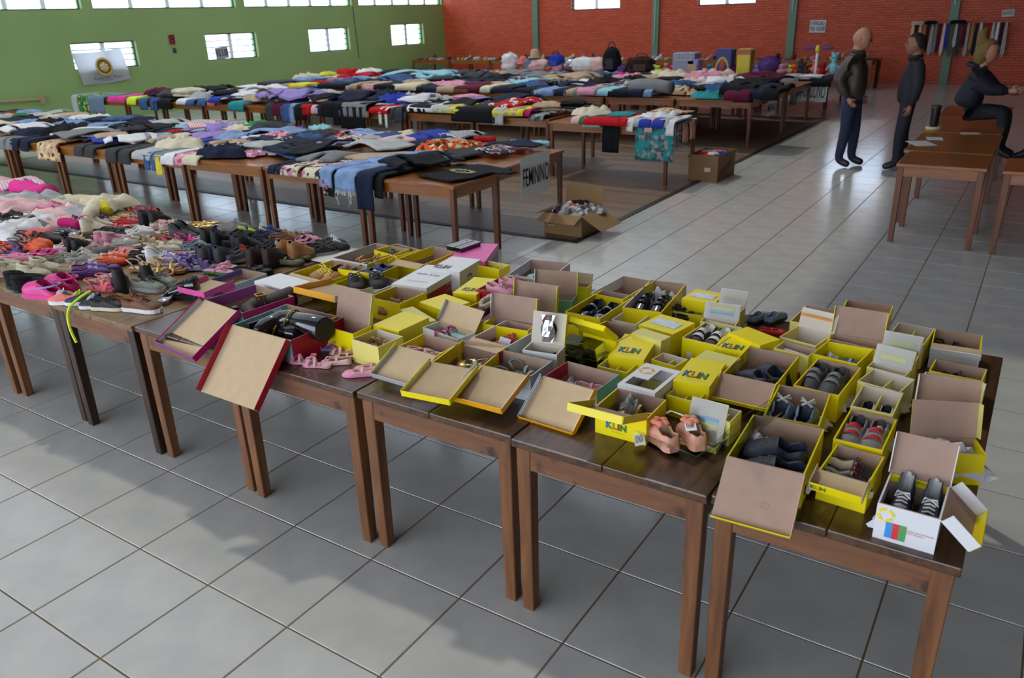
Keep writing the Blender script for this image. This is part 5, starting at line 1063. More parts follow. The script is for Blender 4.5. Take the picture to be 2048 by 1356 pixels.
def cloth(kind, w, lt, lh, seed, th=.014, wr=.012, nu=18, nv=24, lump=.0):
    g = np.random.default_rng(seed); ph = g.random(8)*6.28; dr = g.random((4, 2))-.5
    us = np.linspace(-1, 1, nu+1); L = lt+lh; ss = np.linspace(0, L, nv+1); r = .03
    def pos(u, s, o):
        x = u*w/2; q = max(0, min(1, s/L))
        wv = sum(math.sin(12*(dr[k][0]*3*x+dr[k][1]*3*s)+ph[k]) for k in range(4))/4; rd = abs(math.sin(9*x+5*s*dr[0][0]*4+ph[5]))
        wz = wr*(wv+.7*rd)+lump*(1-u*u)*math.sin(PI*min(1, s/max(lt, .01)))
        edge = max(0, 1-max(0, 1-abs(u))*6)*.4
        if lh <= 0 or s < lt: x += .006*math.sin(9*s+ph[6]); return (x, lt-s if lh > 0 else lt/2-s, o+max(0, wz+wr)*(1-edge))
        d = s-lt; fold = .016*math.sin(22*x+ph[7])*min(1, d/.15)+.006*math.sin(51*x+ph[1])*min(1, d/.2)
        if d < r*PI/2: a = d/r; return (x, -(r+o)*math.sin(a)+0*wz, o+wz*(1-a)*.6+(r)*(math.cos(a)-1)*1.0)
        return (x*(1-.04*min(1, d)), -(r+o)-abs(fold)-.004, -(d-r*PI/2)-r)
    keep = [[outline(kind, (us[i]+us[i+1])/2, (ss[j]+ss[j+1])/2/L) for j in range(nv)] for i in range(nu)]
    top = {}; V = []; F = []
    def idx(i, j, l):
        k = (i, j, l)
        if k not in top: top[k] = len(V); V.append(pos(us[i], ss[j], th if l else .001))
        return top[k]
    for i in range(nu):
        for j in range(nv):
            if not keep[i][j]: continue
            F.append((idx(i, j, 1), idx(i, j+1, 1), idx(i+1, j+1, 1), idx(i+1, j, 1)))
            for (a, b_, ni, nj) in (((i, j), (i, j+1), i-1, j), ((i+1, j+1), (i+1, j), i+1, j), ((i+1, j), (i, j), i, j-1), ((i, j+1), (i+1, j+1), i, j+1)):
                if not (0 <= ni < nu and 0 <= nj < nv and keep[ni][nj]):
                    F.append((idx(*b_, 1), idx(*a, 1), idx(*a, 0), idx(*b_, 0)))
    return V, F
def heap(w, d, h, seed, n=19):
    g = np.random.default_rng(seed); ph = g.random(12)*6.28; V = []; a_ = g.random(8)*2-1
    for i in range(n):
        for j in range(n):
            u, v = i/(n-1)*2-1, j/(n-1)*2-1; rr = max(abs(u), abs(v)); q = math.hypot(u, v); k = rr/q if q > 0 else 1; k = .55*k+.45
            wu, wv = u+.25*math.sin(3*v+ph[0]), v+.25*math.sin(3*u+ph[1])
            rg = (1-abs(math.sin(3.4*wu+a_[0]*3*wv+ph[2]))**.8)*.34+(1-abs(math.sin(4.6*wv+a_[1]*3*wu+ph[3]))**.8)*.3+(1-abs(math.sin(8*(wu*a_[2]+wv*a_[3])+ph[4])))*.26+.09*math.sin(13*u+10*v*a_[4]+ph[5])
            z = h*(max(0, 1-rr**4)**.6)*(.5+.6*rg)
            e = 1+.16*math.sin(3*math.atan2(v, u)+ph[6])+.1*math.sin(5*math.atan2(v, u)+ph[7])
            V.append((u*k*w/2*e, v*k*d/2*e, max(.0, z)))
    F = [(i*n+j, (i+1)*n+j, (i+1)*n+j+1, i*n+j+1) for i in range(n-1) for j in range(n-1)]
    return V, F
def folded(w, d, h, seed, layers=3):
    b = MB(); g = np.random.default_rng(seed); z = 0
    for k in range(layers):
        t = h/layers; ww, dd = w*(1-.05*g.random()), d*(1-.05*g.random()); ox, oy = (g.random(2)-.5)*.015; n = 7; V = []; F = []
        for i in range(n):
            for j in range(n):
                u, v = i/(n-1)*2-1, j/(n-1)*2-1; e = max(abs(u), abs(v)); V.append((ox+u*ww/2, oy+v*dd/2, z+t*(1-.55*max(0, e-.7)/.3)+.006*math.sin(4*u+k+seed)*math.sin(3*v+seed)))
        F = [(i*n+j, (i+1)*n+j, (i+1)*n+j+1, i*n+j+1) for i in range(n-1) for j in range(n-1)]
        o = len(V); rim = [i*n for i in range(n)]+[(n-1)*n+j for j in range(1, n)]+[i*n+n-1 for i in range(n-2, -1, -1)]+[j for j in range(n-2, 0, -1)]
        for r_ in rim: x, y, _ = V[r_]; V.append((x*.985, y*.985, z))
        m = len(rim); F += [(rim[q], rim[(q+1) % m], o+(q+1) % m, o+q)[::-1] for q in range(m)]
        b.add(V, F); z += t*.92
    return b.v, b.f
def roll(w, r, seed):
    b = MB(); g = np.random.default_rng(seed); xs = np.linspace(-w/2, w/2, 7)
    b.tube([(x, .015*math.sin(5*x+seed), r*.92+.008*math.sin(9*x+seed)) for x in xs], [r*(.8+.35*g.random()) for _ in xs], 9)
    return b.v, b.f
PROTO = {}
def proto(kind, k):
    key = (kind, k)
    if key in PROTO: return PROTO[key]
    s = 100+k*7+sum(map(ord, kind))
    V, F = {'folded': lambda: folded(.33+.03*(k % 3), .36+.03*(k % 2), .045+.012*(k % 3), s, 2+k % 2), 'tee': lambda: cloth('tee', .62, .6, 0, s, wr=.022, nu=20, nv=18, lump=.02), 'sweater': lambda: cloth('sweater', .7, .6, 0, s, th=.022, wr=.024, nu=20, nv=18, lump=.025),
            'trousers': lambda: cloth('trousers', .36, .85, 0, s, th=.02, nu=10, nv=16, lump=.012), 'shorts': lambda: cloth('shorts', .4, .42, 0, s, th=.02, nu=10, nv=10, lump=.02), 'skirt': lambda: cloth('skirt', .45, .5, 0, s, nu=10, nv=10, lump=.02),
            'heap': lambda: heap(.44+.05*(k % 3), .4, .10+.025*(k % 3), s), 'roll': lambda: roll(.4, .05+.01*(k % 2), s), 'dress': lambda: cloth('dress', .5, .75, 0, s, nu=12, nv=14, lump=.02)}[kind]()
    b = MB(); b.add(V, F); me = b.mesh('garment', fab('white'), smooth=kind != 'folded'); PROTO[key] = me; return me
NAMES = {'folded': 'folded_garment', 'tee': 't_shirt', 'sweater': 'sweater', 'trousers': 'trousers', 'shorts': 'shorts', 'skirt': 'skirt', 'heap': 'crumpled_garment', 'roll': 'rolled_garment', 'dress': 'dress'}
WORD = {'folded': 'folded garment', 'tee': 't-shirt laid flat', 'sweater': 'long-sleeved top laid flat', 'trousers': 'trousers laid flat', 'shorts': 'shorts', 'skirt': 'skirt laid flat', 'heap': 'crumpled garment', 'roll': 'rolled-up garment', 'dress': 'dress laid flat'}
CATS = {'folded': 'clothing', 'tee': 'shirt', 'sweater': 'sweater', 'trousers': 'trousers', 'shorts': 'shorts', 'skirt': 'skirt', 'heap': 'clothing', 'roll': 'clothing', 'dress': 'dress'}
GARM = []   # dicts until labelled
def put(kind, c, pat, x, y, z, rz, rowname, sc=1.0, k=None, tilt=(0, 0)):
    me = proto(kind, rng.integers(0, 5) if k is None else k)
    o = link(NAMES[kind], me); o.material_slots[0].link = 'OBJECT'; o.material_slots[0].material = fab(c, pat)
    o.location = (x, y, z); o.rotation_euler = (tilt[0], tilt[1], rz); o.scale = (sc, sc, sc)
    GARM.append(dict(o=o, x=x, y=y, kind=kind, c=c, pat=pat, row=rowname, word=WORD[kind])); o['category'] = CATS[kind]
    return o
def hang(kind, c, pat, xl, xr, yb, Y, lt, rowname, word, name, cat, z=.012, th=.014, seed=None, rz=0.0, nu=16, nv=26, wr=.01, back=0.0):
    # hangs over the front edge of the row at Y between two pixel columns, its hem at pixel row yb
    A, B = on_y(xl, yb, Y-.04), on_y(xr, yb, Y-.04); w = B[0]-A[0]; lh = max(.08, ZT-(A[2]+B[2])/2+.02)
    V, F = cloth(kind, w, lt, lh, seed or int(xl*7+yb), th=th, nu=nu, nv=nv, wr=wr)
    b = MB(); b.add(V, F); o = b.build(name, fab(c, pat), None, True); o.location = ((A[0]+B[0])/2, Y-.0, ZT+z); o.rotation_euler = (0, 0, rz)
    GARM.append(dict(o=o, x=(A[0]+B[0])/2, y=Y, kind=kind, c=c, pat=pat, row=rowname, word=word)); o['category'] = cat
    return o
# ------------------------------------------------------------ clothes on the far end of the front row
N0, N2, N3, N4 = 'on the front shoe row', 'on the nearest clothes row', 'on the middle clothes row', 'on the third clothes row'
def px(kind, c, pat, xy, deg, row, z=.0, sc=1.0, k=None):
    p = at(xy[0], xy[1], ZT+z*.7); zc = min(z, .05 if row == N4 else .08); lim = {N0: (.12, 1.58), N2: (3.6, 5.55), N4: (10.95, 14.5)}[row]; p[1] = min(max(p[1], lim[0]), lim[1]); z = zc
    return put(kind, c, pat, p[0], p[1], ZT+.004+z, math.radians(deg), row, sc, k)
for kind, c, pat, xy, deg, z, sc in [
        ('heap', 'black', None, kE(700, 170), 0, .0, .9), ('heap', 'pale pink', None, kE(150, 60), 10, .02, 1), ('roll', 'hot pink', None, kE(600, 330), 8, .02, 1.2), ('trousers', 'hot pink', None, kE(250, 330), 80, .03, .8), ('sweater', 'pink', 'stripe', kE(150, 180), 70, .04, .8),
        ('heap', 'grey', None, kE(120, 420), 0, .0, .9), ('heap', 'navy', None, kE(150, 510), 0, .0, .8), ('heap', 'pale pink', None, kE(260, 590), 15, .02, 1.1), ('heap', 'light grey', None, kE(500, 420), 30, .03, .9), ('heap', 'light grey', None, kE(720, 460), 30, .02, .8),
        ('heap', 'cream', None, kE(1250, 450), 20, .0, 1), ('heap', 'cream', None, kE(1800, 480), 10, .02, .9), ('roll', 'cream', None, kE(1600, 640), -35, .02, 1.1), ('roll', 'yellow', None, kE(1800, 590), -20, .02, .7), ('heap', 'pink', 'floral', kE(900, 600), 0, .0, .9), ('heap', 'hot pink', None, kE(1150, 570), 0, .03, .5),
        ('heap', 'pale pink', None, kE(900, 700), 10, .01, 1), ('heap', 'black', 'floral', kE(180, 800), 30, .02, .8), ('heap', 'white', None, kE(480, 800), 20, .02, 1), ('heap', 'white', None, kE(150, 950), 20, .02, .8), ('heap', 'grey', 'floral', kE(380, 900), 0, .0, .8), ('roll', 'magenta', None, kE(1210, 850), 0, .02, .6),
        ('heap', 'navy', 'floral', kE(1480, 760), 20, .0, .7), ('heap', 'pink', None, kE(1480, 680), 0, .03, .45), ('heap', 'light grey', None, kE(1300, 640), 0, .01, .7), ('heap', 'pale pink', None, kE(1000, 800), 0, .0, .8), ('heap', 'coral', None, kE(610, 950), 0, .02, .45), ('heap', 'white', None, kE(620, 330), 0, .04, .7)]:
    px(kind, c, pat, xy, deg, N0, z, sc)
# ------------------------------------------------------------ nearest clothes row: pieces over the front edge
Y2 = 3.51
HL2 = [('trousers', 'grey', None, 0, 28, 300, .5, 'pair of grey trousers over the edge', 'trousers', 'trousers'), ('trousers', 'navy', None, 24, 60, 303, .6, 'pair of dark blue jeans folded over the edge', 'jeans', 'trousers'), ('skirt', 'beige', 'floral', 80, 124, 322, .5, 'brown and beige patterned blouse over the edge', 'blouse', 'shirt'),
       ('shorts', 'dark grey', None, 152, 190, 315, .5, 'dark trousers with two short legs hanging', 'trousers', 'trousers'), ('trousers', 'dark grey', None, 216, 262, 328, .5, 'charcoal trousers with legs hanging', 'trousers', 'trousers'), ('tee', 'light grey', None, 252, 310, 306, .6, 'pale mint top spilling over the edge', 'blouse', 'shirt'),
       ('trousers', 'denim', None, 292, 318, 342, .6, 'blue jeans under the grey top', 'jeans', 'trousers'), ('rect', 'yellow', None, 316, 328, 351, .3, 'bright yellow cloth strip', 'scarf', 'scarf'), ('tee', 'grey', None, 304, 332, 325, .5, 'taupe top over the edge', 'blouse', 'shirt'), ('skirt', 'white', None, 325, 349, 331, .5, 'white top over the edge', 'blouse', 'shirt'), ('rect', 'pink', 'floral', 352, 366, 332, .2, 'small pink patterned cloth', 'cloth', 'cloth'),
       ('tee', 'cream', None, 344, 405, 318, .55, 'cream linen shirt over the edge', 'shirt', 'shirt'), ('shorts', 'navy', None, 534, 566, 329, .6, 'navy folded jeans just over the edge', 'jeans', 'trousers'), ('shorts', 'cream', 'floral', 563, 640, 352, .5, 'pale floral shorts over the edge', 'shorts', 'shorts'),
       ('rect', 'light blue', None, 641, 668, 380, 1.0, 'light blue jeans leg with embroidered roses', 'jeans', 'trousers'), ('rect', 'light blue', None, 673, 716, 388, 1.0, 'frayed pale jeans leg', 'jeans', 'trousers'), ('rect', 'navy', None, 718, 754, 425, 1.0, 'dark navy trousers hanging furthest down', 'trousers', 'trousers'), ('rect', 'black', None, 752, 770, 398, .9, 'black trousers behind the navy ones', 'trousers', 'trousers'), ('rect', 'black', None, 652, 676, 394, .8, 'black leg behind the embroidered jeans', 'trousers', 'trousers')]
HG = {}
for q in HL2:
    kind, c, pat, xl, xr, yb, lt, word, name, cat = q
    zz = .03 if word.startswith(('light blue', 'frayed', 'dark navy')) else .012
    o = hang(kind, c, pat, xl, xr, yb, Y2+(0.02 if 'behind' in word else 0), lt, N2, word, name, cat, z=zz, rz=(-.10 if lt >= .8 else 0)); HG[word] = o
# roses on the embroidered leg, frayed hem threads
o = HG['light blue jeans leg with embroidered roses']
for k, (dx, z, r_, c) in enumerate([(-.02, -.1, .022, '#b5443a'), (.02, -.15, .024, '#b5443a'), (-.01, -.2, .014, '#c9b0a0'), (.03, -.21, .016, '#4f6a4a'), (.0, .0, .001, '#4f6a4a')]):
    b = MB(); b.lathe([(r_, 0), (r_*.7, .004), (r_*.25, .006)], 9); e = b.build('embroidered_flower', mat('thread_'+c, c, .8), o); e.location = (dx, -.062, z); e.rotation_euler = (PI/2, 0, 0)
o = HG['frayed pale jeans leg']; b = MB(); zb_ = min(v[2] for v in (tuple(v.co) for v in o.data.vertices)); xs_ = [v.co[0] for v in o.data.vertices]
for k in range(22):
    x = rng.uniform(min(xs_), max(xs_)); l = rng.uniform(.02, .05) if k % 5 else rng.uniform(.08, .16)
    b.tube([(x, -.06, zb_+.01), (x+.01*rng.standard_normal(), -.065, zb_-l*.5), (x+.02*rng.standard_normal(), -.06, zb_-l)], .0028, 4)
e = b.build('frayed_threads', mat('thread_white', '#c8d0d2', .9), o); e['kind'] = 'stuff'
# pieces lying on it
L2 = [('heap', 'light blue', None, (60, 232), 0, .06, 1), ('heap', 'light grey', None, (20, 240), 0, .04, 1), ('heap', 'green', None, (38, 235), 0, .09, .6), ('heap', 'red', None, (20, 233), 0, .08, .5), ('heap', 'cream', None, (110, 240), 0, .04, .6), ('tee', 'light grey', None, (40, 255), 80, .03, 1), ('sweater', 'white', None, (60, 262), 80, .05, 1), ('heap', 'black', None, (100, 252), 0, .03, 1), ('heap', 'navy', None, (70, 270), 10, .03, 1.1),
      ('trousers', 'navy', None, (110, 262), 80, .04, 1), ('heap', 'white', None, (165, 242), 0, .05, .9), ('heap', 'white', None, (200, 240), 0, .05, .7), ('heap', 'light blue', None, (150, 255), 0, .05, .8), ('sweater', 'light blue', None, (205, 258), 30, .05, .8), ('trousers', 'denim', None, (245, 245), 80, .04, 1), ('trousers', 'navy', None, (270, 241), 80, .05, 1), ('folded', 'light blue', None, (200, 262), 0, .05, .8), ('trousers', 'cream', None, (300, 249), 85, .04, .9),
      ('heap', 'beige', 'floral', (160, 272), 0, .03, .8), ('tee', 'grey', None, (185, 275), 70, .04, .9), ('heap', 'green', None, (228, 268), 0, .06, .4), ('sweater', 'black', None, (275, 258), 80, .06, .9), ('heap', 'dark grey', None, (250, 268), 0, .03, .8), ('sweater', 'black', None, (315, 262), 80, .04, .9), ('sweater', 'light grey', None, (330, 254), 75, .06, .9), ('tee', 'blue', None, (215, 285), 60, .03, .9), ('sweater', 'white', None, (265, 285), 60, .05, .9),
      ('heap', 'turquoise', None, (360, 262), 0, .06, .45), ('heap', 'red', None, (355, 270), 0, .05, .45), ('tee', 'coral', 'stripe', (405, 257), 60, .05, 1), ('tee', 'pale pink', None, (445, 258), 60, .03, .9), ('heap', 'black', 'floral', (370, 275), 0, .03, .7), ('trousers', 'blue', None, (385, 285), 70, .03, .9), ('tee', 'lilac', None, (410, 278), 60, .05, .8), ('folded', 'cream', None, (455, 262), 20, .05, .7), ('tee', 'grey', None, (345, 290), 50, .03, .9), ('tee', 'light blue', None, (470, 280), 40, .04, .9),
      ('heap', 'cream', None, (490, 265), 0, .05, .8), ('heap', 'green', None, (520, 262), 0, .06, 1.1), ('heap', 'dark grey', None, (540, 258), -10, .12, 1.1), ('roll', 'turquoise', None, (510, 252), -20, .14, .6), ('heap', 'black', None, (470, 300), 0, .02, 1), ('heap', 'navy', None, (450, 312), 10, .02, 1), ('heap', 'grey', 'floral', (500, 300), 30, .03, 1), ('heap', 'dark grey', None, (525, 290), 30, .03, .9), ('heap', 'denim', None, (480, 290), 0, .05, .6), ('heap', 'pink', 'floral', (560, 278), 0, .06, .6), ('heap', 'cream', 'floral', (560, 290), 0, .05, .7), ('trousers', 'navy', None, (570, 305), 70, .05, .9), ('heap', 'pink', 'floral', (505, 312), 0, .02, .5),
      ('tee', 'red', 'floral', (665, 277), 30, .04, .9), ('heap', 'blue', 'floral', (605, 264), 0, .04, .6), ('heap', 'black', None, (635, 258), 0, .05, .7), ('heap', 'turquoise', None, (650, 262), 0, .05, .6), ('trousers', 'light blue', None, (730, 272), 70, .05, .9), ('trousers', 'navy', None, (770, 272), 70, .03, .9), ('tee', 'light grey', None, (745, 280), 30, .04, .8), ('tee', 'cream', 'floral', (705, 286), 30, .03, .9), ('heap', 'denim', None, (620, 285), 0, .04, .8), ('tee', 'lilac', None, (655, 297), 20, .04, .8), ('heap', 'grey', None, (600, 272), 0, .02, .7), ('heap', 'beige', None, (765, 287), 0, .05, .45), ('tee', 'cream', None, (810, 275), 60, .03, .8), ('heap', 'denim', None, (610, 310), 0, .03, .6),
      ('sweater', 'blue', None, (870, 280), 75, .05, .9), ('sweater', 'navy', 'stripe', (915, 280), 75, .06, .8), ('heap', 'black', None, (950, 283), 0, .03, .6), ('tee', 'beige', None, (900, 292), 70, .05, .8), ('heap', 'orange', 'floral', (880, 302), 0, .03, 1), ('heap', 'orange', 'floral', (930, 298), 20, .03, .9), ('roll', 'red', None, (970, 288), 30, .03, .6), ('tee', 'navy', None, (1030, 297), 70, .03, .9), ('folded', 'pale pink', None, (1015, 300), 60, .05, .45), ('roll', 'turquoise', None, (1095, 290), 10, .03, .6), ('heap', 'coral', None, (1070, 286), 0, .03, .4), ('heap', 'turquoise', None, (1050, 283), 0, .05, .3), ('sweater', 'black', None, (845, 330), 60, .045, 1.0), ('tee', 'navy', 'floral', (990, 308), 60, .03, .7)]
def fill(row, x0, x1, y0, y1, dx, dy, pal, zb, kinds, jz=.05, sc=1.0, zs=1.0):
    nx = max(1, int((x1-x0)/dx)); ny = max(1, int((y1-y0)/dy))
    for i in range(nx):
        for j in range(ny):
            c = pal[rng.integers(0, len(pal))]; pat = None
            if isinstance(c, tuple): c, pat = c
            kk = kinds[rng.integers(0, len(kinds))]
            put(kk, c, pat, x0+(i+.5+rng.uniform(-.3, .3))*(x1-x0)/nx, y0+(j+.5+rng.uniform(-.25, .25))*(y1-y0)/ny, ZT+.004+zb+rng.uniform(0, jz), rng.uniform(-.5, .5)+(PI/2 if rng.random() < .35 else 0), row, sc*rng.uniform(.85, 1.1)).scale[2] *= (zs if kk != 'heap' else 1)
PAL2 = ['navy', 'black', 'denim', 'light blue', 'white', 'grey', 'dark grey', 'cream', ('navy', 'floral'), ('grey', 'floral'), 'lilac', 'pale pink', 'black', 'navy', 'light grey', 'beige']
fill(N2, -12.9, -2.5, 3.95, 5.4, .62, .7, PAL2, 0, ['tee', 'sweater', 'skirt', 'dress', 'tee'], .01, 1.25)
fill(N2, -12.9, -3.2, 3.75, 5.5, .62, .5, PAL2, .02, ['folded', 'heap', 'shorts', 'heap', 'tee'], .03, 1.1)
for kind, c, pat, xy, deg, z, sc in L2: px(kind, c, pat, xy, deg, N2, z, sc)
# black t-shirt with printed lettering at the corner of the row
A = at(930, 345, ZT+.02)
V, F = cloth('tee', .78, .74, 0, 5, wr=.006, nu=22, nv=20); b = MB(); b.add(V, F); o = b.build('t_shirt', fab('black'), None, True); o.location = (A[0], A[1], ZT+.004); o.rotation_euler = (0, 0, -.22)
tag(o, 'black t-shirt with cream printed emblem at the row corner', 'shirt', 'clothes on the tables')
b = MB(); 
for k in range(46):
    a = 2*PI*k/46; r1 = 1+.12*((k*7) % 3); 
    for q in (1.0, .8): b.box((.13*r1*q*math.cos(a)-.006, .06*r1*q*math.sin(a)-.004, 0), (.13*r1*q*math.cos(a)+.006, .06*r1*q*math.sin(a)+.004, .0015))
put_text(b, 'Look', (0, 0, 0), (1, 0, 0), (0, 1, 0), .05)
e = b.build('print', mat('print_cream', '#c9bf86', .8), o); e.location = (0, -.03, .034); 
PAL3 = ['navy', 'black', 'denim', 'wine', 'red', 'white', 'grey', 'lilac', 'blue', 'beige', ('red', 'floral'), 'light grey', 'black', 'pink', 'dark grey', 'black', 'navy', ('black', 'floral'), 'cream']
Y3 = 7.85
fill(N3, -13.2, -3.3, 8.15, 9.15, .66, .6, PAL3, .0, ['tee', 'sweater', 'dress', 'skirt'], .01, 1.3)
fill(N3, -13.2, -3.3, 8.1, 9.25, .5, .45, PAL3, .02, ['folded', 'heap', 'heap', 'tee', 'sweater'], .08, 1.2, 1.7)
HL3 = [('tee', 'light grey', None, 150, 166, 240, 'pale dress hanging at the wall end', 'dress', 'dress'), ('rect', 'green', 'floral', 163, 186, 230, 'green patterned dress hanging over the edge', 'dress', 'dress'), ('rect', 'grey blue', None, 183, 214, 230, 'blue-grey shirt hanging over the edge', 'shirt', 'shirt'), ('skirt', 'hot pink', None, 217, 252, 209, 'hot pink top over the edge', 'blouse', 'shirt'), ('tee', 'neon yellow', None, 252, 278, 213, 'lime top over the edge', 'blouse', 'shirt'),
       ('shorts', 'denim', None, 283, 320, 224, 'denim shorts hanging over the edge', 'shorts', 'shorts'), ('skirt', 'black', None, 312, 346, 222, 'black and plum top over the edge', 'blouse', 'shirt'), ('tee', 'white', None, 347, 376, 201, 'white and maroon top over the edge', 'blouse', 'shirt'), ('shorts', 'denim', None, 373, 412, 216, 'blue jeans bundle over the edge', 'jeans', 'trousers'), ('tee', 'blue', None, 412, 445, 207, 'periwinkle blouse over the edge', 'blouse', 'shirt'), ('rect', 'coral', None, 416, 430, 216, 'small red cloth over the edge', 'cloth', 'cloth'),
       ('skirt', 'teal', None, 459, 489, 226, 'sea-green skirt over the edge', 'skirt', 'skirt'), ('rect', 'dark grey', None, 536, 550, 250, 'charcoal trousers left of the wine ones', 'trousers', 'trousers'), ('rect', 'wine', None, 547, 566, 236, 'wine-red trousers over the edge', 'trousers', 'trousers'), ('rect', 'denim', None, 566, 584, 250, 'bright blue jeans over the edge', 'jeans', 'trousers'), ('rect', 'light blue', None, 583, 593, 252, 'lighter jeans beside the bright blue ones', 'jeans', 'trousers'), ('rect', 'black', None, 590, 615, 244, 'black trousers over the edge beside jeans', 'trousers', 'trousers'),
       ('rect', 'red', None, 604, 622, 234, 'crimson trousers over the edge', 'trousers', 'trousers'), ('rect', 'pale pink', None, 624, 637, 232, 'pale beige cloth between crimson and navy', 'blouse', 'shirt'), ('rect', 'navy', None, 633, 648, 236, 'navy trousers with short hem', 'trousers', 'trousers'), ('rect', 'black', None, 646, 668, 246, 'black trousers left of the taupe cardigan', 'trousers', 'trousers'), ('rect', 'black', None, 670, 684, 262, 'long black trousers left of the taupe cardigan', 'trousers', 'trousers'), ('dress', 'grey', None, 682, 740, 246, 'taupe buttoned cardigan hanging over the edge', 'cardigan', 'sweater'), ('rect', 'black', None, 686, 734, 270, 'black skirt below the taupe cardigan', 'skirt', 'skirt'),
       ('skirt', 'red', None, 738, 776, 232, 'bright red top with white ties', 'blouse', 'shirt'), ('rect', 'white', None, 761, 765, 254, 'white ribbon tie hanging, left one', 'ribbon', 'ribbon'), ('rect', 'white', None, 773, 777, 260, 'white ribbon tie hanging, right one', 'ribbon', 'ribbon'), ('sweater', 'dark grey', None, 783, 815, 250, 'charcoal jacket hanging beside red top', 'jacket', 'jacket'), ('skirt', 'black', None, 805, 860, 236, 'black skirt under the pale blouse', 'skirt', 'skirt'), ('tee', 'white', None, 800, 880, 212, 'pale blouse folded over the black skirt', 'blouse', 'shirt'), ('skirt', 'light grey', None, 858, 908, 236, 'white lining under the mustard blouse', 'skirt', 'skirt'), ('tee', 'yellow', 'floral', 858, 930, 226, 'mustard patterned blouse over the edge', 'blouse', 'shirt'),
       ('dress', 'black', None, 904, 992, 258, 'wide black dress hanging over the edge', 'dress', 'dress'), ('rect', 'light grey', None, 988, 1008, 264, 'pale top below the yellow t-shirt', 'blouse', 'shirt'), ('rect', 'beige', None, 1000, 1032, 246, 'beige skirt below the yellow t-shirt', 'skirt', 'skirt'), ('tee', 'yellow', None, 970, 1062, 242, 'bright yellow t-shirt over the edge', 't_shirt', 'shirt'), ('rect', 'magenta', None, 1049, 1060, 236, 'magenta cloth beside the yellow t-shirt', 'cloth', 'cloth'), ('rect', 'grey', 'floral', 1057, 1086, 236, 'grey checked skirt over the edge', 'skirt', 'skirt')]
for kind, c, pat, xl, xr, yb, word, name, cat in HL3:
    zz = .1 if any(s in word for s in ('yellow t-', 'mustard', 'pale blouse', 'taupe', 'periwinkle', 'wide black')) else .04
    hang(kind, c, pat, xl, xr, yb, Y3-(.03 if zz > .05 else 0), .62, N3, word, name, cat, z=zz, nv=18, nu=12)
# right-end table of the middle row
HR3 = [('rect', 'pale pink', None, 1142, 1158, 240, 'pale cloth at the left corner', 'cloth', 'cloth'), ('rect', 'green', None, 1157, 1166, 248, 'small green cloth', 'cloth', 'cloth'), ('skirt', 'dark grey', None, 1164, 1206, 250, 'charcoal trousers under the red jacket', 'trousers', 'trousers'), ('skirt', 'black', None, 1200, 1240, 260, 'black trousers under the red jacket', 'trousers', 'trousers'), ('rect', 'light blue', 'stripe', 1166, 1200, 263, 'blue striped cloth below the red jacket', 'cloth', 'cloth'), ('rect', 'black', None, 1205, 1238, 306, 'long black coat tails behind the red jacket', 'coat', 'coat'),
       ('skirt', 'red', None, 1166, 1240, 221, 'red jacket over the edge', 'jacket', 'jacket'), ('rect', 'red', None, 1229, 1252, 246, 'red jacket sleeve, hanging', 'jacket', 'jacket'), ('rect', 'pale pink', None, 1248, 1262, 243, 'salmon cloth between red and white sleeves', 'cloth', 'cloth'), ('rect', 'white', None, 1253, 1266, 272, 'long white sleeve, left one', 'shirt', 'shirt'), ('rect', 'light grey', None, 1266, 1286, 262, 'pale pinkish cuff left of the blue shirt', 'shirt', 'shirt'), ('rect', 'blue', None, 1277, 1300, 240, 'royal blue shirt, left half', 'shirt', 'shirt'), ('rect', 'pale pink', None, 1289, 1304, 274, 'pinkish dangling sleeve between blue halves', 'shirt', 'shirt'), ('rect', 'blue', None, 1302, 1326, 252, 'royal blue shirt, right half', 'shirt', 'shirt'),
       ('rect', 'light grey', None, 1314, 1336, 263, 'pale pinkish cuff right of the blue shirt', 'shirt', 'shirt'), ('rect', 'white', None, 1332, 1347, 281, 'long white sleeve, right one', 'shirt', 'shirt'), ('rect', 'teal', 'floral', 1270, 1346, 323, 'teal and grey printed cloth hanging low', 'cloth', 'cloth')]
for kind, c, pat, xl, xr, yb, word, name, cat in HR3:
    low = any(s in word for s in ('tails', 'teal and grey')); hang(kind, c, pat, xl, xr, yb, 7.62+(.03 if low else (-.03 if 'red jacket o' in word or 'royal' in word or 'sleeve, h' in word else 0)), .55, 'on the aisle-end table of the middle row', word, name, cat, z=.01 if low else .06, nv=18, nu=8)
fill('on the aisle-end table of the middle row', -3.1, -1.55, 7.8, 8.55, .45, .36, ['black', 'dark grey', 'cream', ('beige', 'floral'), 'teal', 'white', 'green'], .02, ['heap', 'folded', 'tee', 'roll'], .06)
E1 = on_y(1380, 250, 8.3)
b = MB(); V, F = cloth('shorts', .4, .3, .26, 77, nu=10, nv=12); b.add(V, F); o = b.build('shorts', fab('peach'), None, True); o.location = (-1.42+.0, 8.15, ZT+.02); o.rotation_euler = (0, 0, PI/2); o['label'] = uniq('peach shorts hanging over the aisle end of the middle row'); o['category'] = 'shorts'; o['group'] = 'clothes on the tables'
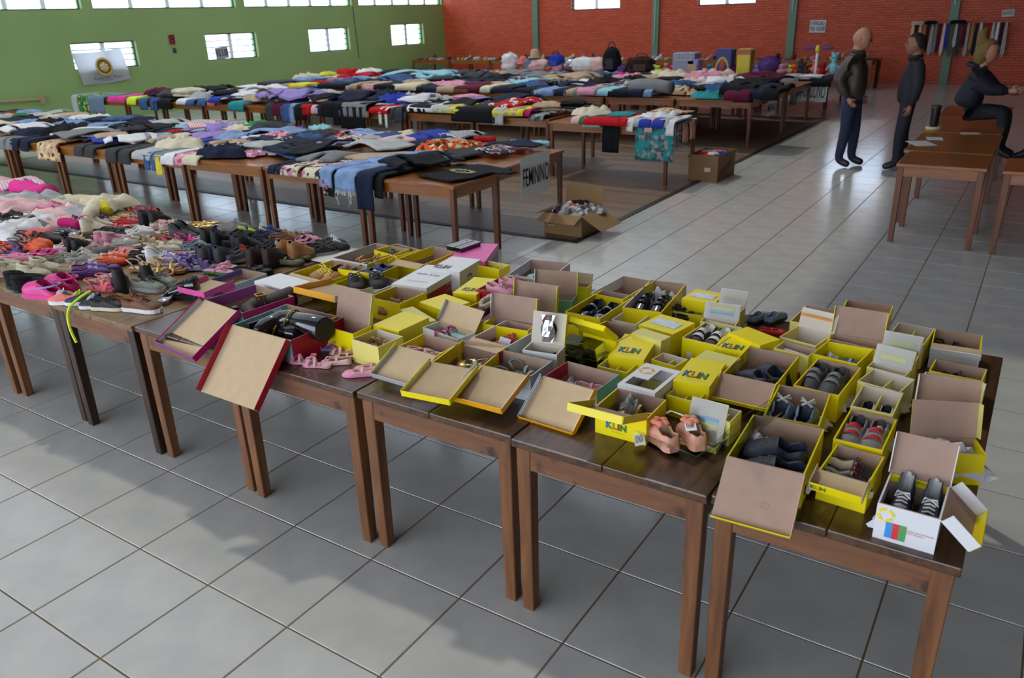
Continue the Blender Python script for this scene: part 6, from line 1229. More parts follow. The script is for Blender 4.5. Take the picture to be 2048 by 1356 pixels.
# third clothes row
PAL4 = ['black', 'navy', 'light blue', 'denim', 'pink', 'turquoise', 'cream', 'grey', 'beige', 'wine', 'black', 'dark grey', 'navy', ('black', 'floral'), 'white', 'black', 'red', ('navy', 'floral'), 'denim']
fill(N4, -12.2, -1.8, 11.3, 14.3, .6, .75, PAL4, .0, ['heap', 'folded', 'tee', 'sweater', 'heap'], .06, 1.4, 1.4)
Y4 = 10.9
HL4 = [('rect', 'dark grey', None, 516, 560, 176, 'charcoal jackets bundle at the wall end', 'jacket', 'jacket'), ('rect', 'yellow', None, 578, 612, 176, 'mustard top with cream bow', 'blouse', 'shirt'), ('rect', 'black', None, 636, 690, 178, 'black cardigan over the edge', 'cardigan', 'sweater'), ('rect', 'beige', None, 700, 714, 177, 'beige strap of fabric', 'scarf', 'scarf'), ('tee', 'beige', None, 712, 760, 176, 'beige coat over the edge', 'coat', 'coat'), ('rect', 'pink', None, 728, 760, 171, 'dusty pink blouse over the edge', 'blouse', 'shirt'), ('skirt', 'black', None, 748, 790, 180, 'black top with a white badge', 'blouse', 'shirt'), ('skirt', 'cream', None, 780, 832, 177, 'cream gathered blouse over the edge', 'blouse', 'shirt'), ('rect', 'black', None, 800, 850, 186, 'black dress behind cream blouse', 'dress', 'dress'),
       ('rect', 'navy', None, 848, 874, 186, 'navy jeans over the edge', 'jeans', 'trousers'), ('rect', 'beige', None, 873, 908, 180, 'sand-coloured corduroy over the edge', 'trousers', 'trousers'), ('skirt', 'wine', None, 908, 958, 168, 'wine-red jumper over the edge', 'sweater', 'sweater'), ('rect', 'brown', None, 906, 936, 178, 'brown hanging skirt with a paper tag', 'skirt', 'skirt'), ('tee', 'cream', None, 950, 990, 170, 'pale green and cream blouse', 'blouse', 'shirt'), ('rect', 'navy', None, 985, 1025, 186, 'navy jeans stack, wide', 'jeans', 'trousers'), ('rect', 'black', None, 1028, 1062, 184, 'black trousers fan, first', 'trousers', 'trousers'), ('rect', 'dark grey', None, 1050, 1076, 182, 'charcoal trousers fan, second', 'trousers', 'trousers'), ('rect', 'light blue', None, 1068, 1108, 180, 'light blue denim jacket', 'jacket', 'jacket'),
       ('rect', 'navy', None, 1104, 1132, 172, 'dark navy blazer', 'jacket', 'jacket'), ('heap', 'beige', None, 1128, 1150, 174, 'cream bundle', 'blouse', 'shirt'), ('rect', 'grey green', None, 1146, 1158, 178, 'sage cloth left of the pink one', 'blouse', 'shirt'), ('rect', 'pink', None, 1155, 1190, 178, 'raspberry pink blouse', 'blouse', 'shirt'), ('rect', 'grey green', None, 1180, 1194, 178, 'sage cloth right of the pink one', 'blouse', 'shirt'), ('rect', 'turquoise', None, 1190, 1224, 178, 'mint green blouse', 'blouse', 'shirt'), ('rect', 'red', None, 1212, 1220, 179, 'thin red trim', 'cloth', 'cloth'), ('rect', 'black', None, 1216, 1256, 180, 'black sweater beside the mint blouse', 'sweater', 'sweater'), ('rect', 'navy', None, 1252, 1284, 178, 'navy sweater at the end', 'sweater', 'sweater'), ('tee', 'light blue', None, 1280, 1312, 180, 'pale blue knotted shirt', 'shirt', 'shirt')]
for kind, c, pat, xl, xr, yb, word, name, cat in HL4:
    hang(kind if kind != 'heap' else 'rect', c, pat, xl, xr, yb, Y4-.03*(rng.random()), .7, N4, word, name, cat, z=.05+.05*rng.random(), nv=14, nu=8, th=.03)
for kind, c, pat, xy, deg, z, sc in [('heap', 'cream', None, (1350, 150), 0, .1, 1.5), ('folded', 'blue', None, (1335, 160), 0, .05, 1.1), ('folded', 'grey green', None, (1340, 172), 0, .02, 1.5), ('heap', 'green', None, (1375, 158), 0, .08, .9), ('heap', 'white', None, (1358, 163), 0, .06, .5), ('heap', 'pale pink', None, (1425, 160), 0, .06, 1.8), ('heap', 'pale pink', None, (1400, 172), 0, .04, 1.3), ('heap', 'red', None, (1424, 176), 0, .05, .6), ('heap', 'red', None, (1387, 144), 0, .1, .5), ('heap', 'beige', 'floral', (1370, 188), 0, .02, 1.2), ('heap', 'teal', None, (1385, 205), 0, .03, 1),
        ('heap', 'grey blue', None, (1430, 145), 0, .1, 1.3), ('heap', 'navy', None, (1380, 135), 0, .14, 1.2), ('heap', 'coral', None, (1410, 128), 0, .1, .8), ('roll', 'grey', None, (1300, 190), -10, .05, 2.0), ('heap', 'yellow', None, (655, 147), 0, .12, 1.0), ('heap', 'cream', None, (615, 158), 20, .08, 1.2), ('heap', 'red', None, (755, 138), 0, .12, 1.3), ('heap', 'blue', None, (782, 135), 0, .12, 1.0), ('heap', 'white', None, (840, 135), 0, .1, 1.4), ('heap', 'lilac', None, (915, 140), 0, .1, 1.3), ('heap', 'turquoise', None, (880, 130), 0, .1, 1.0), ('heap', 'white', None, (950, 136), 0, .1, .9), ('heap', 'navy', None, (985, 135), 0, .1, 1.2), ('heap', 'light blue', None, (1045, 138), 0, .1, 1.1), ('heap', 'blue', None, (1110, 128), 0, .12, 1.0)]:
    px(kind, c, pat, xy, deg, N4, z, sc)
# black coats over the aisle end
for k, (xl, xr, yb, c, w) in enumerate([(1438, 1478, 205, 'black', 'black coat draped lowest at the aisle end, left one'), (1466, 1505, 222, 'black', 'black coat over the aisle end, middle one'), (1495, 1532, 214, 'navy', 'blue-black jacket over the aisle end'), (1522, 1556, 195, 'black', 'black fringed jacket at the very corner'), (1448, 1500, 208, 'wine', 'dark wine skirt under black coats')]):
    hang('rect', c, None, xl, xr, yb, 10.86-.03*k, .9, N4, w, 'coat' if 'coat' in w else 'jacket', 'coat', z=.16-.02*k, nv=18, nu=10, th=.05, wr=.03)
# labels of all garments, from what lies beside them
CW = {'denim': 'blue denim', 'light grey': 'pale grey', 'grey green': 'sage', 'turquoise': 'mint', 'grey blue': 'blue-grey'}
def gw(g): return CW.get(g['c'], g['c'])+(' patterned' if g['pat'] == 'floral' else ' striped' if g['pat'] == 'stripe' else '')
EXACT = len(HL2)
for g in GARM: g['base'] = g['word'] if g['word'] not in WORD.values() else gw(g)+' '+g['word']
def short(h):
    s = h['base'].split(' over the')[0].split(' laid')[0].split(' hanging')[0].split(',')[0]; return ' '.join(s.split()[:3])
for g in GARM:
    near = sorted((h for h in GARM if h is not g and h['row'] == g['row']), key=lambda h: (h['x']-g['x'])**2+(h['y']-g['y'])**2)[:6]
    if g['word'] in WORD.values() or len(g['base'].split()) < 4:
        base = g['base'].replace(' laid flat', '').replace('garment', 'piece')
        lf = [h for h in near if h['x'] < g['x']]; rt = [h for h in near if h['x'] >= g['x']]
        cands = []
        for h in near: cands.append('%s %s, beside %s' % (base, g['row'], short(h)))
        for h in lf:
            for r_ in rt: cands.append('%s between %s and %s' % (base, short(h), short(r_)))
        lab = next((c for c in cands if c not in LABELS and len(c.split()) <= 16), None) or uniq(cands[-1])
        LABELS.add(lab)
    else: lab = uniq(g['base']+' '+g['row'], ['beside '+short(h) for h in near])
    g['o']['label'] = ' '.join(lab.split()[:16]); g['o']['group'] = 'clothes on the tables'
# ------------------------------------------------------------ paper signs
M_PAPER = mat('sign_paper', '#c9cdca', .7); M_INK = mat('sign_ink', '#15161a', .7)
def sign(name, label, o, U, V, w, h, lines, cat='sign', bold=.004, paper=None, cond=.6):
    U, V = np.array(U, float), np.array(V, float); U /= np.linalg.norm(U); V = V-U*(V@U); V /= np.linalg.norm(V); N = np.cross(U, V); o = np.array(o)
    b = MB(); nx = 6; P = []
    for i in range(nx+1):
        for j in range(5): P.append(o+U*w*(i/nx-.5)+V*h*(j/4-.5)+N*.004*math.sin(3*i/nx+j))
    b.add(P, [(i*5+j, (i+1)*5+j, (i+1)*5+j+1, i*5+j+1) for i in range(nx) for j in range(4)])
    t = b.build(name, paper or M_PAPER); md = t.modifiers.new('thick', 'SOLIDIFY'); md.thickness = .0015
    tag(t, uniq(label), cat, 'paper signs')
    for (s, v, size, sx) in lines:
        tv, _ = text_geo(s, size, bold); tw = max(q[0] for q in tv)-min(q[0] for q in tv)
        k = MB(); put_text(k, s, o+V*h*v+N*.007, U, V, size, 0, bold, sx=min(1.4, .88*w/tw)); k.build('lettering', M_INK, t)
    return t
def quad_sign(name, label, tl, tr, bl, plane, lines, **kw):
    f = {'x': on_x, 'y': on_y}[plane[0]]; a, b_, c = (f(*q, plane[1]) for q in (tl, tr, bl)); U = b_-a; V = a-c
    return sign(name, label, (b_+c)/2, U, V, np.linalg.norm(U), np.linalg.norm(V), lines, **kw)
s = quad_sign('paper_sign', 'white sheet reading FEMININO taped under the nearest clothes row end', (1034, 321), (1093, 303), (1049, 395), ('x', -1.62), [('FEMININO', -.03, .25, .62)], bold=.004)
s = quad_sign('paper_sign', 'two-line sign at the aisle end of the middle row', (1347, 244), (1377, 238), (1350, 300), ('x', -1.405), [('ROUPA', .26, .2, .6), ('INFANTIL', -.22, .24, .55)], bold=.004)
s = quad_sign('paper_sign', 'white sign hanging below the third row under black coats', (1533, 205), (1551, 200), (1534, 232), ('x', -1.38), [('MENINO', 0, .16, .6)])
s = quad_sign('paper_sign', 'MASCULINO sign below the toy tables', (1592, 162), (1654, 166), (1592, 200), ('y', 14.86), [('MASCULINO', .0, .36, .6)], bold=.004)
s = quad_sign('paper_sign', 'R$ 5,00 price sheet stuck in the green wall window', (429, 96), (455, 93), (433, 119), ('x', GX-.03), [('R$ 5,00', 0, .26, .62)], bold=.004, paper=mat('sign_paper_dim', '#a9a4a4', .8))
s = quad_sign('paper_sign', 'printed notice on brick wall left of the bald man', (1621, 40), (1653, 40), (1618, 65), ('y', RY-.03), [('ATENCAO:', .22, .15, .8), ('R$ 10,00', -.2, .16, .8)])
s = quad_sign('paper_sign', 'small notice high on the brick wall above the ties', (2006, 20), (2031, 18), (2002, 34), ('y', RY-.03), [('AVISO', 0, .14, .9)])
s = quad_sign('safety_sign', 'small red fire extinguisher sign on the green wall', (337, 70), (349, 69), (339, 90), ('x', GX+.02), [('8', 0, .3, .8)], paper=mat('sign_red', '#b8202a', .5))
b = MB(); c = on_x(348, 101, GX); b.box((GX, c[1]-.03, c[2]-.06), (GX+.05, c[1]+.03, c[2]+.06)); b.tube([(GX+.05, c[1], c[2]), (GX+.09, c[1], c[2]-.03)], .015, 6); tag(b.build('wall_hook', mat('dark_metal', '#2e3a2e', .5)), 'small dark bracket below the red sign on green wall', 'hook')
# flag over the first window
A, B, C_ = on_x(142, 106, GX+.06), on_x(240, 96, GX+.06), on_x(167, 170, GX+.06); U = B-A; V = A-C_
b = MB(); n = 12; P = []
for i in range(n+1):
    for j in range(9):
        u, v = i/n, j/8; sag = .10*math.sin(PI*u)*(1-v)*.5; P.append(A+U*u-V*(1-v)*0-V*v-np.array([0, 0, sag*0])+np.array([.02*math.sin(7*u+2*v)+.012*math.sin(13*u), 0, -.05*math.sin(PI*u)*.6]))
b.add(P, [(i*9+j, i*9+j+1, (i+1)*9+j+1, (i+1)*9+j) for i in range(n) for j in range(8)])
fm = mat('flag_cloth', '#b6b3b6', .9); nt = fm.node_tree; 
pb_ = nt.nodes['Principled BSDF']; tr_ = nt.nodes.new('ShaderNodeBsdfTranslucent'); tr_.inputs[0].default_value = (.8, .8, .82, 1); mxs = nt.nodes.new('ShaderNodeMixShader'); mxs.inputs[0].default_value = .35
nt.links.new(pb_.outputs[0], mxs.inputs[1]); nt.links.new(tr_.outputs[0], mxs.inputs[2]); nt.links.new(mxs.outputs[0], nt.nodes['Material Output'].inputs[0])
fl = b.build('flag', fm, None, True); tag(fl, 'white flag with yellow gear emblem hung over the first window', 'flag')
Uh, Vh = U/np.linalg.norm(U), V/np.linalg.norm(V); W_, H_ = np.linalg.norm(U), np.linalg.norm(V); Nn = np.array([1., 0, 0])
ec = A+U*.52-V*.46+np.array([.05, 0, -.04]); R_ = H_*.27
M_Y, M_NB = mat('emblem_yellow', '#c8a028', .7), mat('emblem_navy', '#2a2850', .7)
def ring(b, r0, r1, mi, n=32, lift=0, teeth=0):
    for k in range(n):
        a0, a1 = 2*PI*k/n, 2*PI*(k+1)/n; ro = r1*(1.12 if teeth and k % 2 else 1)
        pp = [ec+Nn*lift+(Uh*math.cos(a)+Vh*math.sin(a))*r for a, r in ((a0, r0), (a0, ro), (a1, ro), (a1, r0))]; b.add(pp, [(0, 1, 2, 3)], mi)
b = MB(); ring(b, R_*.78, R_, 0, 48, .004, 1); ring(b, R_*.62, R_*.8, 1, 32, .007); ring(b, R_*.42, R_*.62, 0, 32, .006); ring(b, R_*.1, R_*.22, 0, 20, .006)
for k in range(6):
    a = k*PI/3; d1 = Uh*math.cos(a)+Vh*math.sin(a); d2 = -Uh*math.sin(a)+Vh*math.cos(a); pp = [ec+Nn*.006+d1*R_*.18-d2*R_*.07, ec+Nn*.006+d1*R_*.5-d2*R_*.1, ec+Nn*.006+d1*R_*.5+d2*R_*.1, ec+Nn*.006+d1*R_*.18+d2*R_*.07]; b.add(pp, [(0, 1, 2, 3)], 0)
b.build('emblem', [M_Y, M_NB], fl)
b = MB(); put_text(b, 'Rotary Club  Marau', A+U*.52-V*.82+np.array([.05, 0, -.03]), Uh, Vh, H_*.12, 0, 0, .005); put_text(b, 'DISTRITO 4700', A+U*.5-V*.9+np.array([.05, 0, -.03]), Uh, Vh, H_*.06, 0, 0, .005); b.build('lettering', M_NB, fl)
# wooden rail on the green wall
a0, a1 = on_x(-20, 205, GX+.06), on_x(86, 198, GX+.06); b = MB(); b.tube([a0, a1], .035, 8); o = b.build('wall_rail', mat('rail_wood', '#a08f66', .6)); tag(o, 'thin pale wooden rail fixed along the green wall', 'rail')
b = MB(); b.box((GX, a1[1]-.06, a1[2]-.1), (GX+.1, a1[1]+.03, a1[2]+.09)); b.build('bracket', mat('rail_wood', '#a08f66', .6), o)
# ------------------------------------------------------------ cardboard boxes on the floor
def carton(loc, rz, w, d, h, label, flaps, m='carton', col='#8f7148'):
    t = thing('cardboard_box', uniq(label), 'box', loc, rz); mt = mat(m, col, .85, var=.08, vscale=6)
    b = MB(); th = .006
    for lo, hi in (((-w/2, -d/2, 0), (w/2, -d/2+th, h)), ((-w/2, d/2-th, 0), (w/2, d/2, h)), ((-w/2, -d/2+th, 0), (-w/2+th, d/2-th, h)), ((w/2-th, -d/2+th, 0), (w/2, d/2-th, h)), ((-w/2+th, -d/2+th, 0), (w/2-th, d/2-th, th))): b.box(lo, hi)
    b.build('body', mt, t)
    for side, ang, ln in flaps:
        s = {'f': ((0, -d/2, h), (0, -1, 0), (1, 0, 0), w), 'b': ((0, d/2, h), (0, 1, 0), (1, 0, 0), w), 'l': ((-w/2, 0, h), (-1, 0, 0), (0, 1, 0), d), 'r': ((w/2, 0, h), (1, 0, 0), (0, 1, 0), d)}[side]
        H_, O_, W_, ww = map(lambda q: np.array(q, float), s); v = O_*math.cos(ang)-np.array([0, 0, 1.])*math.sin(ang); n = np.cross(W_, v); b = MB(); b.obox(H_-W_*ww/2, W_*ww, v*ln, n*.005); b.build('flap', mt, t)
    return t
t = carton((-1.41, 5.12, .0), -.03, .44, .42, .22, 'open cardboard box of folded clothes on the floor by the FEMININO sign', [('f', .35, .16), ('r', .5, .26), ('b', -1.35, .2), ('l', .2, .1)])
b = MB(); b.box((-.17, -.212, .09), (-.1, -.2105, .17)); o = b.build('label_sticker', mat('sticker_pale', '#b9b9b2', .6), t)
b = MB(); b.box((-.165, -.2135, .1), (-.105, -.2125, .13)); b.build('printed_band', mat('sticker_ink', '#4a5070', .6), t)
for k, (dx, dy, z, c, pt, sc) in enumerate([(.02, .02, .17, 'light grey', None, .8), (.08, .06, .2, 'grey', 'floral', .8), (-.1, .03, .19, 'navy', 'floral', .55), (.0, .08, .23, 'light grey', 'floral', .7), (.02, .1, .27, 'black', None, .35)]):
    o = link('crumpled_garment', proto('heap', k)); o.material_slots[0].link = 'OBJECT'; o.material_slots[0].material = fab(c, pt); o.location = (-1.41+dx, 5.12+dy, z); o.scale = (sc,)*3; tag(o, uniq('%s %s cloth heaped in the open floor box' % (['lower', 'outer', 'leftmost', 'upper', 'topmost'][k], gw(dict(c=c, pat=pt)))), 'clothing', 'clothes in the open floor box')
t = carton((-1.13, 8.42, 0), -.03, .4, .62, .34, 'tall cardboard box of toys on the floor beside middle row', [('l', 1.3, .05), ('b', 1.2, .05)], 'carton_dark', '#806240')
b = MB(); b.box((.02, -.312, .13), (.1, -.3105, .18)); b.build('label_sticker', mat('sticker_pale', '#b9b9b2', .6), t)
b = MB(); 
for k in range(7): b.box((.201, -.2+k*.06, .08+k*.012), (.2025, -.16+k*.06, .16+k*.014))
b.build('printed_band', mat('carton_print', '#6a3a28', .8), t)
for k, (dx, dy, z, c, r_) in enumerate([(-.05, -.1, .31, 'red', .11), (.05, -.14, .33, 'white', .07), (.12, -.02, .31, 'blue', .09), (.02, .15, .3, 'coral', .12), (-.08, .1, .3, 'grey', .1)]):
    o = link('crumpled_garment', proto('heap', k)); o.material_slots[0].link = 'OBJECT'; o.material_slots[0].material = fab(c); o.location = (-1.13+dx, 8.42+dy, z); o.scale = (r_*4,)*3; tag(o, uniq('%s cloth showing in the tall floor box' % CW.get(c, c)), 'clothing', 'cloth in the tall floor box')
# ------------------------------------------------------------ toys, bags and books on the back tables
def blob(name, label, cat, xy, Y, r, c, n=10, finish=None, group='toys and bags on the back tables', jit=.1, zoff=0):
    k = .62; r = (r[0]*k, r[1]*k, r[2]*k); b = MB(); ex = []
    if Y < 20: p = at(xy[0], xy[1]+92*r[2], ZT+zoff); Y = min(max(p[1], 13.4), 16.3); p = on_y(xy[0], xy[1]+92*r[2], Y)
    else: p = on_y(xy[0], xy[1], Y)
    g = np.random.default_rng(int(xy[0]))
    if name in ('backpack', 'handbag', 'plastic_bag', 'pillow', 'blanket'):
        V = []; n = 10; soft = .14 if name in ('plastic_bag', 'blanket') else .06
        for i in range(n+1):
            a = -1+2*i/n; q = (1-abs(a)**3.4)**.5 if abs(a) < 1 else 0
            for j in range(16):
                th = 2*PI*j/16; cs, sn = math.cos(th), math.sin(th); V.append((r[0]*q*math.copysign(abs(cs)**.6, cs)*(1-.2*a)*(1+soft*g.standard_normal()), r[1]*q*math.copysign(abs(sn)**.6, sn)*(1+soft*g.standard_normal()), r[2]*(a+1)*(1+.3*soft*g.standard_normal())))
        b.add(V, [(i*16+j, i*16+(j+1) % 16, (i+1)*16+(j+1) % 16, (i+1)*16+j) for i in range(n) for j in range(16)])
        if name in ('backpack', 'handbag'): ex = [('handle', lambda m: m.tube([(r[0]*.5*math.cos(a), -r[1]*.2, r[2]*(1.85+.5*math.sin(a))) for a in np.linspace(0, PI, 7)], .014, 5)), ('pocket', lambda m: m.box((-r[0]*.5, -r[1]*1.02, r[2]*.3), (r[0]*.5, -r[1]*.8, r[2]*1.1)))]
    elif name in ('cap', 'hat'):
        b.lathe([(r[0]*1.0, 0), (r[0]*1.02, .012), (r[0]*.62, .03), (r[0]*.6, r[2]*.9), (r[0]*.45, r[2]*1.4), (.01, r[2]*1.5)], 16)
    elif name in ('toy_ball', 'helmet', 'toy_car'):
        b.ellipsoid((0, 0, r[2]), r, 16, 10, jit=.03, seed=3)
        if name == 'toy_car': ex = [('wheel', lambda m: [m.tube([(sx*r[0]*.55, -r[1]-.02, .05), (sx*r[0]*.55, r[1]+.02, .05)], .05, 10) for sx in (-1, 1)])]
        else: ex = [('badge', lambda m: m.ellipsoid((0, -r[1]*.9, r[2]*1.2), (r[0]*.3, r[1]*.15, r[2]*.25), 8, 5))]
    else:   # a stuffed toy: body, head, arms and ears in one skin
        b.ellipsoid((0, 0, r[2]*.6), (r[0]*.62, r[1]*.7, r[2]*.62), 10, 7); b.ellipsoid((0, -r[1]*.15, r[2]*1.45), (r[0]*.44, r[1]*.5, r[2]*.5), 10, 7)
        for sx in (-1, 1): b.tube([(sx*r[0]*.4, -.01, r[2]*.9), (sx*r[0]*.8, -r[1]*.3, r[2]*.6), (sx*r[0]*.95, -r[1]*.5, r[2]*.4)], [r[0]*.18, r[0]*.17, r[0]*.1], 7); b.ellipsoid((sx*r[0]*.36, 0, r[2]*1.85), (r[0]*.17, r[1]*.14, r[2]*.2), 7, 5)
        ex = [('eye', lambda m: [m.ellipsoid((sx*r[0]*.16, -r[1]*.62, r[2]*1.52), (.014, .012, .016), 6, 4) for sx in (-1, 1)])]
    o = b.build(name, finish or fab(c), None, True); o.location = (p[0], Y, ZT+.002+zoff)
    for q, fn in ex: m = MB(); fn(m); m.build(q, shoe_mat('black' if q in ('eye', 'wheel', 'handle') else c if c in CC and c not in GLOSS else 'grey'), o)
    return tag(o, uniq(label), cat, group)
Y5 = 15.4
for a in [('plastic_bag', 'white tulle bag at the left of the bag heap', 'bag', (1020, 103), (.34, .25, .38), 'white'), ('cap', 'red sun hat behind the tulle bag', 'hat', (1046, 95), (.28, .25, .2), 'coral'), ('backpack', 'blue and grey backpack below the red hat', 'bag', (1062, 112), (.3, .25, .28), 'grey blue'), ('hat', 'camouflage bucket hat topmost of the heap', 'hat', (1070, 85), (.32, .28, .24), 'beige'), ('blanket', 'dusty pink fleece below the camouflage hat', 'cloth', (1078, 112), (.4, .3, .26), 'pale pink'), ('handbag', 'royal blue round bag in the heap', 'bag', (1113, 91), (.3, .28, .26), 'blue'),
          ('handbag', 'floral rose bag under the blue round one', 'bag', (1117, 111), (.22, .2, .24), 'pink'), ('helmet', 'silver iridescent helmet-like bag', 'bag', (1142, 94), (.36, .3, .26), 'silver'), ('pillow', 'white pillow right of the silver bag', 'pillow', (1168, 106), (.5, .3, .3), 'white'), ('pillow', 'pale pink pillow beside the black backpack', 'pillow', (1197, 104), (.32, .28, .3), 'pale pink'), ('backpack', 'tall black backpack standing over the clothes', 'bag', (1224, 98), (.33, .28, .48), 'black'), ('handbag', 'purple pouch by the black backpack', 'bag', (1246, 113), (.2, .2, .14), 'purple'), ('handbag', 'dark brown leather bag in the back row', 'bag', (1285, 104), (.5, .3, .3), 'dark brown'), ('handbag', 'black leather bag next to the brown one', 'bag', (1268, 108), (.3, .25, .24), 'black'),
          ('soft_toy', 'off-white soft toy on the back table', 'toy', (1308, 108), (.2, .2, .16), 'light grey'), ('soft_toy', 'cream toy pair by the grey case', 'toy', (1333, 102), (.16, .16, .18), 'beige'), ('toy_ball', 'big purple ball helmet on the toy table', 'toy', (1539, 112), (.4, .35, .3), 'purple'), ('soft_toy', 'bubble-gum pink toy right of the purple ball', 'toy', (1566, 111), (.34, .3, .18), 'pink'), ('soft_toy', 'yellow plush right of the pink toy', 'toy', (1584, 110), (.22, .2, .16), 'yellow'), ('soft_toy', 'lilac plush before the purple ball', 'toy', (1515, 124), (.3, .25, .16), 'lilac'), ('soft_toy', 'green toy beside the blue toy box', 'toy', (1420, 118), (.22, .2, .16), 'teal'),
          ('toy_car', 'dark red shiny toy car between the toy boxes', 'toy', (1468, 117), (.3, .25, .16), 'wine'), ('soft_toy', 'coral doll before the yellow toy box', 'toy', (1490, 119), (.24, .2, .2), 'coral'), ('soft_toy', 'hot pink doll clothes heap', 'toy', (1350, 121), (.4, .25, .14), 'hot pink'), ('soft_toy', 'lime toy beside the pink doll heap', 'toy', (1315, 118), (.24, .2, .14), 'neon yellow'), ('soft_toy', 'pink doll row near the lime toy', 'toy', (1293, 122), (.4, .25, .13), 'coral'), ('soft_toy', 'lilac doll row by the black bag', 'toy', (1265, 125), (.4, .25, .12), 'lilac'), ('soft_toy', 'red and blue plush tall toy', 'toy', (1630, 112), (.2, .2, .26), 'coral'), ('soft_toy', 'red round toy right of the tall plush', 'toy', (1648, 110), (.2, .2, .2), 'red'), ('soft_toy', 'sky blue plush at the end of the toys', 'toy', (1668, 112), (.24, .2, .36), 'turquoise'),
          ('soft_toy', 'charcoal plush beside the purple ball', 'toy', (1605, 112), (.3, .25, .2), 'dark grey'), ('soft_toy', 'orange plush before the yellow one', 'toy', (1592, 121), (.26, .2, .16), 'orange'), ('soft_toy', 'brown plush between orange and red ones', 'toy', (1612, 124), (.26, .2, .16), 'brown')]:
    blob(a[0], a[1], a[2], a[3], Y5, a[4], a[5], zoff={'hat': .34, 'cap': .2, 'handbag': .12 if 'royal' in a[1] else 0}.get(a[0], 0), finish=shoe_mat('silver') if a[5] == 'silver' else None)
def boxy(name, label, cat, xl, xr, yt, yb, Y, dpt, cols, group='toys and bags on the back tables'):
    yb = 131; Y = min(16.1, at((xl+xr)/2, yb, ZT+.02)[1]); A, B = on_y(xl, yb, Y), on_y(xr, yt, Y); w, h = B[0]-A[0], B[2]-A[2]; b = MB(); z = ZT+.002; b.box((-w/2, 0, 0), (w/2, dpt, h)); o = b.build(name, cols[0]); o.location = ((A[0]+B[0])/2, Y, z); bv = o.modifiers.new('edge', 'BEVEL'); bv.width = .03; bv.segments = 2; tag(o, uniq(label), cat, group); return o, w, h
o, w, h = boxy('storage_case', 'pale grey patterned case behind the dolls', 'case', 1344, 1391, 88, 116, 15.9, .4, [mat('case_grey', '#8f90a4', .7, var=.2, vscale=25)]); b = MB(); b.box((-w/2+.05, -.02, h*.62), (w/2-.05, 0, h*.66)); b.build('zip', shoe_mat('light grey'), o)
o, w, h = boxy('toy_crate', 'small lilac and tan crate before the grey case', 'crate', 1373, 1398, 101, 122, 15.3, .3, [shoe_mat('lilac')]); b = MB(); b.box((-w/2+.04, -.02, .04), (w/2-.04, 0, h-.1)); b.build('panel', shoe_mat('beige'), o)
o, w, h = boxy('toy_box', 'blue toy box with a yellow arch printed on it', 'toy box', 1430, 1466, 79, 118, 15.5, .3, [mat('toybox_blue', '#2a2f74', .5)])
b = MB(); n = 14
for k in range(n):
    a0, a1 = PI*k/n, PI*(k+1)/n; b.add([(-.02+r*math.cos(a)*w, -.012, .12*h+r*1.3*math.sin(a)*h) for a, r in ((a0, .34), (a0, .44), (a1, .44), (a1, .34))], [(0, 1, 2, 3)])
b.build('printed_arch', mat('toybox_yellow', '#b89a2a', .5), o); b = MB(); b.ellipsoid((-.02, -.01, h*.36), (w*.2, .015, h*.26), 9, 6); b.build('printed_figure', mat('toybox_red', '#8f4038', .5), o)
o, w, h = boxy('toy_box', 'yellow toy box right of the blue one', 'toy box', 1472, 1504, 79, 122, 15.5, .3, [mat('toybox_bright', '#c9b41e', .45)]); b = MB(); b.box((-w/2, -.012, h*.78), (w/2, 0, h*.98)); b.build('printed_band', mat('toybox_orange', '#a8521e', .5), o)
b = MB(); b.ellipsoid((0, 0, 0), (.05, .05, .08), 8, 6); o = b.build('toy_plane', shoe_mat('yellow'), None, True); p = on_y(1636, 98, 15.6); o.location = (p[0], 15.6, p[2]); tag(o, 'toy figure with purple wings above the toys', 'toy', 'toys and bags on the back tables')
for sx in (-1, 1): b = MB(); b.ellipsoid((sx*.17, 0, .02), (.14, .03, .035), 8, 5); b.build('wing', shoe_mat('purple'), o)
b = MB(); b.tube([(0, 0, -.08), (0, 0, ZT-p[2])], .03, 6); b.build('stand', shoe_mat('white'), o)
# small clothes and toys strewn on the back rows
for k in range(46):
    x = rng.uniform(-10.2, -1.9); c = ['hot pink', 'lilac', 'coral', 'teal', 'green', 'cream', 'red', 'navy', 'black', 'yellow', 'white', 'blue'][k % 12]
    put('heap', c, None, x, rng.uniform(14.95, 15.6), ZT+.004, rng.uniform(0, 3), 'on the toy and bag tables', rng.uniform(.45, .9)); g = GARM.pop(); g['o']['group'] = 'small clothes on the toy tables'
    g['o']['label'] = uniq('%s little garment on the toy tables, %s of its colour' % (CW.get(c, c), ['first', 'second', 'third', 'fourth'][k//12])); g['o']['category'] = 'clothing'
for k in range(14):
    x = rng.uniform(-3.0, -1.7); 
o = put('folded', 'white', None, -1.55, 15.1, ZT+.02, .1, N4, 1.2); GARM.pop(); o['label'] = 'white folded sheet at the aisle end of the toy table'; o['group'] = 'clothes on the tables'
hang('rect', 'black', None, 1592, 1662, 174, 14.88, .6, N4, 'black cloth', 'tablecloth', 'cloth', z=.012, nv=10, nu=10); g = GARM.pop(); g['o']['label'] = 'black cloth over the end toy table above the sign'; g['o']['group'] = 'clothes on the tables'
for xl, xr, yb, c, w in [(1556, 1588, 195, 'light grey', 'pale grey tops hanging behind the black coats'), (1578, 1592, 214, 'grey', 'grey trousers hanging behind the black coats')]:
    hang('rect', c, None, xl, xr, yb, 14.86, .6, N4, w, 'trousers' if 'tr' in w else 't_shirt', 'trousers' if 'tr' in w else 'shirt', z=.05, nv=12, nu=8); g = GARM.pop(); g['o']['label'] = uniq(w); g['o']['group'] = 'clothes on the tables'
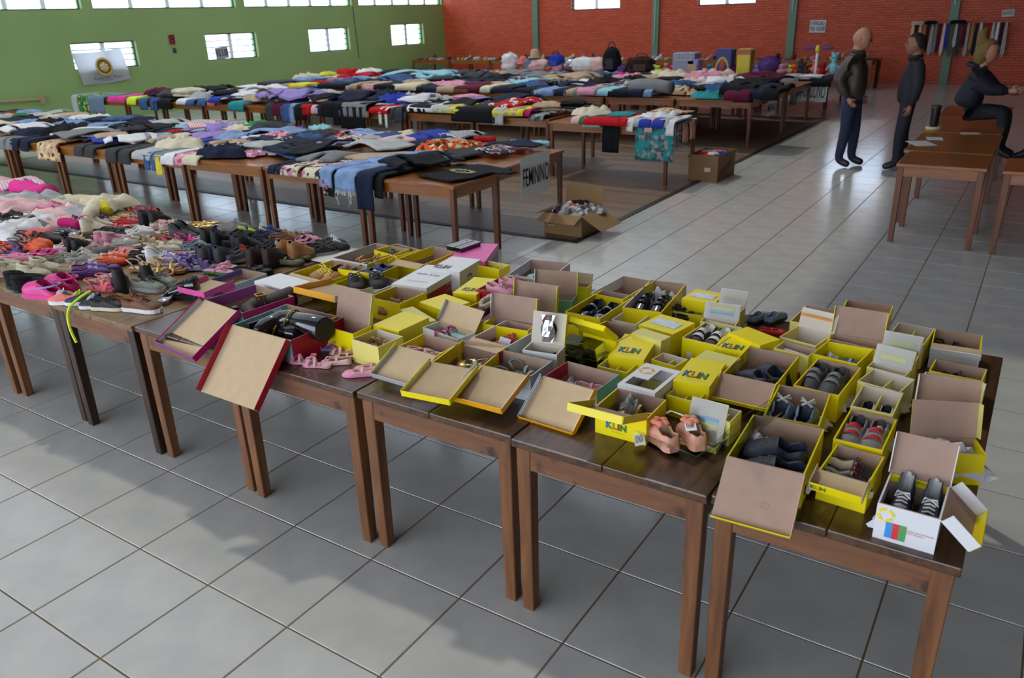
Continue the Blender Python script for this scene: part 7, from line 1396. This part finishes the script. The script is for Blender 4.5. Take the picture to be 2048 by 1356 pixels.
# shoes along the brick wall
pal = ['black', 'dark brown', 'beige', 'white', 'pink', 'grey', 'tan', 'cream', 'wine', 'silver', 'navy', 'red', 'gold', 'light grey']
WS = {'sneaker': 'sneaker', 'boot': 'ankle boot', 'ballet': 'flat shoe'}; G6 = {}; prev = {0: 'the corner', 1: 'the corner'}
for k in range(96):
    x = -16.6+15.0*(k//2)/47.5; y = 21.45+.3*(k % 2)*1.3+rng.uniform(-.05, .05); c = pal[rng.integers(0, len(pal))]; st = ['sneaker', 'boot', 'ballet'][rng.integers(0, 3)]
    key = (c, st)
    if key not in G6:
        b = MB(); 
        for q, (v, f) in shoe_geo(st, .27).items():
            if q in ('upper', 'lining', 'sole'): b.add(v, f)
        G6[key] = b.mesh('shoe', shoe_mat(c), True)
    o = link('shoe', G6[key]); o.location = (x, y, ZT+.002); o.rotation_euler = (0, 0, rng.uniform(-2.4, -.8))
    tag(o, uniq('%s %s right of %s, %s line by the brick wall' % (c, WS[st], prev[k % 2], 'near' if k % 2 == 0 else 'far'), ['on the %s table' % q for q in ('corner', 'next', 'middle', 'last')]), 'shoe', 'shoes on the tables by the brick wall')
    prev[k % 2] = '%s %s' % (c, WS[st])
# second-hand boots standing at the corner table and hanging cloth at its aisle end
c = on_y(1767, 130, 21.3); b = MB(); V, F = cloth('rect', .5, .3, .75, 31, nu=10, nv=12); b.add(V, F); o = b.build('hanging_cloth', fab('brown', None), None, True); o.location = (-1.5, 21.55, ZT+.01); o.rotation_euler = (0, 0, PI/2); tag(o, 'brown cloth hanging from the end of the brick-wall tables', 'cloth')
blob('soft_toy', 'hot pink ball by the bald man on the wall table', 'toy', (1716, 122), 21.6, (.3, .25, .24), 'hot pink'); blob('hat', 'cream hat beside the hot pink ball', 'hat', (1731, 120), 21.6, (.22, .2, .16), 'cream')
# tie rack on the brick wall
a0, a1 = on_y(1822, 56, RY-.2), on_y(2017, 58, RY-.2); b = MB(); b.tube([(a0[0], RY-.2, 1.5), (a1[0], RY-.2, 1.5)], .02, 6)
rk = b.build('tie_rack', mat('dark_metal2', '#3a3228', .5)); tag(rk, 'long dark rod on the brick wall holding ties and scarves', 'rack')
for x in (a0[0]+.05, a1[0]-.05): b = MB(); b.box((x-.02, RY-.2, 1.47), (x+.02, RY, 1.53)); b.build('bracket', mat('dark_metal2', '#3a3228', .5), rk)
tc = ['cream', 'black', 'orange', 'tan', 'dark brown', 'navy', 'grey', 'wine', 'peach', 'blue', 'olive', 'grey', 'dark grey', 'wine', 'black', 'tan', 'navy', 'light grey', 'brown', 'red', 'grey', 'white', 'navy', 'olive']
for k, c in enumerate(tc):
    x = a0[0]+.05+(a1[0]-a0[0]-.1)*k/(len(tc)-1); l = .55+.3*abs(math.sin(k*1.7)); w = .045
    b = MB(); n = 8; P = []
    for s in (0, 1):
        for j in range(n+1):
            z = 1.53-l*j/n; ww = w*(.6+.5*j/n) if j < n else w*.2; yy = RY-.235-.01*math.sin(j+k)-(.0 if s == 0 else .008)
            P += [(x-ww, yy, z), (x+ww, yy, z)]
    m_ = 2*(n+1); F = [(2*j, 2*j+1, 2*j+3, 2*j+2) for j in range(n)]+[(m_+2*j, m_+2*j+2, m_+2*j+3, m_+2*j+1) for j in range(n)]+[(2*j, 2*j+2, m_+2*j+2, m_+2*j) for j in range(n)]+[(2*j+1, m_+2*j+1, m_+2*j+3, 2*j+3) for j in range(n)]
    b.add(P, F); b.box((x-w*.5, RY-.245, 1.515), (x+w*.5, RY-.16, 1.535)); o = b.build('necktie', fab(c, 'stripe' if k % 3 == 2 else None)); tag(o, uniq('%s tie on the wall rack between %s and %s ones' % (CW.get(c, c), tc[k-1] if k else 'the left end', tc[k+1] if k < len(tc)-1 else 'the right end')), 'tie', 'ties on the wall rack')
for k, (px0, px1, c) in enumerate([(1822, 1848, 'cream'), (1848, 1872, 'black'), (1898, 1930, 'black')]):
    A, B = on_y(px0, 55, RY-.2), on_y(px1, 55, RY-.2); V, F = folded(B[0]-A[0], .3, .09, k, 2); b = MB(); b.add(V, F); o = b.build('folded_scarf', fab(c)); o.location = ((A[0]+B[0])/2, RY-.18, 1.525); tag(o, uniq('%s folded scarf lying over the tie rod, %s' % (c, ['left end', 'next to the cream one', 'by the green pillar'][k])), 'scarf', 'scarves over the tie rod')
# ------------------------------------------------------------ things on the right-hand tables
p = at(1866, 258, ZT); t = thing('tumbler', 'tall dark tumbler standing on the table right of the aisle', 'tumbler', (p[0], p[1], ZT+.03))
b = MB(); b.lathe([(.04, 0), (.045, .02), (.05, .2), (.052, .215)], 16); b.build('body', mat('tumbler_dark', '#15161a', .35), t, True); b = MB(); b.lathe([(.053, .215), (.053, .23), (.03, .236)], 16); b.build('lid', mat('tumbler_lid', '#2a2c30', .4), t)
b = MB(); b.lathe([(.075, 0), (.08, .01), (.08, .028), (.07, .029)], 18); o = b.build('cork_coaster', mat('coaster', '#c9ba86', .8)); o.location = (p[0], p[1], ZT+.0005); tag(o, 'thick cream coaster under the dark tumbler', 'coaster')
for k, (xy, w, d, rz) in enumerate([((1842, 287), .2, .3, .5), ((1868, 280), .15, .2, .2)]):
    q = at(*xy, ZT); b = MB(); b.box((-w/2, -d/2, 0), (w/2, d/2, .004)); o = b.build('paper', mat('paper_white', '#c8c8c0', .7)); o.location = (q[0], q[1]+.05*k, ZT+.001+.005*k); o.rotation_euler = (0, 0, rz); tag(o, ['white papers hanging at the table edge beside the tumbler', 'small pale paper under the tumbler coaster side'][k], 'paper')
q = at(1940, 267, ZT); b = MB(); b.box((-.09, -.05, 0), (.09, .05, .006)); o = b.build('leaflet', mat('leaflet', '#b9a6a0', .5)); o.location = (q[0], q[1], ZT+.001); o.rotation_euler = (0, 0, .3); tag(o, 'pale leaflet lying on the table before the seated woman', 'leaflet')
# ------------------------------------------------------------ people
def skin_body(name, joints, edges, radii, mats_, matfn, parent=None, sub=2, root=0):
    me = bpy.data.meshes.new(name); me.from_pydata([tuple(j) for j in joints], edges, []); o = link(name, me, parent)
    sk = o.modifiers.new('skin', 'SKIN'); sk.use_smooth_shade = True; sk.branch_smoothing = .6
    for i, r in enumerate(radii): me.skin_vertices[0].data[i].radius = r if hasattr(r, '__len__') else (r, r)
    me.skin_vertices[0].data[root].use_root = True
    sb = o.modifiers.new('sub', 'SUBSURF'); sb.levels = sub; sb.render_levels = sub
    dg = bpy.context.evaluated_depsgraph_get(); ev = bpy.data.meshes.new_from_object(o.evaluated_get(dg)); o.modifiers.clear(); o.data = ev; ev.materials.clear()
    for m in mats_: ev.materials.append(m)
    for p in ev.polygons: p.material_index = matfn(np.array(p.center)); p.use_smooth = True
    return o
SKIN = mat('skin', '#a8745a', .55); SKIN2 = mat('skin_dark', '#8a5c48', .55)
def head(parent_obj, c, fwd, tilt, skin, r=.105):   # face geometry joined into the body mesh: skull, jaw, nose, ears, eyes, mouth
    bm = bmesh.new(); f = np.array(fwd, float); f /= np.linalg.norm(f); s = np.array([f[1], -f[0], 0]); u = np.array([0, 0, 1.])
    f2 = f*math.cos(tilt)-u*math.sin(tilt); u2 = u*math.cos(tilt)+f*math.sin(tilt); c = np.array(c)
    b = MB()
    N_, K_ = 18, 14
    P = []
    for i in range(K_+1):
        ph = -PI/2+PI*i/K_
        for j in range(N_):
            th = 2*PI*j/N_; x, y, z = math.cos(ph)*math.cos(th), math.cos(ph)*math.sin(th), math.sin(ph)
            zz = z*r*1.18; w = r*.80*(1 if z > -.1 else 1-.32*(-z-.1)); d = r*(1.02 if x < 0 else .98); xx = x*d
            if z < -.2 and x > 0: xx += .014*(-z)
            if z < -.35 and x < 0: xx *= .8
            P.append(c+f2*xx+s*(y*w)+u2*zz)
    F = [(i*N_+j, i*N_+(j+1) % N_, (i+1)*N_+(j+1) % N_, (i+1)*N_+j) for i in range(K_) for j in range(N_)]
    b.add(P, F)
    b.add([c+f2*r*.92+u2*.022, c+f2*r*1.0+s*.017-u2*.028, c+f2*r*1.0-s*.017-u2*.028, c+f2*r*1.22-u2*.02], [(0, 1, 3), (0, 3, 2), (1, 2, 3)])
    for sy in (-1, 1):
        e = MB(); e.ellipsoid((0, 0, 0), (.012, .022, .033), 8, 6); b.add([c+s*sy*(r*.8+q[0]*.8)+f2*(q[1]-.008)+u2*q[2] for q in e.v], e.f)
    eb = MB()
    for sy in (-1, 1):
        e = MB(); e.ellipsoid((0, 0, 0), (.009, .015, .009), 8, 5); eb.add([c+f2*(r*.9+q[0])+s*(sy*.034+q[1])+u2*(.012+q[2]) for q in e.v], e.f)
        e = MB(); e.ellipsoid((0, 0, 0), (.008, .02, .005), 8, 5); eb.add([c+f2*(r*.94+q[0])+s*(sy*.034+q[1])+u2*(.034+q[2]) for q in e.v], e.f)
    e = MB(); e.ellipsoid((0, 0, 0), (.008, .024, .006), 8, 5); mo = [c+f2*(r*.95+q[0])+s*q[1]+u2*(-.055+q[2]) for q in e.v]
    return b, eb, (mo, e.f)
def join_into(o, b, mi, m):
    if m.name not in [x.name for x in o.data.materials]: o.data.materials.append(m)
    mi = [x.name for x in o.data.materials].index(m.name)
    bm = bmesh.new(); bm.from_mesh(o.data); vs = [bm.verts.new(v) for v in b.v]
    for f in b.f:
        try: q = bm.faces.new([vs[i] for i in f]); q.material_index = mi; q.smooth = True
        except ValueError: pass
    bm.to_mesh(o.data); bm.free()
def hand(wrist, dirv, palm_n, side, r=.009):   # palm and five bent fingers
    b = MB(); d = np.array(dirv, float); d /= np.linalg.norm(d); n = np.array(palm_n, float); n -= d*(n@d); n /= np.linalg.norm(n); s = np.cross(d, n)*side; w = np.array(wrist)
    b.tube([w, w+d*.03, w+d*.06, w+d*.09], [.024, .032, .036, .03], 8)
    for k, (off, ln) in enumerate(((-.027, .066), (-.009, .076), (.009, .072), (.026, .056))):
        p0 = w+d*.085+s*off; b.tube([p0, p0+d*ln*.45+n*.006, p0+d*ln*.8+n*.022, p0+d*ln*.9+n*.04], [r, r*.95, r*.85, r*.6], 6)
    p0 = w+d*.035-s*.03; b.tube([p0, p0+d*.025-s*.022+n*.01, p0+d*.052-s*.026+n*.022], [.011, .0095, .007], 6)
    return b
def person(label, base, fwd, H_, cols, pose, headtilt=0.0, hair=None, skin=SKIN, group=None):
    # pose: dict of joint positions in metres in the person's frame (x forward, y left, z up) scaled for 1.75 m
    k = H_/1.75; f = np.array(fwd, float); f /= np.linalg.norm(f); l = np.array([-f[1], f[0], 0]); base = np.array(base, float)
    W = lambda p: base+(f*p[0]+l*p[1])*k+np.array([0, 0, p[2]*k])
    names = list(pose['j']); J = [W(pose['j'][n]) for n in names]; ix = {n: i for i, n in enumerate(names)}
    E = [(ix[a], ix[b]) for a, b in pose['e']]; R = [tuple(np.array(pose['r'][n])*k) if hasattr(pose['r'][n], '__len__') else pose['r'][n]*k for n in names]
    J0 = [j-base for j in J]
    t = thing('person', uniq(label), 'person', base, 0, group)
    trm, shm = mat('cloth_'+cols['legs'], cols['legs'], .85, bump=.3, bscale=60), mat('leather_'+cols['shoes'], cols['shoes'], .4)
    tops = mat('cloth_'+cols['top'], cols['top'], .75, bump=.25, bscale=60)
    hipz = pose.get('waist', .95)*k
    def mf(c):
        if c[2] > pose.get('neckz', 1.46)*k: return 0
        if pose.get('seated'): return 1 if c[2] > pose['waist']*k and (c@f) < .16*k else (2 if c[2] > pose.get('shoez', .1)*k else 3)
        if c[2] > hipz: return 1
        return 2 if c[2] > .085*k else 3
    o = skin_body('body', J0, E, R, [skin, tops, trm, shm], mf, t)
    hb, eb, (mv, mfc) = head(o, W(pose['head'])-base, fwd if 'hfwd' not in pose else f*pose['hfwd'][0]+l*pose['hfwd'][1], headtilt, skin, .12*k)
    join_into(o, hb, 0, skin); join_into(o, eb, 0, mat('eye_dark', '#1c1512', .3)); m2 = MB(); m2.add(mv, mfc); join_into(o, m2, 0, mat('lips', '#7a4440', .5))
    for nm, (wr, d, pn, sd) in pose['hands'].items():
        dd = f*d[0]+l*d[1]+np.array([0, 0, d[2]]); pp = f*pn[0]+l*pn[1]+np.array([0, 0, pn[2]]); join_into(o, hand(W(wr)-base, dd, pp, sd, .009*k), 0, skin)
    # jacket: a second, looser skin over trunk and arms, open at the hem
    jn = pose['jacket']; nn = list(jn); jx = {n: i for i, n in enumerate(nn)}
    JJ = [W(jn[n][0])-base for n in nn]; RR = [tuple(np.array(jn[n][1])*k) if hasattr(jn[n][1], '__len__') else jn[n][1]*k for n in nn]
    jo = skin_body('jacket', JJ, [(jx[a], jx[b]) for a, b in pose['je']], RR, [mat('jacket_'+cols['jacket'], cols['jacket'], cols.get('jr', .6), bump=.5, bscale=18)], lambda c: 0, t)
    if hair:
        c0 = W(pose['head'])-base; hf = f if 'hfwd' not in pose else f*pose['hfwd'][0]+l*pose['hfwd'][1]; hl = np.array([-hf[1], hf[0], 0]); hm = mat('hair_'+hair['c'], hair['c'], .7, bump=.8, bscale=90); b = MB(); N_, K_ = 16, 9; P = []
        rr = .126*k
        for i in range(K_+1):
            ph = PI/2-(PI*.62)*i/K_
            for j in range(N_):
                th = 2*PI*j/N_; x = math.cos(th); lim = hair['front'] if x > .3 else (hair.get('side', -.2) if x > -.2 else hair['back']); z = max(math.sin(ph), lim); q = math.sqrt(max(0, 1-min(1, z*z)))
                P.append(c0+hf*(q*x*rr*1.0-.006)+hl*(q*math.sin(th)*rr*.86)+np.array([0, 0, z*rr*1.16+.004]))
        b.add(P, [(i*N_+j, (i+1)*N_+j, (i+1)*N_+(j+1) % N_, i*N_+(j+1) % N_) for i in range(K_) for j in range(N_)])
        if hair.get('bun'):
            e = MB(); e.tube([(0, 0, 0), (-.05, 0, .05), (-.06, 0, .13), (-.02, 0, .19)], [.075, .07, .055, .02], 8); b.add([c0+hf*(q[0]-.03)+hl*q[1]+np.array([0, 0, q[2]+.06]) for q in e.v], e.f)
            e = MB(); e.ellipsoid((0, 0, 0), (.09, .1, .13), 10, 8); b.add([c0-hf*.06+hf*q[0]+hl*q[1]+np.array([0, 0, q[2]-.04]) for q in e.v], e.f)
        b.build('hair', hm, t, True)
    if 'collar' in cols:
        b = MB(); c0 = W((.0, 0, pose.get('collz', 1.485)))-base; pts = [c0+f*.075*k*math.cos(a)+l*.082*k*math.sin(a)+np.array([0, 0, .012*math.cos(a)*-1]) for a in np.linspace(0, 2*PI, 13)[:-1]]; b.tube(pts, .026*k, 6, close=True); b.build('collar', mat('jacket_'+cols['collar'], cols['collar'], .7), t, True)
    return t
def standing(dx=0.0, lean=0.0, stance=.11, stride=.04, armL=None, armR=None):
    j = {'pelvis': (0, 0, .96), 'belly': (.02, 0, 1.1), 'chest': (0+lean, 0, 1.3), 'neck0': (-.01+lean, 0, 1.45), 'neck1': (.0+lean, 0, 1.53), 'top': (.015+lean, 0, 1.6),
         'hipL': (0, .09, .92), 'kneeL': (stride*.5+.03, stance*.95, .5), 'ankL': (stride, stance, .09), 'toeL': (stride+.17, stance+.02, .035), 'hipR': (0, -.09, .92), 'kneeR': (-stride*.5+.03, -stance*.95, .5), 'ankR': (-stride, -stance, .09), 'toeR': (-stride+.17, -stance-.03, .035),
         'shL': (-.02+lean, .18, 1.41), 'elL': (-.08, .25, 1.13), 'wrL': (.06, .22, .92), 'shR': (-.02+lean, -.18, 1.41), 'elR': (-.08, -.25, 1.13), 'wrR': (.06, -.22, .92)}
    if armL: j['elL'], j['wrL'] = armL
    if armR: j['elR'], j['wrR'] = armR
    e = [('pelvis', 'belly'), ('belly', 'chest'), ('chest', 'neck0'), ('neck0', 'neck1'), ('neck1', 'top'), ('pelvis', 'hipL'), ('hipL', 'kneeL'), ('kneeL', 'ankL'), ('ankL', 'toeL'), ('pelvis', 'hipR'), ('hipR', 'kneeR'), ('kneeR', 'ankR'), ('ankR', 'toeR'), ('chest', 'shL'), ('shL', 'elL'), ('elL', 'wrL'), ('chest', 'shR'), ('shR', 'elR'), ('elR', 'wrR')]
    r = {'pelvis': (.14, .12), 'belly': (.14, .12), 'chest': (.16, .12), 'neck0': .08, 'neck1': .068, 'top': .07, 'hipL': .115, 'kneeL': .078, 'ankL': .06, 'toeL': (.046, .036), 'hipR': .115, 'kneeR': .078, 'ankR': .06, 'toeR': (.046, .036), 'shL': .065, 'elL': .048, 'wrL': .034, 'shR': .065, 'elR': .048, 'wrR': .034}
    jk = {'hem': ((.0, 0, .84), (.215, .18)), 'waist': ((.03, 0, 1.05), (.21, .19)), 'chest': ((lean, 0, 1.28), (.22, .18)), 'collar': ((lean-.01, 0, 1.47), (.1, .095)), 'shL': ((lean-.02, .19, 1.40), .1), 'elL': (j['elL'], .085), 'wrL': (tuple(np.array(j['elL'])+.88*(np.array(j['wrL'])-np.array(j['elL']))), .055), 'shR': ((lean-.02, -.19, 1.40), .1), 'elR': (j['elR'], .085), 'wrR': (tuple(np.array(j['elR'])+.88*(np.array(j['wrR'])-np.array(j['elR']))), .055)}
    je = [('hem', 'waist'), ('waist', 'chest'), ('chest', 'collar'), ('chest', 'shL'), ('shL', 'elL'), ('elL', 'wrL'), ('chest', 'shR'), ('shR', 'elR'), ('elR', 'wrR')]
    return dict(j=j, e=e, r=r, head=(.04+lean, 0, 1.64), hands={'L': (j['wrL'], tuple(np.array(j['wrL'])-np.array(j['elL'])), (.3, -1, 0), 1), 'R': (j['wrR'], tuple(np.array(j['wrR'])-np.array(j['elR'])), (.3, 1, 0), -1)}, jacket=jk, je=je)
p1 = standing(stride=.05, lean=.0, armR=((-.12, -.28, 1.14), (.03, -.24, .92)), armL=((-.1, .28, 1.14), (.05, .23, .92)))
person('bald man in brown leather jacket and blue jeans standing in the aisle', (.23, 9.95, 0), (1, -.12, 0), 1.77, dict(legs='#1d2740', shoes='#2c1a12', top='#2a2622', jacket='#3a3026', collar='#35302a', jr=.5), p1, .28, None)
p2 = standing(stride=.06, lean=-.02, armL=((-.05, .29, 1.13), (.0, .25, .88)), armR=((-.05, -.29, 1.13), (.0, -.25, .88)))
person('dark-haired man in black jacket facing the bald man', (.93, 10.0, 0), (-1, -.25, 0), 1.69, dict(legs='#1a1d28', shoes='#1c1816', top='#1c1c20', jacket='#1c1b20', collar='#15151a', jr=.75), p2, -.05, dict(c='#1a1512', front=.62, back=-.5, side=.0), SKIN2)
def seated(arms):
    j = {'pelvis': (0, 0, .1), 'belly': (.03, 0, .26), 'chest': (.06, 0, .46), 'neck0': (.08, 0, .61), 'neck1': (.1, 0, .68), 'top': (.11, 0, .74), 'hipL': (.05, .1, .09), 'kneeL': (.45, .12, .1), 'ankL': (.43, .13, -.36), 'toeL': (.6, .14, -.42), 'hipR': (.05, -.1, .09), 'kneeR': (.45, -.12, .1), 'ankR': (.47, -.12, -.36), 'toeR': (.64, -.13, -.42),
         'shL': (.05, .18, .57), 'elL': arms[0], 'wrL': arms[1], 'shR': (.05, -.18, .57), 'elR': arms[2], 'wrR': arms[3]}
    s = standing(); r = dict(s['r']); r['pelvis'] = (.16, .12)
    jk = {'hem': ((-.02, 0, .12), (.25, .21)), 'waist': ((.02, 0, .27), (.24, .21)), 'chest': ((.05, 0, .46), (.24, .2)), 'collar': ((.08, 0, .63), (.1, .09)), 'shL': ((.05, .2, .56), .105), 'elL': (arms[0], .09), 'wrL': (tuple(np.array(arms[0])+.85*(np.array(arms[1])-np.array(arms[0]))), .055), 'shR': ((.05, -.2, .56), .105), 'elR': (arms[2], .09), 'wrR': (tuple(np.array(arms[2])+.85*(np.array(arms[3])-np.array(arms[2]))), .055)}
    return dict(j=j, e=s['e'], r=r, head=(.13, 0, .81), hands={'L': (arms[1], (1, 0, .1), (0, -1, .3), 1), 'R': (arms[3], (1, 0, .1), (0, 1, .3), -1)}, jacket=jk, je=s['je'], seated=True, waist=.2, neckz=.64, shoez=-.33, collz=.65)
w = at(1905, 242, ZT+.0)
person('blonde woman in navy top seated on a table, seen from behind', (1.68, 9.1, ZT+.055), (1, -.15, 0), 1.62, dict(legs='#14161e', shoes='#20242c', top='#141622', jacket='#141624', jr=.8, collar='#141622'), seated(((.22, .22, .36), (.42, .14, .32), (.24, -.22, .38), (.46, -.14, .36))), .15, dict(c='#6b5220', front=.5, back=-.9, side=-.8, bun=True))
person('person in grey and navy seated opposite, partly out of view', (2.85, 8.95, ZT+.055), (-1, -.1, 0), 1.68, dict(legs='#1a2440', shoes='#2a2a30', top='#8a8f92', jacket='#8a8f92', jr=.8), seated(((.2, .22, .34), (.44, .12, .28), (.2, -.22, .34), (.44, -.12, .28))), .1, dict(c='#2a1c14', front=.55, back=-.6, side=-.2))
